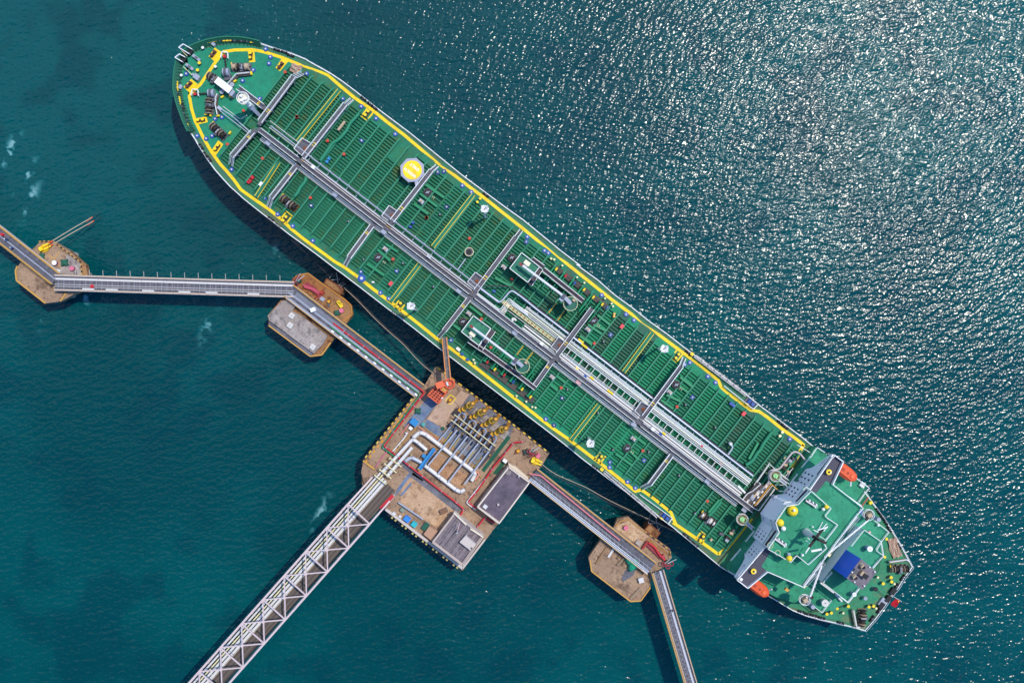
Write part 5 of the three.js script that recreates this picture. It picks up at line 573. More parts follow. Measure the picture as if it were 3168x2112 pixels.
{
  const q = mp(jh, [[822, 372], [1062, 562], [890, 800], [640, 608]]), y = JY + 4.2, g = things('pump_house', 'square flat-roofed building with streaked roof and a pale rooftop cabin', 'building', jh(850, 590), JY), W = VV(q, y);
  acc().poly(W, JY + 0.05, y).build('wall', M.kerbWhite, g); const inn = VV(mp(jh, [[822, 388], [1045, 565], [888, 784], [655, 606]]), y); for (let i = 0; i < 15; i++) { const a = inn[0].clone().lerp(inn[1], i / 15), b = inn[0].clone().lerp(inn[1], (i + 0.93) / 15), c = inn[3].clone().lerp(inn[2], (i + 0.93) / 15), d = inn[3].clone().lerp(inn[2], i / 15); acc().poly([a, b, c, d], y, y + 0.05).build('roof_plank', i % 3 ? tmatRoof[i % 2] : tmatRoof[2], g); }
  const a = acc(); for (let i = 0; i < 4; i++) a.bar(W[i].clone().setY(y + 0.25), W[(i + 1) % 4].clone().setY(y + 0.25), 0.3, 0.5); a.build('parapet', mat(0xb9a89c, 0.8), g); const c = VV(mp(jh, [[915, 555], [1000, 630], [955, 680], [865, 610]]), y + 1.6); acc().poly(c, y, y + 1.6).build('rooftop_cabin', M.kerbWhite, g); bx('cabin_vent', M.dgrey, g, V(jh(965, 660), y + 1.8), [0.5, 0.4, 0.3], SH); cy('roof_light_mast', M.offwhite, g, V(jh(848, 515), y), 0.14, 2.8); bx('mast_foot', M.dgrey, g, V(jh(848, 515), y + 0.3), [0.8, 0.6, 0.6], 0.6); acc().rod(V(jh(848, 515), y + 2.8), V(jh(866, 450), y + 2.8), 0.09).build('mast_arm', mat(0xd9b0b0), g);
  acc().bar(V(jh(818, 358), y - 0.4), V(jh(922, 458), y - 0.4), 0.3, 2.4).bar(V(jh(955, 490), y - 0.4), V(jh(1062, 560), y - 0.4), 0.3, 2.4).build('gable_wall', mat(0xe6d8be, 0.8), g); acc().poly(VV(mp(jh, [[610, 480], [685, 520], [640, 605], [565, 545]]), JY + 2.2), JY + 0.05, JY + 2.2).build('lean_to', mat(0xb08a70, 0.9), g);
}
// ---------- gangway tower ----------
{
  const z = zoom(1300, 1140, 5.975), g = things('gangway_tower', 'orange steel gangway tower reaching a walkway onto the tanker', 'gangway', z(320, 480), JY), y = JY + 5; const q = VV(mp(z, [[290, 330], [470, 460], [330, 640], [140, 490]]), y);
  for (let i = 0; i < 4; i++) { acc().bar(q[i].clone().setY(JY), q[i].clone(), 0.4).build('tower_leg', M.crane, g); acc().bar(q[i], q[(i + 1) % 4], 0.4, 0.4).build('tower_beam', M.crane, g); } acc().poly(q, y - 0.5, y - 0.35).build('landing_grating', mat(0x8a3a2a, 0.8), g); for (let i = 1; i < 5; i++) acc().bar(q[0].clone().lerp(q[3], i / 5), q[1].clone().lerp(q[2], i / 5), 0.24, 0.3).build('cross_beam', i % 2 ? mat(0xb9503a) : M.crane, g); for (let i = 1; i < 4; i++) acc().bar(q[0].clone().lerp(q[1], i / 4), q[3].clone().lerp(q[2], i / 4), 0.18, 0.25).build('cross_beam', mat(0xd9785c), g);
  bx('cabin', mat(0xe0683f, 0.6), g, V(z(370, 295), y + 1.5), [2.2, 2.2, 1.7], 0.35); bx('stair_cage', M.crane, g, V(z(445, 385), y + 0.8), [1.9, 1.4, 1.5], SH); for (let i = 0; i < 3; i++) bx('cage_step', M.kerb, g, V(z(420 + i * 25, 370 + i * 16), y + 1.55), [0.35, 0.1, 1.1], SH); const R = V(z(540, 280), y + 2); acc().ring(R, 1.25, 0.32).build('slew_ring', M.crane, g); acc().cyl(R.clone().setY(JY), 0.7, y + 2 - JY, 0.7, 14).build('slew_column', M.crane, g); bx('winch_box', M.offwhite, g, V(z(500, 280), y + 2.6), [0.5, 0.5, 1.1], 0.3);
  const A = V(z(525, 215), y + 2), B = V([1375, 1043], DY + 2.2), d = B.clone().sub(A), n = new THREE.Vector3(-d.z, 0, d.x).normalize(); acc().bar(A, B, 1.0, 0.12).build('walkway', M.grate, g); for (const s of [-0.62, 0.62]) { const r = acc(); r.bar(A.clone().addScaledVector(n, s), B.clone().addScaledVector(n, s), 0.16, 0.3).bar(A.clone().addScaledVector(n, s).setY(A.y + 1.1), B.clone().addScaledVector(n, s).setY(B.y + 1.1), 0.12); for (let i = 0; i <= 10; i++) { const p = A.clone().lerp(B, i / 10).addScaledVector(n, s); r.bar(p, p.clone().setY(p.y + 1.1), 0.08); } r.build('side_truss', M.gangwayM, g); } for (let i = 1; i < 22; i++) { const p = A.clone().lerp(B, i / 22).setY(A.y + (B.y - A.y) * i / 22 + 0.1); acc().bar(p.clone().addScaledVector(n, -0.5), p.clone().addScaledVector(n, 0.5), 0.1, 0.06).build('tread', M.tan, g); }
  bx('foot_block', M.teal, g, V(z(260, 545), JY + 0.5), [1.0, 1, 1.0], 0.3); bx('lamp', M.white, g, V(z(405, 545), y + 0.4), [0.5, 0.4, 0.3], 0.4);
}
// ---------- marine loading arms ----------
[[1670, 235], [1830, 335], [1988, 450], [2130, 575]].forEach((p, i) => {
  const g = things('marine_loader', ['first yellow loading arm, nearest the orange gangway tower', 'second yellow loading arm counted from the orange gangway tower', 'third yellow loading arm counted from the orange gangway tower', 'fourth yellow loading arm, farthest from the orange gangway tower'][i], 'loading arm', je(...p), JY, 'yellow loading arms'), o = orig(g), X = (a, b, y) => o.clone().add(new THREE.Vector3(a * CA + b * SA, y, a * SA - b * CA)); // a along the quay, b towards the ship
  acc().rod(X(-0.6, -1.4, 0), X(-0.6, -1.4, 6.5), 0.42, 12).build('riser', M.loader, g); acc().rod(X(-0.6, -1.4, 6.5), X(-0.1, 0.2, 7.2), 0.36, 10).build('trunnion', mat(0xb98712), g); acc().rod(X(-0.2, 0.2, 7.2), X(0.3, 1.6, 11.5), 0.3, 10).build('inboard_arm', M.loader, g); acc().rod(X(0.5, 1.8, 11.4), X(0.7, 2.0, 3.2), 0.26, 10).build('outboard_arm', M.loader, g); acc().rod(X(-0.3, -0.3, 7.1), X(-1.1, -2.4, 5.0), 0.3, 10).build('counterweight_beam', mat(0xc2900f), g); acc().box(X(-1.2, -2.5, 4.8), [1.0, 1.1, 0.8], SH).build('counterweight', M.loader, g);
  for (const [a, b, y, r] of [[0.4, 1.7, 11.5, 0.55], [-0.2, 0.1, 7.2, 0.62], [0.75, 2.0, 3.0, 0.45], [-0.6, -1.4, 6.6, 0.5]]) acc().ring(X(a, b, y), r, 0.14).build('swivel_joint', [mat(0xe8b02a), mat(0x8a5f14)][(a > 0) | 0], g); acc().tube([X(0.9, 2.1, 10.5), X(1.1, 0.8, 9), X(0.6, -0.8, 7), X(0.1, -1.6, 2)], 0.09, 0.5, 6).tube([X(-0.9, 1.2, 9.5), X(-1.2, 0, 8), X(-0.9, -1.5, 5)], 0.08, 0.5, 6).build('hydraulic_hose', mat(0x7a5a18), g); acc().box(X(0.6, 2.0, 2.6), [0.7, 0.9, 0.7], SH).build('coupler', mat(0xb5471f), g); acc().ring(X(0, 0.6, 9.2), 0.8, 0.08).ring(X(0.3, 1.2, 10.4), 0.7, 0.08).build('sheave', mat(0xe3b236), g); acc().box(X(0.6, -0.4, 5.5), [0.9, 0.12, 0.9], SH).box(X(-0.9, -0.4, 6.2), [0.7, 0.5, 0.5], SH).build('service_platform', mat(0x9a6f1c), g);
});
// ---------- pipework ----------
const jp = (pts, r, m, y, label, bend = 1.1, cat = 'pipe', name = 'product_pipe', supports = true) => { const W = VV(pts, y), g = thing(name, label, cat, W[0].clone().setY(y - r)); acc().tube(W, r, bend, 12).build('pipe_run', m, g); if (supports) for (let i = 0; i + 1 < W.length; i++) { const L = W[i].distanceTo(W[i + 1]), n = Math.max(1, Math.round(L / 5)); for (let k = 0; k < n; k++) { const q = W[i].clone().lerp(W[i + 1], (k + 0.5) / n), hh = y - r - JY; if (hh > 0.15) bx('saddle', M.concGrey, g, q.clone().setY(JY + hh / 2 + 0.02), [0.5, hh, r * 2.2], Math.atan2(-(W[i + 1].z - W[i].z), W[i + 1].x - W[i].x)); const f = acc(), d = W[i + 1].clone().sub(W[i]).normalize(), e = W[i].clone().lerp(W[i + 1], k ? k / n : 0.12); f.rod(e.clone().addScaledVector(d, -0.09), e.clone().addScaledVector(d, 0.09), r * 1.25, 12); f.build('flange', M.grey, g); } } return g; };
jp([je(835, 725), je(930, 645), je(1010, 670), je(1170, 790), je(1690, 1195), je(1745, 1250), je(1690, 1350)], 0.56, M.pale, JY + 1.3, 'thick silvery header pipe running behind the loading arm manifold', 1.6); jp([je(1010, 1130), je(1450, 1475), je(1525, 1515), je(1590, 1475)], 0.54, M.pale, JY + 1.3, 'thick silvery header pipe on the landward side of the manifold, turning up at its end', 1.6); jp([je(385, 1225), je(830, 745), je(895, 785), je(1035, 905)], 0.46, M.pale, JY + 2.1, 'pale pipe from the truss bridge that elbows towards the valve skid', 1.4); jp([je(455, 1285), je(825, 860)], 0.46, M.pale, JY + 2.1, 'pale straight pipe from the truss bridge ending in a blind cap', 1); jp([je(715, 1065), je(810, 1005), je(965, 1090)], 0.52, M.steel, JY + 1.2, 'short silver elbow pipe beside the blue steel footbridge', 1.4);
const order = ['first', 'second', 'third', 'fourth', 'fifth', 'sixth', 'seventh', 'eighth'];
[[[1400, 540], [1200, 775]], [[1480, 610], [1055, 1125]], [[1530, 650], [1360, 890]], [[1630, 700], [1200, 1250]], [[1690, 760], [1490, 1010]], [[1790, 800], [1345, 1370]], [[1830, 880], [1640, 1120]], [[1940, 920], [1585, 1400]]].forEach(([a, b], i) => { const short = i % 2 === 0 && i < 7; jp([je(...a), je(...b)], 0.23, short ? M.grey : M.steel, JY + (short ? 1.3 : 2.3), order[i] + ' slim branch pipe from the gangway tower side, ' + (short ? 'ending at the nearer header' : 'crossing over to the farther header'), 0.5); });
for (let i = 0; i < 4; i++) { const q = (a, b) => je(a + i * 147, b + i * 107); jp([q(1420, 520), q(1540, 345), q(1620, 405), q(1510, 570)], 0.24, mat(0x8b98ad, 0.5), JY + 2.4, order[i] + ' blue-grey expansion loop behind the loading arms, counted from the gangway tower', 0.9); }
for (const [a, b, l] of [[[1435, 385], [2035, 845], 'long cream pipe rail crossing above the expansion loops'], [[1390, 465], [1960, 910], 'second cream pipe rail crossing below the expansion loops']]) jp([je(...a), je(...b)], 0.12, M.cream, JY + 3.4, l, 0.5, 'pipe', 'rack_beam');
jp([jc(1080, 940), jd(1475, 1005), je(410, 840), je(720, 1085), jh(700, 175), jh(830, 275), jh(900, 335), jh(865, 395)], 0.24, M.red, JY + 1.0, 'long red fire main running from the left bridge round the platform', 0.6, 'pipe', 'fire_main'); jp([jg(775, 715) , jj(60, 190), jj(720, 730)], 0.2, mat(0xd27a80, 0.6), JY + 1.4, 'pink fire pipe along the bridge to the right-hand dolphin', 0.6, 'pipe', 'fire_main', false); jp([jg(725, 445), jg(640, 455), jg(590, 520), jg(480, 650), jg(330, 870), ji(375, 585), ji(470, 660)], 0.24, M.red, JY + 1.1, 'red pipe beside the dark green walk, bending to the seaward monitors', 0.6, 'pipe', 'fire_main'); jp([ji(690, 165), ji(355, 595), ji(470, 680)], 0.16, M.white, JY + 0.8, 'white pipe alongside the red pipe by the control building', 0.5);
jp([jc(1040, 985), jd(1410, 1035), jd(1345, 1115), je(380, 860), je(600, 1020)], 0.16, M.greenPipe, JY + 1.0, 'green water pipe from the left bridge onto the platform edge', 0.5, 'pipe', 'water_pipe'); jp([je(800, 490), je(650, 680)], 0.14, mat(0xd98070, 0.6), JY + 0.7, 'short salmon pipe leading to the blue cabinet', 0.4); jp([je(905, 560), je(1010, 640), je(1230, 770)], 0.12, mat(0xd98070, 0.6), JY + 0.6, 'thin salmon pipe behind the header', 0.4); jp([je(720, 660), je(760, 650), je(680, 760), je(540, 920)], 0.16, M.white, JY + 0.7, 'small white pipe with valves beside the yellow line', 0.4); jp([je(1730, 1200), je(1800, 1250), je(1740, 1340)], 0.22, mat(0xe08868, 0.6), JY + 0.8, 'salmon elbow near the end of the headers', 0.5); jp([ji(480, 890), ji(570, 775), ji(690, 830)], 0.22, M.red, JY + 0.9, 'red pipe in the pit between the two buildings', 0.5); jp([jh(355, 280), jh(560, 420)], 0.24, M.grey, JY + 0.9, 'grey pipe along the landward store yard', 0.5); jp([je(470, 900), je(330, 1090), je(290, 1150)], 0.14, M.pink, JY + 0.6, 'thin pink pipe at the landward corner', 0.4);
jp([je(985, 560), je(1290, 800)], 0.09, M.kerb, JY + 0.4, 'yellow guide rail along the blue-grey lane', 0.3, 'rail', 'guide_rail', false); jp([je(905, 550), je(570, 930)], 0.09, M.kerb, JY + 0.4, 'yellow guide rail beside the white valve pipe', 0.3, 'rail', 'guide_rail', false); jp([je(1190, 890), je(1840, 1180 + 130)], 0.08, M.kerb, JY + 0.5, 'yellow guide rail under the branch pipes', 0.3, 'rail', 'guide_rail', false);
{ const g = things('steel_footbridge', 'narrow blue steel footbridge over the thick header pipes', 'footbridge', je(1050, 1040), JY); acc().add(ribbon(VV([je(1150, 880), je(930, 1180)], JY + 2.6), 1.0, JY + 2.5, JY + 2.6)).build('deck', M.fblue, g); for (const p of [je(1150, 880), je(1040, 1030), je(930, 1180)]) bx('leg', M.kerb, g, V(p, JY + 1.25), [0.3, 2.5, 0.9], 0.9); acc().rail(VV([je(1165, 890), je(945, 1190)], JY + 2.6), 0.9, false, 1.5, 0.06).build('railing', M.fblue, g); bx('landing', M.fblue, g, V(je(1010, 1000), JY + 1.6), [1.8, 0.12, 1.0], SH); }
// valves along the branch pipes
for (let i = 0; i < 9; i++) { const p = je(1400 + i * 66, 520 + i * 52), g = things('valve_set', order[Math.min(i, 7)] + (i === 8 ? ' and last' : '') + ' dark blue motor valve in the row below the cream pipe rail', 'valve', p, JY, 'motor valves'), o = orig(g); cy('body', mat(0x3b5575, 0.6), g, o, 0.3, 1.6); bx('actuator', mat(0x31547f, 0.6), g, o.clone().setY(JY + 1.9), [0.9, 0.7, 0.6], AC); cy('hand_wheel', M.dgrey, g, o.clone().setY(JY + 2.3), 0.35, 0.08); bx('junction', M.kerb, g, o.clone().add(new THREE.Vector3(0.5, 0.8, 0.6)), [0.35, 0.6, 0.35], SH); }
for (let i = 0; i < 5; i++) { const a = je(1400 + i * 110, 640 + i * 90), b = je(1290 + i * 110, 790 + i * 90); jp([a, b], 0.07, M.yell, JY + 0.8, order[i] + ' yellow instrument line between the branch pipes', 0.2, 'pipe', 'instrument_line', false); }
const kit = (name, label, cat, p, s, m, m2, ang = SH, y = JY) => { const g = things(name, label, cat, p, y), o = orig(g); bx('cabinet', m, g, o.clone().setY(y + s[1] / 2), s, ang); bx('lid', m2 || m, g, o.clone().setY(y + s[1] + 0.05), [s[0] * 1.08, 0.1, s[2] * 1.08], ang); bx('plinth', M.concGrey, g, o.clone().setY(y + 0.06), [s[0] * 1.2, 0.12, s[2] * 1.2], ang); return g; };
kit('equipment_cabinet', 'bright blue cabinet at the landward side of the platform', 'cabinet', je(865, 490), [2, 1.8, 1.6], M.fblue); kit('equipment_cabinet', 'small teal cabinet beside the bright blue cabinet', 'cabinet', je(990, 525), [0.9, 1.1, 0.8], mat(0x4a9c93)); kit('equipment_cabinet', 'white box near the bright blue cabinet', 'cabinet', je(805, 580), [0.9, 0.8, 0.8], M.white); kit('storage_bin', 'blue skip in the landward store yard', 'container', jh(432, 410), [1.6, 1.3, 1.3], mat(0x1f73c4), mat(0x2b80d4)); kit('storage_bin', 'teal bin in the landward store yard', 'container', jh(490, 455), [1.4, 1.1, 1.3], mat(0x18a0a6), mat(0x22aab0)); kit('storage_bin', 'long dark green tarpaulined bin in the store yard', 'container', jh(585, 472), [1.9, 1.2, 1.3], M.teal, M.teal, AC); kit('equipment_cabinet', 'pale box at the edge of the store yard', 'cabinet', jh(322, 368), [0.9, 0.9, 0.7], M.offwhite); kit('equipment_cabinet', 'small pale box near the parapet of the store yard', 'cabinet', jh(372, 392), [0.7, 0.7, 0.6], M.offwhite); kit('equipment_cabinet', 'grey-green cabinet in the store yard', 'cabinet', jh(393, 337), [1.1, 1, 0.9], mat(0x7d8b7a)); kit('fire_pump', 'red long fire equipment case at the head of the truss bridge', 'fire equipment', jh(265, 270), [4.6, 1.1, 0.9], M.red, M.red, 0.83); kit('equipment_cabinet', 'white control box at the corner of the control building', 'cabinet', jg(570, 600), [1.1, 1.4, 0.8], M.white); kit('steel_skid', 'rusty brown steel skid by the pump house', 'skid', jh(735, 345), [1.9, 1, 1.3], mat(0x6b4a34), mat(0x7a5840), 0.4);
const tarp = (p, r, label, m = M.teal, y = JY) => { const g = things('covered_equipment', label, 'tarpaulin', p, y), o = orig(g), ge = new THREE.IcosahedronGeometry(r, 2), q = ge.attributes.position; for (let i = 0; i < q.count; i++) { const x = q.getX(i), yy = Math.max(0, q.getY(i)), z = q.getZ(i), k = 1 + 0.28 * Math.sin(Math.atan2(z, x) * 4 + p[0]); q.setXYZ(i, x * k, Math.pow(yy / r, 0.5) * r * 0.9, z * k); } ge.computeVertexNormals(); ge.translate(o.x, o.y, o.z); acc().add(ge).build('cover', m, g); return g; };
tarp(je(905, 335), 0.9, 'dark green covered equipment on the blue-grey paving'); tarp(je(1270, 590), 0.55, 'small dark green covered valve at the edge of the pipe trench');
for (const [p, l] of [[je(1380, 170), 'yellow mooring bollard inside a painted yellow square'], [jg(680, 520), 'amber quick-release hook near the green walk']]) { const g = things('quay_bollard', l, 'bollard', p, JY), o = orig(g); cy('post', mat(0x8a5a2a), g, o, 0.55, 0.8); cy('cap', M.loader, g, o.clone().setY(JY + 0.8), 0.45, 0.25); bx('horn', M.rust, g, o.clone().add(new THREE.Vector3(-0.4, 0.4, 0.5)), [0.9, 0.6, 0.6], 0.4); }
{ const q = VV(mp(je, [[1380, 95], [1455, 150], [1385, 240], [1310, 185]]), JY), a = acc(); for (let i = 0; i < 4; i++) a.bar(q[i].clone().setY(JY + 0.06), q[(i + 1) % 4].clone().setY(JY + 0.06), 0.22, 0.05); a.build('painted_square', M.yell, plat); }
// fire monitors and yellow hook at the seaward corner
function monitorTower(p, label, y, scale = 1, m = mat(0x9c2b38, 0.6), a0 = 0.6) { const g = things('fire_monitor', label, 'fire monitor', p, y), o = orig(g); cy('pedestal', M.teal, g, o, 0.4 * scale, 1.6); for (let i = 0; i < 3; i++) { const a = a0 + i * 1.3, c = o.clone().add(new THREE.Vector3(Math.cos(a) * 0.9 * scale, 1.7, Math.sin(a) * 0.9 * scale)); acc().ring(c, 0.45 * scale, 0.12).build('valve_wheel', m, g); acc().rod(o.clone().setY(y + 1.3), c, 0.16, 8).build('feed_pipe', i ? m : M.teal, g); } acc().rod(o.clone().setY(y + 2), o.clone().add(new THREE.Vector3(1.7 * scale, 3.2, -1.2 * scale)), 0.14, 8, 0.1).build('nozzle', M.offwhite, g); acc().rod(o.clone().add(new THREE.Vector3(-0.8, 1.6, 0.2)), o.clone().add(new THREE.Vector3(0.7 * scale, 3.0, -1.6 * scale)), 0.12, 8, 0.09).build('nozzle', M.kerbWhite, g); return g; }
monitorTower(jg(800, 520), 'red and green fire monitor with white nozzles at the seaward corner of the platform', JY, 1.1); tarp(jg(745, 530), 0.9, 'dark hoses and green valves heaped beside the red fire monitor', mat(0x3d4a45)); 
function drum(p, label, y, m = M.pink) { const g = things('float_drum', label, 'drum', p, y), o = orig(g); cy('body', mat(0x9a4a60), g, o, 0.62, 0.8); cy('top', m, g, o.clone().setY(y + 0.8), 0.66, 0.14); cy('boss', m, g, o.clone().setY(y + 0.94), 0.2, 0.06); }
drum(jg(845, 560), 'pink round bollard at the seaward corner of the platform', JY);
function hook(p, label, y, ang) { const g = things('mooring_hook', label, 'mooring hook', p, y), o = orig(g), d = new THREE.Vector3(Math.cos(ang), 0, -Math.sin(ang)), n = new THREE.Vector3(d.z, 0, -d.x); cy('turntable', mat(0xc9a21a), g, o, 1.2, 0.4); for (const s of [-0.5, 0.5]) acc().bar(o.clone().addScaledVector(n, s).setY(y + 0.7), o.clone().addScaledVector(n, s * 0.8).addScaledVector(d, 2.0).setY(y + 0.6), 0.4, 0.5).build('hook_arm', M.yell, g); bx('capstan_motor', M.yell, g, o.clone().addScaledVector(d, -0.6).setY(y + 0.9), [0.9, 0.9, 1.1], ang); return o.clone().addScaledVector(d, 2).setY(y + 0.8); }
hook(jg(820, 605), 'yellow mooring hook at the right-hand corner of the platform holding two ropes', JY, -0.35);
// ---------- dolphins ----------
const LY = 7;
const poly2 = (g, name, m, pts, y0, y1) => acc().poly(VV(pts, y1), y0, y1).build(name, m, g);
function kerbLine(g, pts, y, m, w = 0.35, h = 0.3, closed = false) { const W = VV(pts, y), a = acc(); for (let i = 0; i + 1 < W.length + (closed ? 1 : 0); i++) a.bar(W[i].clone().setY(y + h / 2), W[(i + 1) % W.length].clone().setY(y + h / 2), w, h); a.build('edge_kerb', m, g); }
const D1 = mp(ja, [[250, 1050], [225, 1120], [240, 1260], [660, 1590], [880, 1560], [1140, 1420], [1250, 1180], [1220, 1030], [1000, 820], [760, 680], [580, 690], [440, 830]]);
const d1 = slab('mooring_dolphin', 'tan concrete mooring dolphin at the left with a yellow hook holding two ropes', 'dolphin', D1, LY, M.conc, 1.8, 'concrete dolphins'); piles(d1, mp(ja, [[320, 1120], [600, 1450], [860, 1450], [1100, 1150], [900, 850], [640, 780]]), LY, 0.8);
kerbLine(d1, mp(ja, [[250, 1050], [225, 1120], [240, 1260], [660, 1590]]), LY, M.kerb); kerbLine(d1, mp(ja, [[880, 1560], [960, 1440]]), LY, M.kerb); poly2(d1, 'lower_ledge', M.concRust, mp(ja, [[1240, 1030], [1270, 1180], [1200, 1200], [1180, 980], [1000, 820]]), LY - 1.2, LY + 0.3); kerbRow(ja(800, 710), ja(1180, 1000), 14, LY, d1, 1); kerbRow(ja(1180, 1010), ja(1195, 1180), 5, LY, d1, 1); kerbRow(ja(570, 692), ja(760, 685), 6, LY, d1, 1);
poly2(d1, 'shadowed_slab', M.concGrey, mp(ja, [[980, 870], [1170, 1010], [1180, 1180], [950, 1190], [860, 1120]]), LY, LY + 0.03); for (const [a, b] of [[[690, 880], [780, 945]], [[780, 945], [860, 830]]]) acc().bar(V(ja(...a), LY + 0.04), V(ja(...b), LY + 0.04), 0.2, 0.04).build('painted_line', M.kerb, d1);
const h1 = hook(ja(650, 790), 'yellow mooring hook on the left dolphin with two ropes running out to sea', LY, 0.5); tarp(ja(610, 900), 0.75, 'small green covered winch beside the yellow hook on the left dolphin', M.teal, LY); tarp(ja(940, 1000), 1.05, 'large green covered winch in the middle of the left dolphin', M.teal, LY); drum(ja(1062, 1085), 'pink round bollard on the left dolphin', LY); drum(ja(808, 1005), 'white round bollard on the left dolphin', LY, M.white); kit('equipment_cabinet', 'pale box on the left dolphin beside the walkway bend', 'cabinet', ja(870, 1130), [1.0, 1, 0.9], M.offwhite, M.offwhite, SH, LY); kit('equipment_cabinet', 'second pale box on the left dolphin, nearer the hook', 'cabinet', ja(815, 1105), [0.9, 0.5, 0.8], M.kerbWhite, M.kerbWhite, SH, LY);
const D2 = mp(jc, [[135, 880], [125, 830], [330, 590], [440, 500], [470, 345], [560, 245], [720, 215], [1000, 420], [1250, 590], [1345, 680], [1365, 820], [1270, 945], [1150, 1100], [1050, 1220], [920, 1400], [750, 1420], [145, 970]]);
const d2 = slab('breasting_dolphin', 'rust-stained breasting dolphin with a grey raised slab, left of the loading platform', 'dolphin', D2, LY, M.concRust, 1.8, 'concrete dolphins'); piles(d2, mp(jc, [[300, 850], [600, 1200], [850, 1330], [1000, 1150], [1250, 830], [1000, 550], [650, 350]]), LY, 0.8);
poly2(d2, 'raised_slab', M.concGrey, mp(jc, [[130, 830], [330, 620], [440, 580], [560, 640], [490, 760], [620, 830], [1000, 1120], [930, 1240], [800, 1380], [150, 900]]), LY, LY + 0.9); poly2(d2, 'ledge', M.road, mp(jc, [[145, 900], [800, 1385], [750, 1415], [150, 965]]), LY, LY + 0.2); kerbLine(d2, mp(jc, [[145, 970], [750, 1420], [920, 1400], [1050, 1220]]), LY, M.kerb, 0.3); kerbLine(d2, mp(jc, [[480, 345], [560, 245], [720, 215], [1000, 420], [1250, 590], [1345, 680], [1360, 815], [1230, 910]]), LY, mat(0xb07a35, 0.85), 0.4); poly2(d2, 'stained_pad', tmat(worn(256, 7, 0x8a5a34, 0xa06a3a, 0x5d3420, 0.8, 501), 0.95), mp(jc, [[560, 260], [720, 230], [990, 430], [820, 560], [600, 440]]), LY, LY + 0.03);
for (const [p, l] of [[[485, 830], 'pale square hatch on the grey slab nearest the walkway'], [[460, 970], 'pale square plinth with a ring on the grey slab'], [[790, 1285], 'pale square plinth at the far end of the grey slab']]) { const g = things('slab_plinth', l, 'plinth', jc(...p), LY + 0.9), o = orig(g); bx('block', M.offwhite, g, o.clone().setY(LY + 1.15), [1.4, 0.5, 1.4], SH); bx('hatch', M.kerbWhite, g, o.clone().setY(LY + 1.43), [0.7, 0.08, 0.7], SH); }
monitorTower(jc(600, 330), 'dark red fire monitors with two pale nozzles on the left breasting dolphin', LY, 1.2, mat(0x8a2438, 0.65), 2.2);
{ const g = things('hose_rack', 'red rack of fire hoses lying across the left breasting dolphin', 'fire equipment', jc(800, 450), LY); bx('frame', mat(0x8a2d36), g, V(jc(790, 440), LY + 0.4), [5.2, 0.5, 1.3], SH); for (let i = 0; i < 4; i++) acc().tube(VV([jc(640 + i * 8, 380 + i * 14), jc(760 + i * 8, 420 + i * 12), jc(900 - i * 10, 490 + i * 10)], LY + 0.8), 0.13, 0.5).build('hose', i % 2 ? mat(0xb03a50) : mat(0xc45a6a), g); bx('end_post', mat(0xa8331f), g, V(jc(920, 490), LY + 0.7), [0.8, 1.3, 0.8], SH); acc().bar(V(jc(960, 490), LY + 0.6), V(jc(860, 590), LY + 0.6), 0.3, 0.6).bar(V(jc(910, 510), LY + 0.6), V(jc(820, 570), LY + 0.6), 0.3, 0.6).build('rail', mat(0x9c2a1c), g); }
{ const g = things('quay_bollard', 'rusty bollard with a yellow cap on the left breasting dolphin', 'bollard', jc(1030, 625), LY), o = orig(g); cy('post', mat(0x7a4a22), g, o, 0.5, 0.8); cy('cap', M.loader, g, o.clone().setY(LY + 0.8), 0.4, 0.2); bx('horn', M.dgrey, g, o.clone().add(new THREE.Vector3(-0.2, 0.3, 0.9)), [0.5, 0.5, 1.1], 0.3); }
{ const g = things('rescue_ramp', 'bright yellow tapered mooring hook on the left breasting dolphin', 'mooring hook', jc(1185, 660), LY); acc().bar(V(jc(1150, 620), LY + 0.5), V(jc(1215, 705), LY + 0.4), 0.9, 0.6).build('body', M.yell, g); for (const s of [0, 1]) acc().bar(V(jc(1150 - s * 12, 620 - s * 12 + 10), LY + 0.9), V(jc(1195 + s * 30, 660 + s * 8), LY + 0.9), 0.3, 0.3).build('jaw', M.yell, g); }
drum(jc(1213, 757), 'pink round bollard on the left breasting dolphin', LY); tarp(jc(1140, 790), 0.85, 'green covered winch beside the pink bollard on the left breasting dolphin', M.teal, LY); kit('equipment_cabinet', 'grey hatch boxes on the left breasting dolphin', 'cabinet', jc(920, 580), [1.5, 0.5, 0.9], M.grey, M.grey, SH, LY);
const D3 = mp(jk, [[200, 530], [190, 470], [300, 310], [400, 220], [430, 150], [520, 128], [640, 230], [870, 400], [885, 470], [800, 560], [715, 620], [705, 715], [625, 828], [540, 832], [215, 580]]);
const d3 = slab('breasting_dolphin', 'tan breasting dolphin with fallen beams and a green net, right of the loading platform', 'dolphin', D3, LY, M.conc, 1.8, 'concrete dolphins'); piles(d3, mp(jk, [[260, 480], [420, 640], [560, 760], [660, 680], [780, 480], [620, 300], [480, 220]]), LY, 0.8);
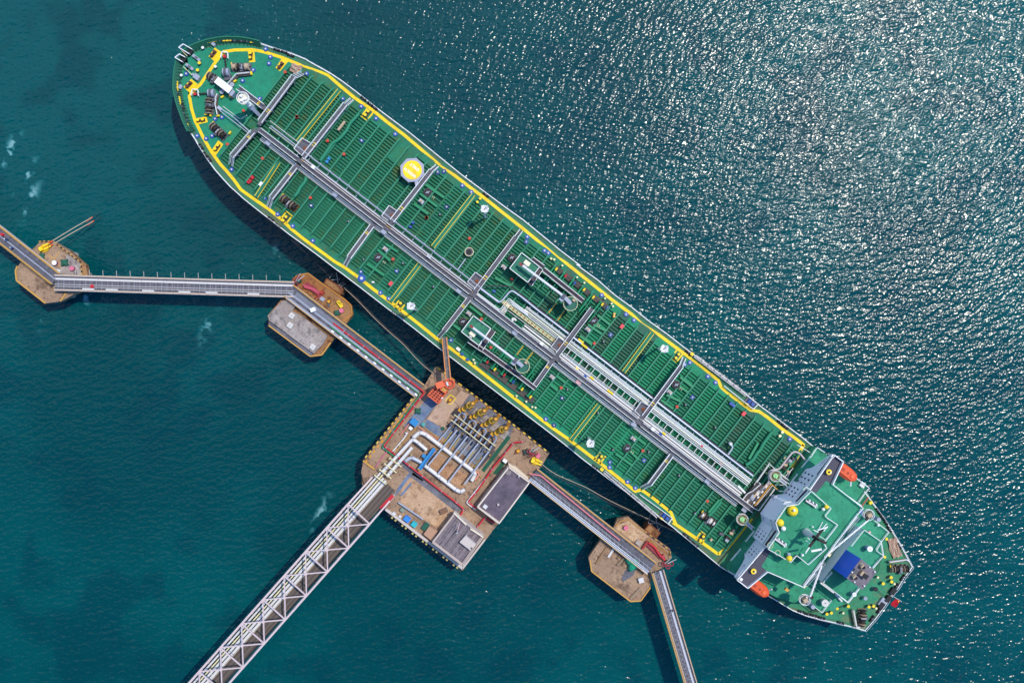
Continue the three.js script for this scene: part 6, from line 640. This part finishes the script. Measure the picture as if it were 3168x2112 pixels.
kerbLine(d3, mp(jk, [[203, 490], [215, 580], [540, 832], [625, 826], [705, 715]]), LY, M.kerb, 0.3); kerbLine(d3, mp(jk, [[415, 210], [455, 165], [520, 150], [650, 250]]), LY, mat(0xb98a50, 0.85), 0.3); kerbRow(jk(655, 245), jk(868, 410), 10, LY, d3, 1); kerbRow(jk(870, 415), jk(865, 465), 3, LY, d3, 1); poly2(d3, 'stained_pad', M.concRust, mp(jk, [[690, 300], [850, 420], [840, 450], [670, 330]]), LY, LY + 0.03); poly2(d3, 'worn_slab', tmat(worn(256, 8, 0xb59272, 0xc8ab88, 0x86684c, 0.8, 511), 0.95), mp(jk, [[440, 200], [520, 160], [690, 290], [610, 370], [420, 230]]), LY, LY + 0.03); poly2(d3, 'dark_patch', M.road, mp(jk, [[500, 570], [590, 560], [560, 620], [480, 670], [465, 640]]), LY, LY + 0.03);
for (const [a, b, m, l] of [[[255, 520], [345, 380], mat(0x8a6a4a), 'long weathered timber beam lying on the right dolphin'], [[355, 465], [400, 395], M.offwhite, 'white steel beam lying on the right dolphin'], [[430, 480], [460, 435], mat(0x7a6048), 'short brown timber near the white beam'], [[430, 535], [490, 465], mat(0x84705a), 'grey-brown timber between the white beam and the green net'], [[470, 535], [495, 500], mat(0x6f5a44), 'stub of timber beside the green net'], [[540, 810], [620, 725], mat(0x8f7a62), 'weathered beam at the lower corner of the right dolphin']]) { const g = things('loose_beam', l, 'beam', jk(...a), LY); acc().bar(V(jk(...a), LY + 0.25), V(jk(...b), LY + 0.25), 0.6, 0.4).build('beam', m, g); }
tarp(jk(565, 505), 2.2, 'bright green net heap on the right dolphin', mat(0x12906c, 0.9), LY); drum(jk(500, 217), 'pink round bollard on the right dolphin', LY); monitorTower(jk(840, 500), 'red fire monitors with two pale nozzles at the tip of the right dolphin', LY, 1.2, mat(0xa82b3c, 0.65), 0.2); { const g = things('hose_rack', 'red fire hose rack along the right dolphin', 'fire equipment', jk(740, 410), LY); bx('frame', mat(0x8a2d36), g, V(jk(735, 405), LY + 0.4), [6, 0.5, 1.2], SH - 0.1); acc().tube(VV([jk(690, 345), jk(740, 380), jk(790, 460), jk(830, 490)], LY + 1), 0.3, 0.8).build('hose', M.red, g); bx('end_post', mat(0xb03a42), g, V(jk(810, 455), LY + 0.8), [0.8, 1.2, 0.8], 0.4); acc().bar(V(jk(680, 335), LY + 0.6), V(jk(640, 395), LY + 0.6), 0.5, 0.7).build('rail', mat(0x9c2a2c), g); } kit('equipment_cabinet', 'grey winch frame on the right dolphin', 'cabinet', jk(625, 650), [1.3, 0.9, 1.3], M.grey, M.offwhite, 0.3, LY); kit('equipment_cabinet', 'grey hatch boxes on the right dolphin beside the walkway', 'cabinet', jk(605, 345), [1.5, 0.5, 1.1], M.concGrey, M.concGrey, SH, LY);
// fender panels between dolphins and ship
for (const [pts, ch, l] of [[mp(jc, [[990, 290], [1225, 435], [1200, 520], [950, 370]]), [[jc(1030, 280), jc(1085, 210)], [jc(1060, 310), jc(1240, 290)], [jc(1130, 200), jc(1160, 390)], [jc(1165, 390), jc(1250, 330)], [jc(1190, 410), jc(1300, 340)]], 'rust-brown fender panel hung on chains between the left breasting dolphin and the tanker'], [mp(jk, [[700, 190], [785, 262], [750, 308], [660, 235]]), [[jk(690, 185), jk(705, 110)], [jk(700, 188), jk(820, 178)], [jk(750, 130), jk(768, 235)], [jk(770, 240), jk(805, 200)]], 'rust-brown fender panel hung on chains between the right breasting dolphin and the tanker']]) { const g = things('fender_panel', l, 'fender', pts[0], 2); acc().poly(VV(pts, 6.2), 1.5, 6.2).build('panel', M.concRust, g); const W = VV(pts, 6.2), a = acc(); for (let i = 0; i < 4; i++) a.bar(W[i], W[(i + 1) % 4], 0.3, 0.3); a.build('panel_frame', M.rust, g); for (const [p, q] of ch) acc().rod(V(p, 6.3), V(q, 4.5), 0.1, 6).build('chain', M.kerbWhite, g); const f = toUV(pts[0]); acc().box(V(UV(f[0] + 28, f[1] + 28), 4), [6, 3.2, 0.7], SH).build('rubber_face', M.black, g); }

// ---------- walkway bridges ----------
const BY = 8.8;
function trestle(name, label, a, b, w, opt = {}) {
  const A = V(a, BY), B = V(b, BY), g = thing(name, label, 'bridge', A.clone().setY(0), 'walkway bridges'), d = B.clone().sub(A).normalize(), n = new THREE.Vector3(-d.z, 0, d.x), L = A.distanceTo(B), ang = Math.atan2(-d.z, d.x), at = (t, s, y) => A.clone().addScaledVector(d, t).addScaledVector(n, s).setY(y);
  const nP = Math.round(L / 3.4); for (let i = 0; i < nP; i++) bx('deck_panel', opt.grate ? M.grate : M.road, g, at((i + 0.5) * L / nP, opt.off || 0, BY - 0.06 - (i % 2) * 0.006), [L / nP - 0.04, 0.12, w * (opt.wd || 0.9)], ang);
  for (const s of [-1, 1]) { acc().bar(at(0, s * w / 2, BY - 0.5), at(L, s * w / 2, BY - 0.5), 0.35, 0.9).build('girder', M.kerbWhite, g); acc().bar(at(0, s * w / 2, BY + 0.12), at(L, s * w / 2, BY + 0.12), opt.kw || 0.28, 0.24).build('kerb', (opt.k || [M.kerb, M.kerb])[s > 0 ? 1 : 0], g); acc().rail([at(0, s * w / 2, BY), at(L, s * w / 2, BY)], 1.05, false, 2.4, 0.05).build('railing', M.kerb, g); }
  const cross = acc(); for (let t = 2; t < L; t += 5.5) cross.bar(at(t, -w / 2, BY - 0.7), at(t, w / 2, BY - 0.7), 0.3, 0.4).bar(at(t, -w / 2, BY - 0.8), at(Math.min(L, t + 5.5), w / 2, BY - 0.8), 0.18); cross.build('under_bracing', M.grey, g);
  for (const [s, sw, m, y] of opt.strips || []) { const nn = Math.round(L / 6); for (let i = 0; i < nn; i++) bx('strip_panel', m, g, at((i + 0.5) * L / nn, s, BY + (y || 0.02)), [L / nn - 0.06, 0.05, sw], ang); }
  for (let t = 12; t < L - 8 && opt.piles; t += 28) cy('pile', M.concGrey, g, at(t, 0, -3), 0.7, BY + 2); return { g, at, L, ang };
}
const w1 = trestle('walkway_bridge', 'grey walkway bridge leaving the picture at the left edge above the left dolphin', [-70, 672], ja(810, 1235), 3.6, { strips: [[-0.5, 0.35, M.dgrey], [0.2, 0.3, M.grey], [0.9, 0.35, M.dgrey]] });
for (const [p, m, l] of [[ja(50, 595), M.red, 'red box on the walkway bridge at the left edge'], [ja(130, 675), M.blue, 'person in dark blue overalls walking on the left bridge'], [ja(200, 790), M.blue, '']]) if (m === M.red) kit('fire_box', l, 'fire equipment', p, [0.8, 0.9, 0.6], M.red, M.red, SH, BY);
function figure(p, y, label, top, face = 0) {        // standing person seen from above
  const o = V(p, y), g = thing('person', label, 'person', o), a = acc(), X = (x, h, z) => o.clone().add(new THREE.Vector3(x * Math.cos(face) + z * Math.sin(face), h, -x * Math.sin(face) + z * Math.cos(face)));
  a.rod(X(-0.1, 0.05, 0.12), X(-0.09, 0.85, 0), 0.075, 10, 0.11).rod(X(0.1, 0.05, -0.14), X(0.09, 0.85, 0), 0.075, 10, 0.11).rod(X(0, 0.8, 0), X(0, 1.42, 0), 0.17, 12, 0.2).rod(X(-0.2, 1.4, 0), X(-0.27, 0.85, 0.12), 0.07, 8, 0.05).rod(X(0.2, 1.4, 0), X(0.27, 0.85, -0.1), 0.07, 8, 0.05).ball(X(0, 1.42, 0), 0.2, 0.6); a.build('body', top, g); acc().ball(X(0, 1.66, 0.01), 0.115, 1.15).build('head', mat(0xb98a6a), g); acc().ball(X(0, 1.72, -0.01), 0.14, 0.8).build('helmet', M.white, g); bx('boot', M.black, g, X(-0.1, 0.05, 0.16), [0.1, 0.1, 0.26], face); bx('boot', M.black, g, X(0.1, 0.05, -0.1), [0.1, 0.1, 0.26], face);
}
figure(ja(115, 668), BY, 'person in dark blue overalls and white helmet near the red box on the left bridge', mat(0x1d3c78), 0.6); figure(ja(195, 788), BY, 'person in blue overalls alone in the middle of the left bridge', mat(0x27508e), -0.4); figure(jl(280, 405), BY, 'person with dark clothes on the bridge at the bottom right', mat(0x35323a), 0.3);
const w2 = trestle('walkway_bridge', 'pale walkway bridge running level between the left dolphin and the left breasting dolphin', ja(790, 1290), jb(2160, 450), 4.0, { k: [M.kerbWhite, M.kerbWhite], kw: 0.5, grate: true, strips: [[-1.1, 0.55, M.offwhite], [0.4, 0.12, M.offwhite], [1.0, 0.1, M.offwhite]], piles: false });
for (let i = 0; i < 16; i++) { const q = w2.at(6 + i * 3.75, -2.2, BY + 0.4); acc().bar(q, q.clone().add(new THREE.Vector3(0, 0.2, -1.6)), 0.1).build('lamp_bracket', M.kerbWhite, w2.g); } for (const t of [9.5, 16, 26, 36, 43.5, 55]) bx('cable_box', M.offwhite, w2.g, w2.at(t, 1.55, BY + 0.3), [3.2, 0.4, 0.5], w2.ang); for (let i = 0; i < 44; i++) acc().bar(w2.at(1 + i * 1.5, -0.7, BY + 0.03), w2.at(1 + i * 1.5, 1.5, BY + 0.03), 0.07, 0.05).build('grating_bar', M.grey, w2.g);
tarp(ja(1335, 1345), 0.55, 'crumpled red cover on the level walkway bridge', mat(0xc4182c, 0.7), BY);
const w3 = trestle('walkway_bridge', 'grey walkway bridge with red and green pipes leading to the loading platform', jc(440, 470), jd(1400, 985), 4.0, { strips: [[0.4, 0.5, M.grey], [-0.9, 1.1, M.road, 0.015], [1.6, 0.4, M.grey]], k: [M.kerb, M.kerbWhite] });
for (let i = 0; i < 4; i++) acc().bar(w3.at(2, -0.9 + i * 0.45, BY + 0.12), w3.at(19, -0.9 + i * 0.45, BY + 0.12), 0.16, 0.12).build('rail_bar', M.grey, w3.g);
for (const [x, y] of [[1080, 1060], [1200, 1150], [1320, 1245], [1445, 1335], [1565, 1430], [1690, 1520]]) bx('pipe_post', M.white, w3.g, V(jc(x, y), BY), [0.5, 1, 0.85], 0.9); for (const [x, y] of [[870, 670], [990, 760], [1110, 850], [1230, 945], [1350, 1035]]) bx('pipe_post', M.white, w3.g, V(jd(x, y), BY), [0.5, 1, 0.85], 0.9);
kit('equipment_cabinet', 'white box on the bridge above the left breasting dolphin', 'cabinet', jc(800, 745), [1.3, 1.1, 1.0], M.white, M.white, 0.4, BY);
const w4 = trestle('walkway_bridge', 'grey walkway bridge with a pink pipe between the loading platform and the right dolphin', [1648, 1468], jk(715, 560), 3.9, { strips: [[0.2, 0.12, M.grey], [-0.6, 0.9, M.road, 0.015], [1.2, 0.5, M.grey], [1.7, 0.3, M.steel]], k: [M.kerb, M.offwhite] }); for (const s of [1.05, 1.5]) acc().tube([w4.at(1, s, BY + 0.35), w4.at(40, s, BY + 0.35)], 0.14, 0.3).build('service_pipe', M.steel, w4.g); for (let i = 0; i < 30; i++) acc().bar(w4.at(1 + i * 1.45, -0.2, BY + 0.06), w4.at(1.9 + i * 1.45, 0.9, BY + 0.06), 0.08, 0.06).build('grating_bar', M.grey, w4.g);
const w5 = trestle('walkway_bridge', 'narrow walkway bridge with a pale strip leaving the picture at the bottom', jk(765, 585), [2160, 2190], 3.3, { grate: true, strips: [[-0.75, 0.55, mat(0xb9bcc4, 0.7)], [1.2, 0.3, M.tan]], k: [M.kerbWhite, M.kerb] }); for (let i = 0; i < 24; i++) acc().bar(w5.at(0.6 + i * 1.4, -0.3, BY + 0.05), w5.at(1.8 + i * 1.4, 1.0, BY + 0.05), 0.07, 0.05).bar(w5.at(1.8 + i * 1.4, -0.3, BY + 0.05), w5.at(0.8 + i * 1.4, 1.0, BY + 0.05), 0.06, 0.05).build('grating_bar', M.grey, w5.g);
// ---------- truss bridge to the shore ----------
{
  const TY = 14.2, g = thing('truss_bridge', 'pale pink steel truss bridge carrying white pipes towards the shore at bottom left', 'bridge', V([800, 1870], 0));
  const Lp = i => [878.7 + (i - 1) * -65.9, 1780.5 + (i - 1) * 74.1], Rp = i => [947.7 + (i - 1) * -65.3, 1842.5 + (i - 1) * 73.9], lo = -1.6, hi = 6.5;
  const seg = (a, b, y, w, h, nm, m = M.truss) => acc().bar(V(a, y), V(b, y), w, h).build(nm, m, g);
  for (const f of [Lp, Rp]) { for (let i = -3; i < 6; i++) { if (i >= -2) seg(f(i), f(i + 1), TY, 0.5, 0.45, 'top_chord'); const A = V(f(i), TY).setY(BY - 0.4), B = V(f(i + 1), TY).setY(BY - 0.4); acc().bar(A, B, 0.5, 0.5).build('bottom_chord', M.truss, g); if (i >= -2) { const m = V(f(i), TY).lerp(V(f(i + 1), TY), 0.5); acc().bar(V(f(i), TY), m.clone().setY(BY - 0.4), 0.3).bar(V(f(i + 1), TY), m.clone().setY(BY - 0.4), 0.3).build('side_diagonal', M.truss, g); acc().bar(V(f(i), TY), V(f(i), TY).setY(BY - 0.4), 0.3).build('post', M.truss, g); } } acc().bar(V(f(-2), TY), V(f(-2.9), TY).setY(BY - 0.4), 0.4).build('end_post', M.truss, g); }
  for (let i = -2; i < 6; i++) { seg(Lp(i), Rp(i), TY + 0.02, 0.34, 0.34, 'cross_strut'); seg(Lp(i), Rp(i + 1), TY - 0.02, 0.3, 0.3, 'top_diagonal'); seg(Lp(i + 1), Rp(i), TY + 0.06, 0.3, 0.3, 'top_diagonal'); const c = V(Lp(i), TY).lerp(V(Rp(i), TY), 0.5).lerp(V(Lp(i + 1), TY).lerp(V(Rp(i + 1), TY), 0.5), 0.5); bx('gusset', M.truss, g, c.setY(TY + 0.2), [0.8, 0.12, 0.8], 0.85);
    const a = V(Lp(i), TY - 1.9), b = V(Rp(i), TY - 1.9); acc().bar(a, b, 0.16).bar(V(Lp(i), TY), a.clone().lerp(b, 0.25), 0.14).bar(V(Rp(i), TY), a.clone().lerp(b, 0.75), 0.14).bar(V(Lp(i), TY).lerp(V(Rp(i), TY), 0.5), a.clone().lerp(b, 0.25), 0.14).bar(V(Lp(i), TY).lerp(V(Rp(i), TY), 0.5), a.clone().lerp(b, 0.75), 0.14).build('sway_frame', mat(0xb9b3bd, 0.6), g); }
  const P0 = Lp(-3.3), Q0 = Rp(-3.3), P1 = Lp(7), Q1 = Rp(7), mixp = (f, s) => [V(P0, BY).lerp(V(Q0, BY), s), V(P1, BY).lerp(V(Q1, BY), s)];
  for (let i = 0; i < 9; i++) { const [a, b] = mixp(0, 0.52 + i * 0.045), d = b.clone().sub(a); for (let k = 0; k < 5; k++) { const u = a.clone().lerp(b, k / 5), v = a.clone().lerp(b, (k + 0.985) / 5); acc().bar(u.setY(BY - 0.1 - (i % 3) * 0.008), v.setY(BY - 0.1 - (i % 3) * 0.008), 0.36, 0.1).build('plank', [M.plank, mat(0x675c52, 0.9), mat(0x50473f, 0.9)][(i * 2 + k) % 3], g); } }
  for (const s of [0.5, 0.95]) { const [a, b] = mixp(0, s); acc().bar(a.clone().setY(BY + 0.15), b.clone().setY(BY + 0.15), 0.16, 0.3).build('toe_board', M.tan, g); } { const [a0, b] = mixp(0, 0.96), a = a0.clone().lerp(b, 0.08); acc().rail([a, b], 1.1, false, 2.5, 0.06).build('railing', M.grey, g); }
  for (let k = 0; k < 20; k++) { const a = V(P0, BY).lerp(V(P1, BY), k / 20 + 0.07).setY(BY - 0.6), b = V(Q0, BY).lerp(V(Q1, BY), k / 20 + 0.07).setY(BY - 0.6); acc().bar(a, b, 0.3, 0.4).build('floor_beam', mat(0x8d8280, 0.7), g); }
  [[0.12, 0.28, 'slim white pipe nearest the landward edge of the truss bridge', M.pale], [0.22, 0.2, 'thin cream pipe second from the landward edge of the truss bridge', M.cream], [0.32, 0.36, 'white pipe third from the landward edge of the truss bridge', M.pale], [0.435, 0.42, 'thickest white pipe beside the planked path of the truss bridge', M.pale]].forEach(([s, r, l, m]) => { const [a, b] = mixp(0, s), h = thing('bridge_pipe', l, 'pipe', a, 'pipes on the truss bridge'), st = a.clone().addScaledVector(a.clone().sub(b).normalize(), s > 0.3 ? 0.5 : 2.5).setY(BY + 0.5), en = b.clone().setY(BY + 0.5); acc().tube([st, en], r, 0.3, 12).build('pipe_run', m, h); for (let k = 0; k < 22; k++) { const q = st.clone().lerp(en, (k + 0.3) / 22), d = en.clone().sub(st).normalize(); acc().rod(q.clone().addScaledVector(d, -0.12), q.clone().addScaledVector(d, 0.12), r * 1.18, 12).build('clamp', k % 3 ? M.offwhite : M.grey, h); } });
  const h = things('bridge_pier', 'brown stepped bridge bearing block where the truss bridge meets the platform', 'pier', [1150, 1515], 0); acc().poly(VV([[1118, 1465], [1160, 1490], [1200, 1575], [1165, 1570], [1120, 1500]], 7), -3, 7).build('block', M.conc, h);
  for (let i = 0; i < 6; i++) { const q = things('pipe_bracket', ['first', 'second', 'third', 'fourth', 'fifth', 'sixth'][i] + ' cream steel pipe bracket from the elbow down to the truss bridge', 'bracket', je(760 - i * 72, 900 + i * 84), JY, 'cream pipe brackets'), o = orig(q); const a = o.clone().add(new THREE.Vector3(-2.4 * CA, 2.9, -2.4 * SA)), b = o.clone().add(new THREE.Vector3(1.6 * CA, 2.9, 1.6 * SA)); if (i > 1) acc().bar(a, b, 0.22, 0.2).build('beam', M.cream, q); for (const p of [a, b]) acc().bar(p.clone().setY(JY), p, 0.2).build('leg', M.cream, q); }
}
// ---------- mooring ropes ----------
const ropeLine = (pts, r, m, label, name = 'mooring_rope') => { const c = new THREE.CatmullRomCurve3(pts), W = c.getPoints(24), g = thing(name, label, 'rope', pts[0], 'mooring ropes'); acc().tube(W, r, 0.1, 6).build('strand', m, g); return g; };
const sag = (a, ya, b, yb, s) => { const A = V(a, ya), B = V(b, yb), m = A.clone().lerp(B, 0.5); m.y -= s; return [A, m, B]; };
const dark = mat(0x3b3d42, 0.9), palerope = mat(0xb3a48c, 0.95);
for (const [k, l] of [[0, 'upper of two pale ropes with orange ends running out from the left dolphin'], [1, 'lower of two pale ropes with orange ends running out from the left dolphin']]) { const A = h1.clone().add(new THREE.Vector3(-0.4, 0, k - 0.3)), B = V(ja(1340 + k * 20, 335 + k * 55), 2.6), g = ropeLine([A, A.clone().lerp(B, 0.5).setY(5.4), B], 0.13, palerope, l); acc().rod(B.clone().lerp(A, 0.17).setY(3.1), B.clone(), 0.2, 8).build('chafe_sleeve', M.orange, g); acc().rod(A, A.clone().lerp(B, 0.1), 0.2, 8).build('chafe_sleeve', mat(0xd9541c), g); acc().tube([B.clone(), V(ja(1450 + k * 20, 270 + k * 60), 0.1)], 0.07, 0.1, 6).build('tail', dark, g); }
ropeLine(sag(zF(0, 290), 11.5, jc(1030, 260), 7, 1.2), 0.08, dark, 'dark rope from the tanker side to the left breasting dolphin, outer strand'); ropeLine(sag(zF(40, 300), 11.5, jc(1010, 240), 7, 1.3), 0.08, dark, 'dark rope from the tanker side to the left breasting dolphin, inner strand');
{ const P = [jc(1240, 420), jc(1450, 620), jc(1700, 880), jc(1950, 1110), jd(1150, 290), jd(1400, 560), jd(1640, 760)], Q = P.map(p => [p[0] + 3, p[1] - 3.5]); const ys = [6.8, 5.8, 5, 5, 5.6, 6.8, 8.6]; ropeLine(P.map((p, i) => V(p, ys[i])), 0.1, palerope, 'long pale rope from the left breasting dolphin to the platform corner, lower strand'); ropeLine(Q.map((p, i) => V(p, ys[i])), 0.1, dark, 'long dark rope from the left breasting dolphin to the platform corner, upper strand'); }
{ const P = [jg(860, 620), jj(180, 175), jj(430, 285), jj(620, 390), jj(850, 500), jj(1000, 570), jj(1260, 690)], ys = [8.8, 7.6, 6.8, 6.6, 7, 7.6, 9.5]; ropeLine(P.map((p, i) => V(p, ys[i])), 0.1, palerope, 'pale rope from the yellow corner hook towards the tanker stern, upper strand'); ropeLine(P.map((p, i) => V([p[0] - 4, p[1] + (i < 4 ? 6 : 2)], ys[i] - 0.1)), 0.1, dark, 'dark rope from the yellow corner hook towards the tanker stern, lower strand'); }

renderer.render(scene, camera);
